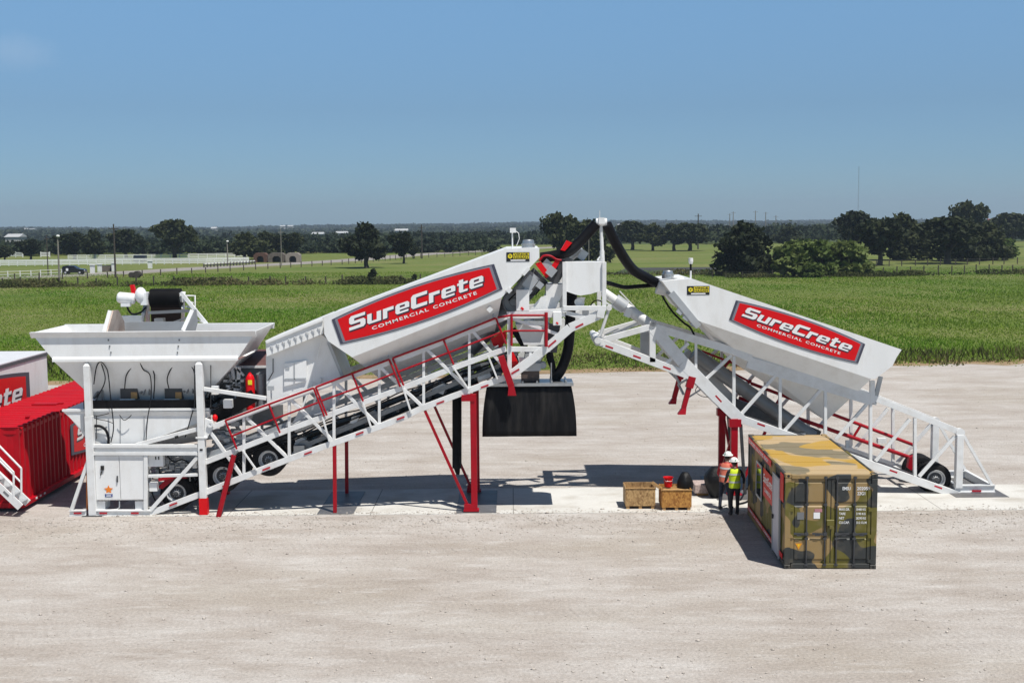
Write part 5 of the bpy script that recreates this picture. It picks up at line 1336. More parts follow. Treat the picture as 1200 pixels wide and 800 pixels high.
# --- end post and base frame
for Yp in (Y2, Y2R):
    p, q = at(1124.5, 509, Y2), at(1124.5, 577, Y2)
    MB().span((p.x - .115, Yp - .11, .2), (p.x + .115, Yp + .11, p.z)).build('end_post', WHITE2, sil, bevel=.008)
    c = Vector((p.x, Yp - .1, p.z + .07)); mb = MB(); mb.lathe(c, (0, 1, 0), [(0, 0), (0, .15), (.2, .15), (.2, 0)], 16); mb.build('lifting_eye', WHITE2, sil)
    a, b = at(1128, 508, Y2), at(1164, 571, Y2)
    MB().bar(Vector((a.x, Yp, a.z)), Vector((b.x, Yp, b.z)), .09, .08).build('end_brace', WHITE2, sil)
p, q = at(1122, 575, Y2), at(1167, 575, Y2); xl, xr = p.x - .1, q.x - .05
mb = MB()
for Yp in (Y2, Y2R):
    mb.ibeam((xl, Yp, .17), (xr, Yp, .17), .26, .16, .03)
for x in (xl + .08, xr - .08): mb.bar((x, Y2 + .085, .17), (x, Y2R - .085, .17), .26, .12, up=Vector((1, 0, 0)))
mb.build('base_frame', WHITE2, sil)
MB().bar(at(1139, 575, Y2 - .1), at(1150, 575, Y2 - .1), .07, .012).build('reflector', REFL, sil)
MB().span((xl - .2, 39.4, .022), (xr + .22, 43.1, .035)).build('base_plate', STEELPL, sil)
# --- centre support legs
for Yp in (Y2, Y2R):
    p = at(861, 490, Y2)
    lg_ = MB().span((p.x - .13, Yp - .1, .05), (p.x + .1, Yp + .1, p.z)).build('support_leg', RED, sil, bevel=.008)
    MB().span((p.x - .2, Yp - .14, p.z - .28), (p.x + .2, Yp + .14, p.z - .02)).build('leg_bracket', RED, lg_)
    MB().span((p.x - .25, Yp - .2, .03), (p.x + .25, Yp + .2, .07)).build('leg_foot', RED, lg_)
    a, b = at(868, 497, Y2), at(873, 585, Y2)
    MB().bar(Vector((a.x, Yp, a.z)), Vector((b.x, Yp, .05)), .10, .09).build('leg_brace', DGREY, sil)
p = at(861, 492, Y2)
MB().bar((p.x, Y2 + .1, p.z - .4), (p.x, Y2R - .1, .5), .08, .08).build('leg_brace', RED, sil)
MB().bar((p.x + .06, Y2 + .1, .5), (p.x + .06, Y2R - .1, p.z - .4), .08, .08).build('leg_brace', RED, sil)
mb = MB(); mb.bar(at(872, 560, Y2 + .3), at(898, 503, Y2 + .3), .09, .09); mb.build('leg_brace', RED, sil)
MB().span((p.x - .7, 39.3, .022), (p.x + 3.2, 43.1, .034)).build('base_plate', STEELPL, sil)
# --- short landing legs under the nose
for Yp, m_ in ((Y2, RED), (Y2R, RED)):
    a, b = at(811, 441, Y2), at(801, 478, Y2)
    A_, B_ = Vector((a.x, Yp, a.z)), Vector((b.x, Yp, b.z))
    mb = MB(); mb.bar(A_, A_.lerp(B_, .35), .25, .2); mb.bar(A_.lerp(B_, .3), B_, .16, .15)
    d = at(798.5, 485, Y2); D = Vector((d.x, Yp, d.z))
    mb.loft([B_ + Vector((-.07, -.08, 0)), B_ + Vector((.09, -.08, 0)), B_ + Vector((.09, .08, 0)), B_ + Vector((-.07, .08, 0))], [D + Vector((-.13, -.13, 0)), D + Vector((.13, -.13, 0)), D + Vector((.13, .13, 0)), D + Vector((-.13, .13, 0))])
    mb.build('landing_leg', m_, sil)
mb = MB(); p, q = at(797, 448, 41.0), at(783, 434, 41.3); mb.tube([p, q], .04, 6); mb.tube([at(795, 450, 41.2), at(801, 462, 41.0)], .05, 6); mb.tube([at(795, 450, 41.0), at(806, 444, 40.6)], .04, 6); mb.tube([at(790, 436, 41.0), at(797, 451, 41.0)], .04, 6)
mb.tube([at(806, 466, 40.2), at(826, 453, 40.2)], .03, 6); mb.build('leg_strut', LGREY, sil)
MB().tube([at(x, y, 40.2) for x, y, _ in smooth([(818, 452), (815, 458), (822, 464), (832, 465)])], .012, 6).build('wire', HOSE, sil)

# ================================================================== camouflage container
W_, L_, H_ = 2.438, 6.058, 2.591
ca = R(-1.92)
c0 = Vector((7.265, 31.334, 0)) + Matrix.Rotation(ca, 3, 'Z') @ Vector((W_ / 2, L_ / 2, 0))
con = thing('shipping_container', c0, 'camouflage painted steel shipping container with closed rear doors, lying in front of the silo trailer', 'shipping container', local=True)
con.rotation_euler = (0, 0, ca)
hw, hl = W_ / 2, L_ / 2
def corrug(p0, p1, z0, z1, nrm, n, depth=.036):
    """corrugated steel wall from p0 to p1 (xy), real folded sheet"""
    p0, p1, nrm = Vector((*p0, 0)), Vector((*p1, 0)), Vector((*nrm, 0)); mb = MB()
    xs = []
    for k in range(n):
        for f_, dd in ((0, 0), (.25, 0), (.5, 1), (.75, 1)): xs.append(((k + f_) / n, dd))
    xs.append((1.0, 0))
    lo = [p0.lerp(p1, t_) - nrm * (depth * dd) + Vector((0, 0, z0)) for t_, dd in xs]
    hi = [v + Vector((0, 0, z1 - z0)) for v in lo]
    m = len(lo); mb.add(lo + hi, [(k, k + 1, m + k + 1, m + k) for k in range(m - 1)]); return mb
mb = MB(); mb.span((-hw + .05, -hl + .12, H_ - .06), (hw - .05, hl - .06, H_ - .03)); 
for k in range(5):
    y = -hl + .6 + k * 1.15; mb.span((-hw + .12, y, H_ - .0299), (hw - .12, y + .5, H_ - .022))
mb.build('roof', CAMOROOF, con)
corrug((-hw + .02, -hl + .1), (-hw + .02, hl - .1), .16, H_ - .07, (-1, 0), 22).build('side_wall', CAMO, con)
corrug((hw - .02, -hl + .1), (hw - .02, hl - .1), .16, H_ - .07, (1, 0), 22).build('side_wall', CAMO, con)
corrug((-hw + .1, hl - .02), (hw - .1, hl - .02), .16, H_ - .07, (0, 1), 9).build('end_wall', CAMO, con)
mb = MB()
for x in (-hw, hw):
    s_ = 1 if x < 0 else -1
    mb.span((x, -hl + .17, H_ - .075), (x + .07 * s_, hl - .17, H_ - .012)); mb.span((x, -hl + .17, .02), (x + .07 * s_, hl - .17, .165))
    for y in (-hl, hl):
        t_ = 1 if y < 0 else -1
        mb.span((x, y, .13), (x + .15 * s_, y + .1 * t_, H_ - .13))
for y in (-hl, hl):
    t_ = 1 if y < 0 else -1
    mb.span((-hw + .17, y + .005 * t_, H_ - .13), (hw - .17, y + .1 * t_, H_ - .02)); mb.span((-hw + .17, y + .005 * t_, .03), (hw - .17, y + .1 * t_, .15))
mb.build('frame', CAMO, con, bevel=.006)
for x in (-hw, hw):
    for y in (-hl, hl):
        for z in (0, H_):
            s_, t_, u_ = (1 if x < 0 else -1), (1 if y < 0 else -1), (1 if z == 0 else -1)
            cc = Vector((x + (.081 - .004) * s_, y + (.089 - .004) * t_, z + .059 * u_ + (.004 if z else .0)))
            co_ = MB().box(cc, (.162, .178, .118)).build('corner_casting', CAMO, con, bevel=.008)
            mb = MB(); mb.lathe(cc + Vector((0, -.0895 * t_, 0)), (0, -t_, 0), [(0, .036), (.0015, .036), (.0016, 0)], 12); mb.lathe(cc + Vector((-.0815 * s_, 0, 0)), (-s_, 0, 0), [(0, .036), (.0015, .036), (.0016, 0)], 12)
            mb.build('casting_hole', STBLACK, co_)
# two rear doors with their locking bars
yd = -hl + .03
for k in range(2):
    xa, xb = (-hw + .155, -.012) if k == 0 else (.012, hw - .155)
    mb = MB(); mb.span((xa, yd + .03, .16), (xb, yd + .06, H_ - .14))
    mb.span((xa, yd, .16), (xa + .09, yd + .0295, H_ - .14)); mb.span((xb - .09, yd, .16), (xb, yd + .0295, H_ - .14))
    # horizontal swages pressed in the leaf
    z_ = [.16, .26, .86, .93, 1.72, 1.80, H_ - .24, H_ - .14]
    for za, zb_ in ((.25, .83), (.93, 1.72), (1.81, H_ - .22)):
        mb.loft([Vector((xa + .091, yd + .0295, za)), Vector((xb - .091, yd + .0295, za)), Vector((xb - .091, yd + .0295, zb_)), Vector((xa + .091, yd + .0295, zb_))],
                [Vector((xa + .115, yd + .004, za + .03)), Vector((xb - .115, yd + .004, za + .03)), Vector((xb - .115, yd + .004, zb_ - .03)), Vector((xa + .115, yd + .004, zb_ - .03))], False, True)
    d = mb.build('door', CAMO, con, bevel=.004)
    for x in ((xa + .42, xb - .14) if k == 0 else (xa + .14, xb - .44)):
        mb = MB(); mb.tube([(x, yd - .03, .1), (x, yd - .03, H_ - .06)], .021, 8)
        for z in (.12, .84, 1.76, H_ - .1): mb.box((x, yd - .02, z), (.09, .05, .06))
        mb.build('locking_bar', DGREY, d)
        mb = MB(); sg = 1 if (k == 0) == (x < xa + .6) else -1
        mb.bar((x, yd - .045, .96), (x + (.34 if k else -.34), yd - .045, .98), .05, .02); mb.box((x + (.2 if k else -.2), yd - .04, .94), (.12, .03, .05)); mb.box((x, yd - .04, .97), (.09, .05, .08)); mb.build('door_handle', DGREY, d)
    xe = xa if k == 0 else xb
    for z in (.22, .9, 1.62, 2.28): MB().box((xe, yd - .012, z), (.14, .04, .09)).build('hinge', CAMO, d)
MB().span((-.012, yd + .012, .17), (.012, yd + .022, H_ - .15)).build('door_gasket', STBLACK, con)
mb = MB(); mb.box((-.02, yd - .05, 1.28), (.2, .09, .16)); mb.box((.0, yd - .06, 1.16), (.1, .07, .1)); mb.build('lock_box', CAMO, con, bevel=.01)
rX, uZ = Vector((1, 0, 0)), Vector((0, 0, 1))
yt = yd - .0035
for body_, x, z, h_, w_ in (('EMSU', .30, 2.155, .085, .21), ('202059 0', .68, 2.155, .085, .44), ('22G1', .69, 2.02, .085, .21), ('MAX.GR.', .22, 1.60, .065, .28), ('30480 KG', .67, 1.60, .06, .25), ('TARE', .22, 1.48, .065, .17), ('2190 KG', .67, 1.48, .06, .25), ('NET', .22, 1.36, .065, .14), ('28290 KG', .67, 1.36, .06, .26), ('CU.CAP.', .22, 1.24, .065, .28), ('33.2 CU.M', .68, 1.24, .06, .27)):
    text_mesh(body_, (x, yt, z), rX, uZ, w_, h_, 0, .018).build('door_lettering', LETTER, con)
def flat(name, x, z, w, h, m, y=None, parent=None):
    y = yt if y is None else y
    return MB().span((x - w / 2, y - .003, z - h / 2), (x + w / 2, y + .001, z + h / 2)).build(name, m, parent or con)
flat('grey_patch', -.80, 1.45, .18, .2, GREY)
flat('white_placard', -.37, 1.46, .17, .17, LETTER); flat('placard_strip', -.33, 1.60, .2, .09, mat('faded_pink', (.45, .2, .22), .5))
mb = MB(); tri = [(-.93, .70), (-.75, .70), (-.84, .53)]; mb.loft([Vector((x, yt - .002, z)) for x, z in tri], [Vector((x, yt + .001, z)) for x, z in tri]); tr_ = mb.build('warning_triangle', mat('amber', (.75, .30, .01), .45), con)
mb = MB(); tri = [(-.865, .672), (-.815, .672), (-.84, .60)]; mb.loft([Vector((x, yt - .004, z)) for x, z in tri], [Vector((x, yt - .0021, z)) for x, z in tri]); mb.build('triangle_mark', YELLOW, tr_)
# left side wall: office door, red banners, window
sx_ = -hw - .012
DOORM = mat('office_door_grey', (.50, .50, .55), .45, var=.04)
mb = MB(); mb.span((sx_ - .03, -hl + .62, .12), (sx_ + .02, -hl + 1.55, 2.28)); od = mb.build('office_door', DOORM, con, bevel=.008)
mb = MB(); mb.span((sx_ - .045, -hl + .60, .1), (sx_ - .01, -hl + .68, 2.33)); mb.span((sx_ - .045, -hl + 1.5, .1), (sx_ - .01, -hl + 1.58, 2.33)); mb.span((sx_ - .045, -hl + .69, 2.25), (sx_ - .01, -hl + 1.49, 2.33)); mb.build('door_frame', LGREY, od)
MB().box((sx_ - .06, -hl + 1.42, 1.1), (.05, .05, .12)).build('handle', STBLACK, od)
nX = Vector((-1, 0, 0)); rS = Vector((0, -1, 0))
bn = MB().span((sx_ - .014, -hl + .16, 2.28 - .5), (sx_ - .004, -hl + .6, 2.52)).build('red_banner', REDB, con)
bn = MB().span((sx_ - .014, -hl + 2.0, 2.36), (sx_ - .004, hl - .2, 2.53)).build('red_banner', REDB, con)
text_mesh('CONCRETE  SOLUTIONS  READY', (sx_ - .017, hl - .35, 2.40), rS, uZ, 3.3, .10, 0, .02).build('lettering', LETTER, bn)
bn = MB().span((sx_ - .014, -hl + .2, .22), (sx_ - .004, hl - .2, .36)).build('red_banner', REDB, con)
text_mesh('COMMERCIAL CONCRETE   COMMERCIAL CONCRETE', (sx_ - .017, hl - .35, .25), rS, uZ, 5.0, .08, 0, .02).build('lettering', LETTER, bn)
bn = MB().span((sx_ - .014, -hl + 1.66, 1.3), (sx_ - .004, -hl + 3.2, 2.12)).build('red_banner', REDB, con)
word_mesh('SureCrete', (sx_ - .017, -hl + 3.15, 1.72), rS, uZ, 1.42, .25).build('lettering', LETTER, bn)
text_mesh('COMMERCIAL', (sx_ - .017, -hl + 3.0, 1.46), rS, uZ, 1.1, .12, 0, .02).build('lettering', LETTER, bn)
wd_ = MB().span((sx_ - .02, -hl + 3.5, 1.1), (sx_, -hl + 4.3, 2.05)).build('window', GLASS, con)
mb = MB(); mb.span((sx_ - .03, -hl + 3.45, 2.05), (sx_, -hl + 4.35, 2.11)); mb.span((sx_ - .03, -hl + 3.45, 1.04), (sx_, -hl + 4.35, 1.1)); mb.span((sx_ - .03, -hl + 3.44, 1.1), (sx_, -hl + 3.5, 2.05)); mb.span((sx_ - .03, -hl + 4.3, 1.1), (sx_, -hl + 4.36, 2.05)); mb.build('window_frame', LGREY, wd_)

# ================================================================== red container at the left edge
XR, XL_, YN, YE, ZT = -16.12, -18.62, 38.5, 50.6, 2.8
rc = thing('red_container', ((XR + XL_) / 2, (YN + YE) / 2, 0), 'long bright red corrugated container with a ribbed roof beside the flared hopper', 'shipping container')
mb = MB()
n_ = 30
yy = np.linspace(YN, YE, n_ * 4 + 1)
prof_ = [0, .0, .05, .05]
def roofz(i): return ZT - (.09 if i % 4 in (2, 3) else 0.0)
lo_ = []
for i, y in enumerate(yy): lo_.append((y, roofz(i)))
vs = [Vector((XL_, y, z)) for y, z in lo_] + [Vector((XR, y, z)) for y, z in lo_]
m_ = len(lo_); mb.add(vs, [(k, k + 1, m_ + k + 1, m_ + k) for k in range(m_ - 1)])
mb.span((XL_ + .02, YN + .02, ZT - .22), (XR - .02, YE - .02, ZT - .11))
mb.build('roof', REDBOX, rc)
corrug((XR, YN), (XR, YE), .32, ZT - .02, (1, 0), 34, .07).build('side_wall', REDBOX, rc)
corrug((XL_, YN), (XL_, YE), .32, ZT - .02, (-1, 0), 42, .05).build('side_wall', REDBOX, rc)
corrug((XL_, YN), (XR, YN), .32, ZT - .02, (0, -1), 3, .05).build('end_wall', REDBOX, rc)
corrug((XL_, YE), (XR, YE), .32, ZT - .02, (0, 1), 9, .05).build('end_wall', REDBOX, rc)
mb = MB()
mb.span((XR - .1, YN - .05, .16), (XR + .12, YE, .33)); mb.span((XL_ - .12, YN - .05, .16), (XL_ + .1, YE, .33)); mb.span((XL_ - .1, YN - .07, .14), (XR + .08, YN + .1, .325))
mb.build('bottom_rail', REDBOX, rc, bevel=.02)
mb = MB()
for y in (YN + 1.5, YN + 6, YE - 1): mb.span((XL_ + .2, y, .0), (XR - .2, y + .3, .16))
mb.build('skid', DGREY, rc)
mb = MB()
for k in range(3): mb.box((XR + .125, YN + .9 + k * .35, .26), (.02, .12, .06))
mb.build('label_plate', WHITE2, rc)
mb = MB(); mb.box(((XL_ + XR) / 2 + .2, YN + 5, ZT + .02), (.9, .35, .06)); mb.build('roof_hatch', REDBOX, rc); [MB().box((XR - .5, YN + 2 + 3.1 * k, ZT + .03), (.12, .12, .06)).build('roof_fitting', REDBOX, rc) for k in range(4)]
# company sign on its long wall
def wsign(parent, X, y0, y1, z0, z1, word, sub, name='logo_panel', wd=.845, x0=-.425):
    c = Vector((X, (y0 + y1) / 2, (z0 + z1) / 2)); r = Vector((0, 1, 0)); u = Vector((0, 0, 1)); n = Vector((1, 0, 0)); Lw, Hh = y1 - y0, z1 - z0
    def lens(w, h, b, lift, th):
        N = 14; top = [c + r * (-w / 2 + w * i / N) + u * (h / 2 + b * (1 - (2 * i / N - 1) ** 2)) for i in range(N + 1)]
        bot = [c + r * (w / 2 - w * i / N) - u * (h / 2 + b * (1 - (2 * i / N - 1) ** 2)) for i in range(N + 1)]
        P = [p + n * lift for p in top + bot]; return MB().loft(P, [p - n * th for p in P])
    b = Hh * .17
    pan = lens(Lw, Hh, b, .02, .03).build(name, SIGNGREY, parent)
    lens(Lw * .93, Hh * .86, b * .95, .025, .003).build('panel_face', REDB, pan)
    cap = Hh * .42; o = c + r * (Lw * x0) - u * (Hh * .1)
    word_mesh(word, o + n * .030 - u * (Hh * .04), r, u, Lw * wd, cap, .3, .035).build('lettering_shadow', LETTERK, pan)
    word_mesh(word, o + n * .034, r, u, Lw * wd, cap, .3).build('lettering', LETTER, pan)
    if sub:
        for w2, f0, f1 in zip(sub.split(), (0, .585), (.54, .415)):
            text_mesh(w2, c + r * (Lw * (x0 + .1 + (wd - .2) * f0)) - u * (Hh * .42) + n * .03, r, u, Lw * (wd - .2) * f1, Hh * .12, 0, .02, spacing=1.25).build('small_lettering', LETTER, pan)
    return pan
wsign(rc, XR + .01, 43.0, 49.8, 1.0, 2.1, 'SureCrete', 'COMMERCIAL CONCRETE')

# access stair with its white handrail in front of the red container
st = thing('access_stair', (at(15, 590, 38.1).x, 38.1, 0), 'white metal stair with handrail climbing left in front of the red container', 'stairs')
Ya, Yb2 = 37.75, 38.35
mb = MB()
a, b = at(24, 594, Ya), at(-30, 543, Ya)
for Yq in (Ya, Yb2): mb.bar(Vector((a.x, Yq, a.z)), Vector((b.x, Yq, b.z)), .24, .05)
mb.build('stringer', WHITE2, st)
mb = MB()
for k in range(6):
    c = a.lerp(b, (k + .5) / 6); mb.span((c.x - .13, Ya + .03, c.z - .02), (c.x + .13, Yb2 - .03, c.z + .02))
mb.build('tread', LGREY, st)
for Yq in (Ya, Yb2):
    mb = MB()
    t0, t1, t2 = at(16, 573, Ya), at(16, 553, Ya), at(-30, 506, Ya)
    m1, m2 = at(16, 570, Ya), at(-30, 524, Ya)
    f_ = lambda p: Vector((p.x, Yq, p.z))
    mb.tube([f_(at(16, 584, Ya)), f_(t1)], .035, 8); mb.tube([f_(t1), f_(t2)], .035, 8); mb.tube([f_(m1), f_(m2)], .032, 8)
    mb.build('handrail', WHITE2, st)
d = (b - a).normalized(); 
for k, w_ in ((.16, 'SAFE STEP'), (.48, 'MIND HEAD')):
    pass
MB().bar(a.lerp(b, .25) + Vector((0, -.03, .01)), a.lerp(b, .36) + Vector((0, -.03, .01)), .07, .006).build('stringer_mark', GREY, st)
MB().bar(a.lerp(b, .5) + Vector((0, -.03, .01)), a.lerp(b, .58) + Vector((0, -.03, .01)), .06, .006).build('stringer_mark', GREY, st)

# white box trailer behind the red container
XW = -19.62
wt = thing('box_trailer', (XW - 1.3, 43.0, 0), 'white box trailer with a red logo panel, parked behind the red container', 'trailer')
MB().span((XW - 2.6, 36.0, 1.15), (XW, 50.1, 4.02)).build('box_body', WHITE, wt, bevel=.03)
MB().span((XW - 2.62, 35.98, 4.02), (XW + .02, 50.12, 4.10)).build('box_roof', mat('trailer_roof', (.62, .63, .66), .5, var=.05), wt, bevel=.02)
MB().span((XW + .001, 36.0, 3.90), (XW + .03, 50.13, 4.035)).build('roof_trim', mat('trim_dark', (.08, .08, .10), .4), wt)
MB().span((XW - 2.5, 36.2, .75), (XW - .1, 49.8, 1.148)).build('chassis', DGREY, wt)
for y in (38.0, 39.3):
    for X_, f_ in ((XW - .12, 1), (XW - 2.48, -1)):
        mb = MB(); ax = Vector((-f_, 0, 0)); mb.lathe((X_, y, .5), ax, [(0, .28), (0, .43), (.05, .5), (.25, .5), (.3, .43), (.3, .28)], 28); ty = mb.build('tyre', TYRE, wt)
        mb = MB(); mb.lathe((X_ + .0, y, .5), ax, [(0, .29), (.06, .24), (.05, .1), (0, .08), (0, 0)], 20); mb.build('rim', RIM, wt)
mb = MB(); mb.span((XW - .5, 47.5, 0), (XW - .35, 47.65, .75)); mb.span((XW - 2.2, 47.5, 0), (XW - 2.05, 47.65, .75)); mb.build('landing_leg', DGREY, wt)
wsign(wt, XW + .012, 37.2, 48.1, 1.75, 3.45, 'SureCrete', 'COMMERCIAL CONCRETE', wd=.87, x0=-.435)

# ================================================================== crates, slab, bags
def crate(name, a, b, m, label, dz, depth):
    p, q = gp(*a), gp(*b); w = (q.x - p.x); Y = (p.y + q.y) / 2; cx = (p.x + q.x) / 2
    t = thing(name, (cx, Y + depth / 2, 0.02), label, 'crate', 'open wooden crates on the pad')
    z0, z1 = .12, dz
    MB().span((cx - w / 2, Y, z0), (cx + w / 2, Y + .025, z1)).build('front_panel', m, t)
    MB().span((cx - w / 2, Y + depth - .025, z0), (cx + w / 2, Y + depth, z1 + .03)).build('back_panel', m, t)
    for x in (cx - w / 2 + .001, cx + w / 2 - .026): MB().span((x, Y + .0255, z0), (x + .025, Y + depth - .0255, z1 + .02)).build('side_panel', m, t)
    MB().span((cx - w / 2 + .03, Y + .03, z0), (cx + w / 2 - .03, Y + depth - .03, z0 + .03)).build('floor_panel', m, t)
    mb = MB()
    for x in (cx - w / 2 + .03, cx - .05, cx + w / 2 - .13): mb.span((x, Y + .02, .022), (x + .1, Y + depth - .02, z0 - .002))
    mb.build('skid', WOOD, t)
    for x in (cx - w / 2 + .027, cx + w / 2 - .067): MB().span((x, Y + .03, z0 + .03), (x + .04, Y + .07, z1)).build('corner_post', WOOD, t)
    MB().span((cx - w / 2 - .02, Y - .02, z1), (cx + w / 2 + .02, Y + .05, z1 + .02)).build('top_rail', WOOD, t)
    return t, cx, Y, w
cr1, cx1, Yc1, w1 = crate('wooden_crate', (733, 597), (768, 596.7), OSB1, 'open tan strand board crate, empty, standing left of the filled one', .70, .85)
cr2, cx2, Yc2, w2 = crate('wooden_crate', (775.5, 598.5), (810.5, 598.5), OSB2, 'open orange strand board crate filled with a red bucket, boards and a black sack', .68, .85)
# what lies in the second crate
c = at(783, 573, Yc2 + .5); c.z = .70
bk = thing('red_bucket', c, 'red plastic bucket standing on the boards in the orange wooden crate', 'bucket')
MB().lathe(c, (0, 0, 1), [(0, 0), (0, .12), (.30, .155), (.31, .17), (.28, .15), (.03, .11), (.03, 0)], 20).build('bucket_body', REDB, bk)
MB().tube([c + Vector((-.16, 0, .29)), c + Vector((-.1, -.15, .2)), c + Vector((.1, -.15, .2)), c + Vector((.16, 0, .29))], .008, 6).build('bucket_handle', GALV, bk)
for pts, lb in ((((764, 565), (779, 575)), 'pale loose board leaning out to the left over the orange crate'), (((792, 569), (782, 577)), 'short dark board leaning to the right in the orange crate'), (((805, 572.5), (777, 573.5)), 'loose tan board lying across the orange crate')):
    p, q = at(*pts[0], Yc2 + .4), at(*pts[1], Yc2 + .35)
    tag(MB().bar(p, q, .10 if 'tan' not in lb else .05, .04 if 'tan' not in lb else .5).build('loose_board', WOOD, None), lb, 'board', 'loose boards in the crate')
def sack(name, c, rx, ry, h, label, seed):
    rs = np.random.default_rng(seed); mb = MB(); n, m = 22, 12; vs = []; fs = []
    for i in range(m + 1):
        t_ = i / m; 
        for k in range(n):
            ph = 2 * math.pi * k / n; rad = (math.sin(math.pi * min(.5 + .0, t_ * .5 + .12)) ) * (1 - max(0, t_ - .55) ** 2 * 3.2) * (1 + .05 * math.sin(5 * ph + seed + 3 * t_) + .03 * math.sin(9 * ph - 5 * t_))
            rad = max(rad, .02)
            vs.append(Vector((c[0] + rx * rad * math.cos(ph), c[1] + ry * rad * math.sin(ph), c[2] + h * t_)))
    for i in range(m):
        for k in range(n): fs.append((i * n + k, i * n + (k + 1) % n, (i + 1) * n + (k + 1) % n, (i + 1) * n + k))
    fs += [tuple(range(m * n, m * n + n)), tuple(reversed(range(n)))]
    mb.add(vs, fs, True)
    return tag(mb.build(name, BAGM, None), label, 'sack', 'black plastic sacks')
BAGM = mat('black_plastic_sheet', (.006, .006, .007), .55, var=.3, scale=6, bump=.5, bscale=6, spec=.3)
p = at(803, 575, Yc2 + .45); sack('black_sack', (p.x, p.y + .05, .18), .27, .27, p.z + .62 - .18, 'tall black plastic sack standing in the orange wooden crate', 2)
p = gp(841, 586); sack('black_sack', (p.x, p.y + .35, .025), .42, .42, 1.05, 'big black plastic sack on the ground behind the worker in red', 5)
p, q = gp(814, 582), gp(831, 582)
sl = thing('foam_block', ((p.x + q.x) / 2, p.y + .3, .02), 'pinkish grey speckled block on low skids between the orange crate and the workers', 'block')
MB().span((p.x, p.y, .12), (q.x + .12, p.y + .75, .42)).build('block_body', mat('speckled_grey', (.42, .33, .30), .85, var=.35, scale=14), sl, bevel=.015)
MB().span((p.x + .1, p.y + .1, .022), (q.x, p.y + .65, .118)).build('skid', WOOD, sl)
for k, pts in enumerate(([(868, 585), (872, 578), (876, 572), (884, 575)], [(866, 590), (874, 588), (880, 584)])):
    tag(MB().tube([gp(x, y, .06) for x, y, _ in smooth(pts)], .03, 6).build('power_cable', HOSE, None), ['dark cable looping up beside the camouflage container', 'dark cable lying flat at the feet of the workers'][k], 'cable')

# ================================================================== people
SKIN = mat('skin', (.28, .15, .10), .5, var=.08)
NAVY = mat('navy_denim', (.02, .025, .045), .8, var=.25, scale=20)
BLACKCL = mat('black_cloth', (.014, .014, .017), .85, var=.25, scale=20)
REDCL = mat('red_shirt', (.42, .02, .03), .8, var=.15, scale=15)
HIVIS = mat('hi_vis_yellow', (.62, .78, .02), .6, var=.08, scale=10)
HIVISO = mat('hi_vis_orange', (.75, .12, .05), .6, var=.1, scale=10)
STRIPE = mat('reflective_stripe', (.62, .62, .60), .35, var=.08)
HELM = mat('helmet_white', (.80, .80, .78), .3, var=.03)
HAIR = mat('dark_hair', (.02, .015, .012), .7)
BOOT = mat('boot_leather', (.03, .024, .02), .6, var=.2)
GLOVE = mat('pink_glove', (.5, .05, .10), .7, var=.1)
def skinned(joints, edges, root, mats, pick, name, parent):
    """one continuous body grown over a skeleton with the Skin modifier"""
    names = list(joints); idx = {n: i for i, n in enumerate(names)}
    me = bpy.data.meshes.new(name); me.from_pydata([joints[n][0] for n in names], [(idx[a], idx[b]) for a, b in edges], [])
    ob = bpy.data.objects.new(name, me); C.objects.link(ob)
    md = ob.modifiers.new('skin', 'SKIN'); md.use_smooth_shade = True
    for n in names:
        sv = me.skin_vertices[0].data[idx[n]]; r = joints[n][1]; sv.radius = (r, r) if isinstance(r, (int, float)) else r
        sv.use_root = (n == root)
    sd = ob.modifiers.new('sub', 'SUBSURF'); sd.levels = sd.render_levels = 2
    dg = bpy.context.evaluated_depsgraph_get(); nm = bpy.data.meshes.new_from_object(ob.evaluated_get(dg)); nm.name = name
    bpy.data.objects.remove(ob)
    nm.materials.clear()
    for m in mats: nm.materials.append(m)
    for p in nm.polygons: p.material_index = pick(p.center); p.use_smooth = True
    o = bpy.data.objects.new(name, nm); C.objects.link(o); o.parent = parent
    return o
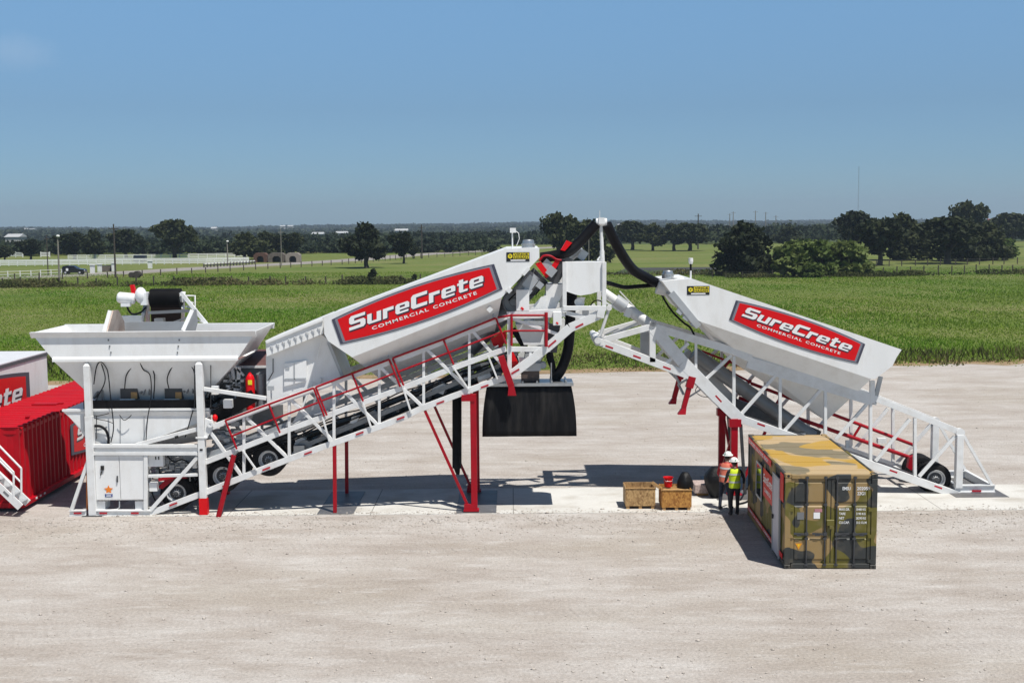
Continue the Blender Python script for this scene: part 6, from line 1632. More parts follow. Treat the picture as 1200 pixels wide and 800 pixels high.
def person(loc, rz, label, mats, arms, lean=0.0, legs=((-.10, .02), (.10, -.03)), head_turn=0., vest=None, vest_m=HIVIS, gloves=False, s=1.0, bend=0.0):
    """local frame: faces +Y, x to its right; arms = (elbow, hand) per side"""
    t = thing('person', loc, label, 'person', local=True); t.rotation_euler = (0, 0, rz); t.scale = (s, s, s)
    def ln(p):  # lean of everything above the pelvis
        p = Vector(p); k = max(0, p.z - .95); return Vector((p.x, p.y + k * math.tan(lean), p.z - k * (1 - math.cos(lean))))
    J = {}; E = []
    J['pelvis'] = (Vector((0, 0, .96)), (.155, .115))
    J['waist'] = (ln((0, 0, 1.10)), (.145, .105)); J['chest'] = (ln((0, -.01, 1.32)), (.175, .115)); J['neck0'] = (ln((0, -.01, 1.47)), (.085, .075))
    J['neck'] = (ln((0, .0, 1.54)), .055); hd = ln((0, .02, 1.66)); J['head'] = (hd, (.082, .098)); J['crown'] = (ln((0, .01, 1.75)), (.065, .08))
    E += [('pelvis', 'waist'), ('waist', 'chest'), ('chest', 'neck0'), ('neck0', 'neck'), ('neck', 'head'), ('head', 'crown')]
    for i, sd in enumerate((-1, 1)):
        k = str(i); fx, fy = legs[i]
        J['hip' + k] = (Vector((.095 * sd, 0, .88)), .095); J['knee' + k] = (Vector((fx * 1.05, fy * .5 + .03, .50)), .066); J['ank' + k] = (Vector((fx, fy, .10)), .048)
        J['toe' + k] = (Vector((fx + .02 * sd, fy + .17, .045)), (.045, .035)); J['heel' + k] = (Vector((fx, fy - .04, .05)), .045)
        E += [('pelvis', 'hip' + k), ('hip' + k, 'knee' + k), ('knee' + k, 'ank' + k), ('ank' + k, 'toe' + k), ('ank' + k, 'heel' + k)]
        sh = ln((.19 * sd, -.01, 1.42)); el, ha = Vector(arms[i][0]), Vector(arms[i][1])
        J['sh' + k] = (sh, .062); J['el' + k] = (el, .045); 
        d = (ha - el).normalized(); J['wr' + k] = (ha - d * .02, .030); J['palm' + k] = (ha + d * .055, (.036, .020))
        E += [('chest', 'sh' + k), ('sh' + k, 'el' + k), ('el' + k, 'wr' + k), ('wr' + k, 'palm' + k)]
        side = d.cross(Vector((0, 1, 0))); side = side.normalized() if side.length > .1 else Vector((1, 0, 0)); curl = Vector((-.3 * sd, .35, 0))
        for f_ in range(4):
            o_ = side * (.027 - .018 * f_); ln_ = (.072, .082, .076, .060)[f_]
            J[f'f{k}{f_}a'] = (ha + d * .10 + o_, .0095); J[f'f{k}{f_}b'] = (ha + d * (.10 + ln_ * .5) + o_ + curl * .035, .0085); J[f'f{k}{f_}c'] = (ha + d * (.10 + ln_ * .8) + o_ + curl * .09, .0075)
            E += [('palm' + k, f'f{k}{f_}a'), (f'f{k}{f_}a', f'f{k}{f_}b'), (f'f{k}{f_}b', f'f{k}{f_}c')]
        J[f't{k}a'] = (ha + d * .04 + Vector((0, .04, 0)), .010); J[f't{k}b'] = (ha + d * .075 + Vector((0, .062, 0)), .009); E += [('palm' + k, f't{k}a'), (f't{k}a', f't{k}b')]
    wz = [J['wr0'][0], J['wr1'][0]]; nz = J['neck'][0].z
    def pick(c):
        for i in range(2):
            if (c - Vector(arms[i][1])).length < .20 and (c - Vector(arms[i][0])).length > .16: return 3
        if c.z > nz - .03: return 3
        if c.z < .12: return 2
        if c.z < .99: return 1
        return 0
    skinned(J, E, 'pelvis', [mats[0], mats[1], BOOT, GLOVE if False else SKIN], pick, 'body', t)
    # face, ears, hair
    fr = Vector((math.sin(-head_turn), math.cos(head_turn), 0)); sd_ = Vector((fr.y, -fr.x, 0))
    mb = MB(); mb.sphere(hd + fr * .105 + Vector((0, 0, -.01)), (.014, .018, .024), 8, 6); mb.build('nose', SKIN, t)
    mb = MB(); [mb.sphere(hd + fr * .088 + sd_ * (.032 * k) + Vector((0, 0, .02)), .012, 8, 6) for k in (-1, 1)]; mb.build('eyes', HAIR, t)
    mb = MB(); mb.sphere(hd + fr * .092 + Vector((0, 0, -.055)), (.026, .01, .007), 8, 6); mb.build('mouth', REDCL, t)
    mb = MB(); [mb.sphere(hd + sd_ * (.086 * k) + Vector((0, 0, -.005)), (.014, .022, .032), 8, 6) for k in (-1, 1)]; mb.build('ears', SKIN, t)
    mb = MB(); mb.sphere(hd + fr * -.022 + Vector((0, 0, -.005)), (.084, .085, .085), 14, 10); mb.build('hair', HAIR, t)
    # hard hat
    top = hd + Vector((0, 0, .045)) ; mb = MB()
    mb.lathe(top, (0, 0, 1), [(0, .128), (.035, .125), (.075, .108), (.105, .078), (.122, .04), (.127, 0)], 20)
    mb.lathe(top, (0, 0, 1), [(.0, .110), (-.004, .155), (.006, .158), (.012, .128)], 20)
    mb.sphere(top + fr * .135 + Vector((0, 0, .005)), (.075, .06, .012), 12, 6)
    mb.bar(top + fr * .1 + Vector((0, 0, .085)), top - fr * .1 + Vector((0, 0, .085)), .03, .05)
    hh = mb.build('hard_hat', HELM, t)
    MB().sphere(top - fr * .124 + Vector((0, 0, .05)), (.018, .018, .022), 8, 6).build('hat_sticker', mat('sticker_green', (.03, .25, .12), .5) if 'sticker_green' not in MATS else MATS['sticker_green'], hh)
    if vest:
        rings = []; spec = [(.90, .178, .148), (1.0, .182, .15), (1.1, .172, .142), (1.22, .182, .146), (1.34, .198, .15), (1.43, .185, .135), (1.485, .12, .10)]
        n = 24
        for z, rx, ry in spec:
            c = ln((0, -.005, z)); rings.append([c + Vector((rx * math.cos(2 * math.pi * k / n) * (1 + .02 * math.sin(3 * k + z * 9)), ry * math.sin(2 * math.pi * k / n), .008 * math.sin(k * 1.3 + z * 5))) for k in range(n)])
        mb = MB(); mb.add([v for r_ in rings for v in r_], [(i * n + k, i * n + (k + 1) % n, (i + 1) * n + (k + 1) % n, (i + 1) * n + k) for i in range(len(rings) - 1) for k in range(n)], True)
        vo = mb.build('safety_vest', vest_m, t)
        for z, rx, ry in ((1.06, .180, .149), (1.30, .197, .153)):
            mb = MB(); lo2 = []; hi2 = []
            for k in range(n):
                a_ = 2 * math.pi * k / n
                lo2.append(ln((0, -.005, z)) + Vector((rx * math.cos(a_) * 1.02, ry * math.sin(a_) * 1.02, 0))); hi2.append(ln((0, -.005, z + .055)) + Vector((rx * math.cos(a_) * 1.02, ry * math.sin(a_) * 1.02, 0)))
            mb.loft(lo2, hi2, False, False); mb.build('reflective_stripe', STRIPE, vo)
    return t
p = gp(860.5, 604.5)
person((p.x, p.y, 0), R(8), 'person in a yellow safety vest and white hard hat with back turned beside the container',
       (BLACKCL, BLACKCL), (((-.27, .03, 1.14), (-.24, .22, 1.02)), ((.30, .02, 1.16), (.33, .12, .92))), lean=R(4), legs=((-.10, .0), (.11, .04)), vest=True, s=1.03)
p = gp(850.5, 597)
person((p.x - .05, p.y - .05, 0), R(-38), 'person in red sleeves, orange vest and white hard hat behind the yellow vest',
       (REDCL, NAVY), (((-.29, .10, 1.10), (-.26, .30, .90)), ((.27, .16, 1.12), (.22, .36, 1.0))), lean=R(13), legs=((-.12, -.08), (.10, .16)), head_turn=R(-15), vest=True, vest_m=mat('orange_vest', (.62, .16, .10), .7, var=.15), s=1.05)
# ================================================================== far side: trees, fences, poles, houses
protos = {}
def put_tree(kind, px, py, H_, W_, label, group, seed=None):
    """a tree of a kind standing where its trunk meets the ground in the photo"""
    g = gp(px, py); key = kind
    spec = {'oak_a': (8, 9, 5200, .36, TREEM, 21, .20, False), 'oak_b': (8, 8, 4600, .36, TREEM, 22, .24, False), 'oak_c': (8, 9, 5200, .36, TREEM, 27, .16, False), 'oak_low': (8, 9, 7000, .36, TREEM, 23, .08, True),
            'bush': (6, 6, 5200, .30, TREEM2, 24, .05, True), 'shrub': (2, 1.6, 900, .16, TREEM, 25, .12, False)}[kind]
    name = {'bush': 'bushy_tree', 'shrub': 'shrub'}.get(kind, 'oak_tree')
    if key not in protos:
        t = tree_proto(name, spec[0], spec[1], spec[2], spec[3], spec[4], spec[5], label, spec[6], low=spec[7]); protos[key] = t; new = t
    else: new = copy_tree(protos[key])
    new['label'] = label; new['category'] = 'tree' if kind != 'shrub' else 'shrub'; 
    if group: new['group'] = group
    new.location = (g.x, g.y, 0); new.rotation_euler = (0, 0, random.uniform(0, 6.28)); new.scale = (W_ / spec[1], W_ / spec[1], H_ / spec[0])
    return new
GL, GM, GR_ = 'trees along the white paddock fence', 'trees across the middle pasture', 'trees on the right pasture'
T = [('oak_a', 205, 304, 11.6, 14.5, 'tall broad oak rising above the horizon behind the white paddock fence', GL),
     ('oak_b', 36, 305, 6.2, 7.5, 'small green tree in the gap of the white paddock at the left edge', GL),
     ('oak_c', 6, 305, 4.2, 6, 'low dark tree at the very left edge of the paddock', GL),
     ('oak_b', 87, 304, 8.0, 10, 'dark round tree above the parked black car', GL),
     ('oak_c', 112, 304, 8.5, 9, 'dark tree between the black car and the tall utility pole', GL),
     ('oak_a', 148, 303, 8.8, 13, 'wide dark tree just right of the tall utility pole', GL),
     ('oak_c', 286, 305, 7.6, 12, 'dark wide tree behind the white lamp post, left of the stone shelters', GL),
     ('oak_low', 312, 303, 7.6, 10, 'dark low tree right above the first stone shelter', GL),
     ('oak_b', 344, 303, 7.4, 8, 'dark low tree above the last stone shelter', GL),
     ('oak_c', 430, 314, 9.9, 11.5, 'large dark oak with a bare trunk standing in the pasture above the left silo', GM),
     ('oak_b', 473, 309, 7.8, 6.5, 'smaller dark tree right beside the large pasture oak', GM),
     ('oak_b', 485, 303, 3.6, 4, 'short bush tree left of the road utility pole', GM),
     ('oak_b', 655, 306, 12.2, 9.5, 'tall tree behind the black hose just left of the stand pipe', GM),
     ('oak_low', 690, 308, 10.2, 11.5, 'wide dark tree directly behind the tall white stand pipe', GM),
     ('oak_a', 741, 293, 10.2, 14, 'dark oak right of the stand pipe, first of the row in the pasture', GM),
     ('oak_c', 765, 294, 9.2, 11, 'thin trunked oak, second in the row right of the stand pipe', GM),
     ('oak_b', 790, 294, 9.2, 12, 'oak, third in the row, above the vent of the right silo', GM),
     ('oak_a', 808, 294, 9.4, 15, 'broad oak ending the row right of the stand pipe', GM),
     ('oak_low', 873, 323, 9.3, 11.5, 'very dark dense tree above the logo of the right silo', GR_),
     ('bush', 931, 324, 6.6, 8.5, 'left half of the pale green bushes, rounded crown above the field edge', GR_),
     ('bush', 962, 323.5, 6.6, 8, 'tallest of the pale green bushes, middle of the clump', GR_),
     ('bush', 995, 323, 6.4, 8.5, 'rightmost pale green bush of the clump above the field edge', GR_),
     ('bush', 952, 325, 2.6, 4, 'low pale bush at the foot of the pale green clump', GR_),
     ('oak_c', 923, 292, 7.6, 13, 'dark dome shaped tree far behind the gap between dense tree and bushes', GR_),
     ('oak_a', 1003, 302, 12.2, 13, 'dark tall oak rising behind the right end of the pale bushes', GR_),
     ('oak_b', 1031, 311, 10.2, 12, 'dark oak with a thin bare leaning trunk right of the pale bushes', GR_),
     ('oak_c', 1056, 305, 11.2, 14, 'tall dark oak behind the thin trunked one', GR_),
     ('oak_low', 1065, 305, 7.6, 12, 'low dense dark tree in the middle of the right grove', GR_),
     ('oak_a', 1110, 309, 10.4, 16, 'broadest dark tree of the right grove', GR_),
     ('oak_low', 1128, 306, 9.6, 13, 'dense dark tree in the right part of the grove', GR_),
     ('oak_low', 1158, 305, 8.8, 12, 'dark tree closing the right end of the grove', GR_),
     ('oak_b', 1134, 293, 15.5, 12, 'tallest tree, rounded top standing above the right grove', GR_),
     ('bush', 1176, 303, 5.2, 7, 'small pale green tree at the right end of the grove', GR_),
     ('oak_a', 1185, 289, 12.0, 18, 'dark far tree near the right edge of the picture', GR_),
     ('shrub', 436.5, 333, 2.4, 1.7, 'dark upright shrub at the wire fence below the pasture oak', None),
     ('shrub', 486, 332, 1.5, 1.4, 'little dark shrub at the wire fence left of the left silo', None)]
for a in T: put_tree(*a)

# far woods that read as one mass: many leaf-clump crowns per band
def woods(name, n, d0, d1, h, w, nq, size, m, seed, xr=None, gap=None, row=False):
    r = np.random.default_rng(seed); Qs = []
    for k in range(n):
        d = d0 + (d1 - d0) * r.random(); x = r.uniform(-.50, .50) * d if xr is None else r.uniform(*xr) * d
        if gap and gap(x, d): continue
        hh, ww = h * r.uniform(.7, 1.25), w * r.uniform(.7, 1.3); z0 = terr(x, d)
        lobes = [(x + r.normal(0, ww * .24), d + r.normal(0, ww * .2), z0 + hh * r.uniform(.35, .72), ww * .36, ww * .36, hh * .34) for _ in range(4)]
        Qs.append(crown_quads(r, lobes, nq, size))
    Q = np.concatenate(Qs); return npmesh(name, Q.reshape(-1, 3), np.arange(4 * len(Q)).reshape(-1, 4), m, 'stuff')
woods('wood', 420, 390, 480, 3.9, 9, 260, .62, FARM, 31, xr=(-.47, -.02))
woods('wood', 260, 520, 640, 5.0, 11, 200, .8, FARM, 32, xr=(-.22, .10))
woods('wood', 200, 500, 640, 7.6, 12, 220, .8, FARM, 33, xr=(.14, .50))
woods('far_wood', 700, 680, 1150, 6.2, 15, 110, 1.3, FARM, 34, gap=lambda x, d: math.sin(x * .012 + d * .004) > .75)
woods('far_wood', 1300, 1200, 2300, 6.5, 24, 70, 2.3, FARM2, 35, gap=lambda x, d: math.sin(x * .009 + d * .006) > .72)
woods('far_wood', 1500, 2400, 4600, 7.5, 40, 46, 4.2, FARM2, 36, gap=lambda x, d: math.sin(x * .006 + d * .004) > .78)

# weeds along the field fence
def weeds(name, pts, n, spread, h, size, m, seed):
    r = np.random.default_rng(seed); P = [gp(*p) for p in pts]; k = r.integers(0, len(P) - 1, n); t_ = r.random(n)
    A = np.array([tuple(p) for p in P]); c = A[k] * (1 - t_)[:, None] + A[k + 1] * t_[:, None]
    c[:, 1] += r.normal(0, spread, n); dens = .5 + .5 * np.sin(c[:, 0] * .23 + np.sin(c[:, 0] * .71)); kp = r.random(n) < np.clip(dens + .12, .12, 1); c = c[kp]; n = len(c)
    c[:, 2] = r.random(n) ** 1.3 * h * (.5 + .8 * dens[kp])
    u = r.normal(size=(n, 3)); u /= np.linalg.norm(u, axis=1)[:, None]; w = np.cross(u, r.normal(size=(n, 3))); w /= np.linalg.norm(w, axis=1)[:, None]
    s_ = size * r.uniform(.5, 1.4, n)[:, None]; Q = np.stack([c - u * s_, c + w * s_, c + u * s_, c - w * s_], 1)
    return npmesh(name, Q.reshape(-1, 3), np.arange(4 * n).reshape(-1, 4), m, 'stuff')
weeds('weeds', [(-40, 337), (100, 336), (250, 334), (400, 333), (520, 332), (620, 331)], 15000, 1.5, .95, .16, DRYM, 41)
weeds('weeds', [(690, 322), (760, 322), (860, 322)], 3500, 1.2, .8, .15, DRYM, 43)
weeds('weeds', [(850, 325), (930, 325), (1020, 324), (1100, 322), (1260, 320)], 9000, 1.6, .7, .15, DRYM, 42)

# --- fences
FPOST = mat('weathered_post', (.07, .055, .045), .9, var=.3); WIRE = mat('fence_wire', (.12, .11, .10), .6, metal=.5)
FWHITE = mat('white_fence_board', (.74, .74, .72), .6, var=.06)
def fence(name, label, pts, step, h, post, rails, pm, rm, rail_h=.03, gap=None):
    P = [gp(*p) for p in pts]; t = thing(name, P[0], label, 'fence')
    L = [0]; 
    for a, b in zip(P[:-1], P[1:]): L.append(L[-1] + (b - a).length)
    def along(s):
        for i in range(len(P) - 1):
            if s <= L[i + 1] + 1e-6: return P[i].lerp(P[i + 1], (s - L[i]) / (L[i + 1] - L[i]))
        return P[-1]
    n = int(L[-1] / step); pos = [along(k * step + random.uniform(-.1, .1) * step * (1 if rm is WIRE else 0) if 0 < k < n else k * step) for k in range(n + 1)]
    big = sorted(range(n + 1), key=lambda k: pos[k].y)[:95] if n > 95 else list(range(n + 1))
    rest = MB(); proto = None
    for k in range(n + 1):
        p = pos[k]; hh = h * (random.uniform(.9, 1.1) if rm is WIRE else 1)
        if k in big:
            MB().span((p.x - post, p.y - post, 0), (p.x + post, p.y + post, hh)).build('post', pm, t)
        else: rest.span((p.x - post, p.y - post, 0), (p.x + post, p.y + post, hh))
    if rest.v: rest.build('post_row', pm, t)['kind'] = 'stuff'
    for z in rails:
        mb = MB()
        for a, b in zip(pos[:-1], pos[1:]): mb.bar(a + Vector((0, -post - .005, z)), b + Vector((0, -post - .005, z)), rail_h, .03)
        mb.build('rail' if rm is not WIRE else 'wire', rm, t)
    return t
fence('wire_fence', 'dark post and wire fence along the weedy near edge of the left pasture', [(-20, 336), (100, 335), (250, 333.5), (400, 332.5), (520, 331.5), (630, 330)], 3.0, 1.35, .09, (.3, .6, .9, 1.15), FPOST, WIRE, .022)
fence('wire_fence', 'thin dark post fence beside the pale road behind the left pasture', [(-10, 330), (100, 326.5), (200, 322), (300, 316), (400, 310), (480, 303), (600, 297)], 4.0, 1.2, .085, (.35, .75, 1.1), FPOST, WIRE, .022)
fence('wire_fence', 'dark wire fence at the far edge of the green field, below the right grove', [(1020, 322), (1100, 320.5), (1260, 317)], 2.6, 1.35, .08, (.35, .7, 1.0, 1.25), FPOST, WIRE, .03)
fence('wire_fence', 'dark wire fence behind the brown strip in front of the right grove', [(1010, 312.5), (1100, 311), (1260, 308)], 3.0, 1.3, .08, (.4, .8, 1.2), FPOST, WIRE, .04)
fence('wire_fence', 'dark wire fence left of the pale bushes below the dense dark tree', [(760, 327), (870, 326), (930, 325)], 2.6, 1.2, .05, (.35, .7, 1.05), FPOST, WIRE, .022)
fence('white_fence', 'near white board fence along the paddock, longest of the white fences', [(-20, 312), (60, 311.2), (150, 310), (240, 309.3), (300, 308.3)], 2.05, 1.45, .10, (.35, .72, 1.09, 1.38), FWHITE, FWHITE, .26)
fence('white_fence', 'far white board fence behind the trees, upper line of the paddock', [(80, 304.6), (200, 303.5), (310, 301.5)], 2.6, 1.4, .09, (.5, .9, 1.3), FWHITE, FWHITE, .2)
fence('white_fence', 'short white board fence in the top left corner of the paddock', [(2, 301.5), (27, 301.5)], 2.6, 1.7, .12, (.45, .9, 1.4), FWHITE, FWHITE, .28)
fence('white_fence', 'short white board fence piece behind the small green tree', [(48, 301.5), (64, 301.3)], 2.6, 1.7, .12, (.45, .9, 1.4), FWHITE, FWHITE, .28)
fence('white_fence', 'thin white fence along the pale road at the left edge', [(-20, 325.5), (30, 324), (50, 323), (75, 322)], 2.2, 1.15, .06, (.5, 1.05), FWHITE, FWHITE, .07)
fence('white_fence', 'white fence far away at the right edge behind the grove', [(1168, 279.5), (1215, 279)], 6, 1.6, .12, (.6, 1.2), FWHITE, FWHITE, .25)
# --- stone gate walls, shelters
STONE = mat('field_stone', (.12, .10, .085), .9, var=.3, scale=2)
def pillar(px, py, w, h, m, name, label, cat='gate pillar', grp='gate pillars'):
    g = gp(px, py); t = thing(name, g, label, cat, grp)
    MB().span((g.x - w / 2, g.y - w / 2, 0), (g.x + w / 2, g.y + w / 2, h)).build('shaft', m, t)
    MB().span((g.x - w / 2 - .12, g.y - w / 2 - .12, h), (g.x + w / 2 + .12, g.y + w / 2 + .12, h + .14)).build('cap', m, t)
for a in ((108.5, 320, .75, 1.6, FWHITE, 'gate_pillar', 'white gate pillar right of the black car'), (117, 319, .7, 1.6, FWHITE, 'gate_pillar', 'white gate pillar left of the dark entrance wall'), (133.5, 318, .7, 1.7, FWHITE, 'gate_pillar', 'white gate pillar beside the tall utility pole'), (176, 314.5, .8, 1.6, FWHITE, 'gate_pillar', 'white gate pillar standing alone right of the dark tank')):
    pillar(*a)
g0, g1 = gp(118, 318.5), gp(132, 317.8)
w_ = thing('entrance_wall', (g0 + g1) / 2, 'low dark stone entrance wall between two white pillars right of the black car', 'wall')
MB().bar(Vector((g0.x, g0.y, .6)), Vector((g1.x, g1.y, .6)), 1.2, .4).build('wall_body', STONE, w_)
MB().bar(Vector((g0.x, g0.y, 1.24)), Vector((g1.x, g1.y, 1.24)), .08, .5).build('coping', GREY, w_)
for k, (x, w_, lb) in enumerate(((305, 3.4, 'leftmost brown stone shelter with a dark arched opening under the trees'), (324, 4.2, 'middle brown stone shelter with a dark arched opening under the trees'), (343, 3.6, 'pale rightmost stone shelter with a dark arched opening'))):
    g = gp(x, 307.5); t = thing('stone_shelter', g, lb, 'shelter', 'stone shelters'); hw_ = w_ / 2
    A = []; 
    outer = [(-hw_, 0), (-hw_, 1.9), (-hw_ * .6, 2.4), (hw_ * .6, 2.4), (hw_, 1.9), (hw_, 0)]
    inner = [(-hw_ * .5, 0), (-hw_ * .5, 1.1), (-hw_ * .25, 1.6), (hw_ * .25, 1.6), (hw_ * .5, 1.1), (hw_ * .5, 0)]
    mb = MB(); m_ = [STONE, mat('brown_brick', (.10, .05, .035), .9, var=.3), mat('pale_stone', (.24, .21, .18), .9, var=.2)][(1, 0, 2)[k]]
    for i in range(5):
        q = [outer[i], outer[i + 1], inner[i + 1], inner[i]]
        mb.loft([g + Vector((x_, 0, z_)) for x_, z_ in q], [g + Vector((x_, 2.5, z_)) for x_, z_ in q])
    mb.build('arch_wall', m_, t)
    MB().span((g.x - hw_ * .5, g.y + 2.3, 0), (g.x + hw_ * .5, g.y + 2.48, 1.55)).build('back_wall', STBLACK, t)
# stacked pipes and a round tank by the road
for k in range(3):
    a, b = gp(239, 313.5 - .3 * k), gp(299, 309.5 - .3 * k)
g_a, g_b = gp(239, 313.6), gp(299, 309.6)
pr = thing('pipe_rail', g_a, 'long dark and white striped barrier rail beside the pale road', 'barrier')
N = 16
for k in range(N + 1):
    p = g_a.lerp(g_b, k / N); MB().span((p.x - .12, p.y - .12, 0), (p.x + .12, p.y + .12, 1.0)).build('post', FPOST, pr)
for z, m_ in ((.85, FWHITE), (.45, DGREY)): MB().bar(g_a + Vector((0, -.15, z)), g_b + Vector((0, -.15, z)), .22, .06).build('rail', m_, pr)
g = gp(159.5, 325.5); mat('dark_hay', (.05, .042, .035), .95, var=.3)
for dx, dy, r_, lb in ((.2, -.4, .62, 'larger round dark bale by the road right of the utility pole'), (-1.1, .6, .5, 'smaller round dark bale just left of the larger bale by the road')):
    t = thing('hay_bale', (g.x + dx, g.y + dy, 0), lb, 'hay bale', 'hay bales by the road')
    MB().lathe(g + Vector((dx, dy, r_)), (0, 1, 0), [(0, 0), (0, r_), (1.2, r_), (1.2, 0)], 20).build('bale_roll', MATS['dark_hay'], t)
g = gp(164.5, 308.5); t = thing('horse_trailer', g, 'small dark box trailer standing at the white paddock fence', 'trailer'); MB().span((g.x - 1.5, g.y - .9, .5), (g.x + 1.5, g.y + .9, 2.0)).build('box_body', mat('dark_blue', (.02, .025, .045), .4), t, bevel=.1)
for x_ in (-.7, .7): MB().lathe(g + Vector((x_, -.95, .36)), (0, 1, 0), [(0, 0), (0, .36), (.2, .36), (.2, 0)], 16).build('tyre', TYRE, t)

# --- poles, lamps, sign
POLEW = mat('pole_wood', (.055, .045, .038), .9, var=.2); POLEL = mat('pole_grey', (.22, .20, .17), .8, var=.2)
def pole(px, py, top, m, label, r_=.16, arm=None, name='utility_pole', lamp=False, cat='utility pole', grp='utility poles'):
    g = gp(px, py); zt = at(px, top, g.y).z; t = thing(name, g, label, cat, grp)
    MB().tube([(g.x, g.y, 0), (g.x, g.y, zt)], [r_, r_ * .7], 8).build('pole', m, t)
    if arm:
        MB().span((g.x - arm, g.y - .06, zt - .9), (g.x + arm, g.y + .06, zt - .75)).build('crossarm', m, t)
        mb = MB(); [mb.lathe((g.x + s_ * arm * .85, g.y, zt - .75), (0, 0, 1), [(0, .05), (.16, .05), (.16, 0)], 8) for s_ in (-1, 0, 1)]; mb.build('insulator', GREY, t)
    if lamp:
        mb = MB(); mb.sphere((g.x + .1, g.y - .1, zt + .05), (.32, .22, .2), 10, 6); mb.build('lamp_head', FWHITE, t)
    return t
pole(135.5, 325.5, 262.5, POLEW, 'tall dark wooden utility pole reaching the horizon right of the black car', .19, .9)
pole(70, 335, 277, POLEL, 'pale wooden pole with a small light just left of the black car', .17, None, lamp=True)
pole(56.5, 322, 275, POLEW, 'thin dark pole left of the pale pole with a light', .12, .5)
pole(267, 311.5, 283, POLEL, 'grey street lamp with a white head at the paddock fence', .16, None, 'street_lamp', True, 'street lamp', 'lamps')
pole(494.5, 303, 263, POLEW, 'dark utility pole at the road bend beside the pasture oak', .2, .8)
pole(330, 312, 268, POLEL, 'faint grey pole by the middle stone shelter', .1, .6)
pole(690, 312, 280, POLEL, 'grey pole behind the black hose left of the stand pipe', .12)
pole(818, 292, 250.5, POLEW, 'dark utility pole above the right silo, among the row of oaks', .26, 1.2)
for x, y0, y1, lb in ((859, 276, 248, 'pair of far poles above the dense dark tree, right one'), (855, 276, 250, 'leaning stub of the far poles, left of the pair above the dense dark tree'), (885, 276, 247, 'tallest far pole right of the dense dark tree'), (897, 276, 248.5, 'far pole right of the tallest far pole'), (909, 276, 252.5, 'smallest far pole above the distant woods')):
    g = gp(x, y0); pole(x, y0, y1, POLEL, lb, .35, 1.6, 'power_pole', False, 'power pole', 'far power poles')
g = Vector((at(1005.5, 250, 1500).x, 1500, 0)); zt = at(1005.5, 195, 1500).z; t = thing('radio_mast', g, 'thin tall radio mast rising alone into the sky above the right grove', 'mast')
mb = MB()
for a in range(3):
    c_, s_ = .45 * math.cos(a * 2.094), .45 * math.sin(a * 2.094); mb.tube([(g.x + c_, g.y + s_, 0), (g.x + c_, g.y + s_, zt)], .07, 5)
for k in range(60):
    z = zt * k / 60; a = (k % 3) * 2.094; mb.bar((g.x + .45 * math.cos(a), g.y + .45 * math.sin(a), z), (g.x + .45 * math.cos(a + 2.094), g.y + .45 * math.sin(a + 2.094), z + zt / 60), .06, .06)
mb.build('lattice', GREY, t)
g = gp(522, 295); zc = at(522, 287.5, g.y).z; t = thing('warning_sign', g, 'yellow diamond road warning sign at the road bend above the left silo', 'road sign')
MB().span((g.x - .09, g.y - .06, 0), (g.x + .09, g.y + .06, zc + .3)).build('sign_post', DGREY, t)
mb = MB(); q = 1.15; dm = [(0, -q), (q, 0), (0, q), (-q, 0)]; mb.loft([Vector((g.x + a, g.y - .12, zc + b)) for a, b in dm], [Vector((g.x + a, g.y - .07, zc + b)) for a, b in dm]); pl = mb.build('sign_panel', mat('sign_amber', (.80, .36, .01), .5), t)
mb = MB(); mb.span((g.x - .12, g.y - .14, zc - .5), (g.x + .12, g.y - .1205, zc + .45)); mb.bar((g.x + .02, g.y - .13, zc + .1), (g.x + .45, g.y - .13, zc + .3), .16, .018); mb.build('sign_symbol', STBLACK, pl)
MB().span((g.x - .5, g.y - .12, zc - 1.9), (g.x + .5, g.y - .07, zc - 1.3)).build('plate', MATS['sign_amber'], t)

# --- black car on the road
g = gp(87, 321.3); car = thing('parked_car', g, 'black estate car on the pale road at the left edge', 'car')
CARP = mat('black_car_paint', (.008, .008, .011), .18, var=.05, coat=.5)
y0, y1 = g.y - .9, g.y + .9
pr_ = [(-2.25, .35), (-2.3, .9), (-2.15, 1.1), (-1.95, 1.62), (-1.2, 1.74), (.1, 1.70), (.95, 1.14), (2.05, 1.0), (2.3, .75), (2.3, .35)]
mb = MB(); A = [g + Vector((x, -.9, z)) for x, z in pr_]; B = [g + Vector((x, .9, z)) for x, z in pr_]
def tuck(P, s_): return [Vector((p.x, p.y + (s_ * .22 if p.z > 1.2 else 0), p.z)) for p in P]
mb.loft(tuck(A, 1), tuck(B, -1)); mb.build('body', CARP, car, bevel=.06)
mb = MB(); mb.loft([g + Vector((x, -.73, z)) for x, z in ((-1.85, 1.2), (-1.75, 1.58), (-.1, 1.62), (.72, 1.18))], [g + Vector((x, -.70, z)) for x, z in ((-1.85, 1.2), (-1.75, 1.58), (-.1, 1.62), (.72, 1.18))]); mb.build('side_window', GLASS, car)
for x_ in (-1.4, 1.4):
    for s_ in (-1, 1):
        mb = MB(); mb.lathe(g + Vector((x_, s_ * .92, .36)), (0, -s_, 0), [(0, .2), (0, .30), (.03, .36), (.2, .36), (.22, .3)], 20); wh = mb.build('wheel', TYRE, car)
        MB().lathe(g + Vector((x_, s_ * .925, .36)), (0, -s_, 0), [(.02, .21), (.0, .18), (.03, 0)], 16).build('rim', RIM, wh)
MB().box(g + Vector((-1.05, -.905, .95)), (.45, .02, .5)).build('door_decal', LETTER, car)
mb = MB(); mb.box(g + Vector((2.28, -.6, .78)), (.08, .35, .14)); mb.build('headlight', LETTER, car)

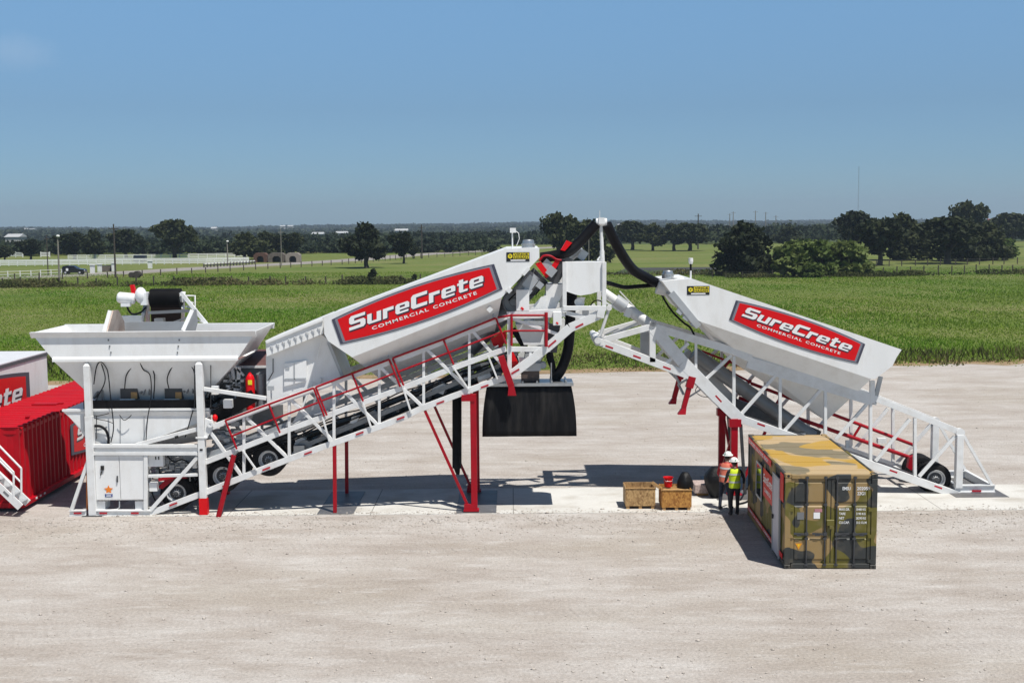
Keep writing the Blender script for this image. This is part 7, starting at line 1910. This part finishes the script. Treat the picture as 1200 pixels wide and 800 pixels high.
# --- far houses
def house(px, py, d, w, h, rh, wall, roof, label, depth=10):
    x = at(px, py, d).x; z0 = terr(x, d); zb = max(z0, at(px, py, d).z - .2); t = thing('far_house', (x, d, zb), label, 'house', 'far houses'); hw_ = w / 2
    MB().span((x - hw_, d, zb - 3), (x + hw_, d + depth, zb + h)).build('wall', wall, t)
    mb = MB(); e_ = .5; A = [Vector((x - hw_ - e_, d - e_, zb + h)), Vector((x + hw_ + e_, d - e_, zb + h)), Vector((x + hw_ + e_, d + depth + e_, zb + h)), Vector((x - hw_ - e_, d + depth + e_, zb + h))]
    r0, r1 = Vector((x - hw_ - e_, d + depth / 2, zb + h + rh)), Vector((x + hw_ + e_, d + depth / 2, zb + h + rh))
    mb.quad(A[0], A[1], r1, r0); mb.quad(A[2], A[3], r0, r1); mb.quad(A[1], A[2], r1); mb.quad(A[3], A[0], r0); mb.quad(*A); mb.build('roof', roof, t)
WW = mat('pale_wall', (.36, .35, .33), .7); WR = mat('metal_roof', (.42, .43, .44), .6); RR = mat('red_roof', (.35, .09, .07), .7); GRF = mat('grey_roof', (.3, .3, .31), .7)
for a in ((14, 280, 620, 7, 1.2, 1.6, WW, WR, 'small white roofed barn above the paddock at the left edge'), (29, 271, 1900, 7, 3, 2, WW, WR, 'left one of two white far buildings on the left horizon'), (37, 271, 1900, 8, 3.5, 1, WW, WR, 'right one of two white far buildings on the left horizon'),
          (250, 270, 1500, 6, 2.5, 2, WW, WR, 'white far house right of the tall paddock oak'), (331, 266.5, 2100, 8, 2, 2, WW, WR, 'left white house of the far pair on the horizon above the stone shelters'), (340, 266.5, 2100, 9, 2, 2, WW, WR, 'right white house of the far pair on the horizon above the stone shelters'),
          (372, 276, 1000, 9, 1.5, 1.5, WW, WR, 'small pale house in the woods between shelters and pasture oak'), (400, 275, 1000, 9, 1.5, 1.5, WW, WR, 'small pale house in the woods just left of the pasture oak'),
          (470, 271.5, 900, 9, 1.0, 1.4, WW, WR, 'white roofed shed in the woods right of the pasture oak'), (730, 266.5, 1300, 10, 1.5, 2.5, WW, GRF, 'pale roofed house in the woods right of the stand pipe tee'), (737, 269, 1200, 9, 1.5, 1.2, WW, WR, 'small white house just below the pale roofed one right of the stand pipe'),
          (1168, 262.5, 700, 6, 1.2, 2.0, WW, RR, 'red roofed house behind the trees at the right edge'), (1165, 276, 420, 2.6, .9, .9, WW, WR, 'little white shed in the trees at the right end of the grove')):
    house(*a)
# --- haze: air over the whole scene
mh = bpy.data.materials.new('haze_air'); mh.use_nodes = True; n, l = mh.node_tree.nodes, mh.node_tree.links; n.remove(n['Principled BSDF'])
pv = n.new('ShaderNodeVolumePrincipled'); pv.inputs['Color'].default_value = (.66, .80, .95, 1); pv.inputs['Density'].default_value = HAZE_D; pv.inputs['Anisotropy'].default_value = .2
l.new(pv.outputs[0], n['Material Output'].inputs['Volume'])
hz = MB().span((-4700, -90, -3), (4700, 5700, 105)).build('haze', mh); hz['kind'] = 'stuff'
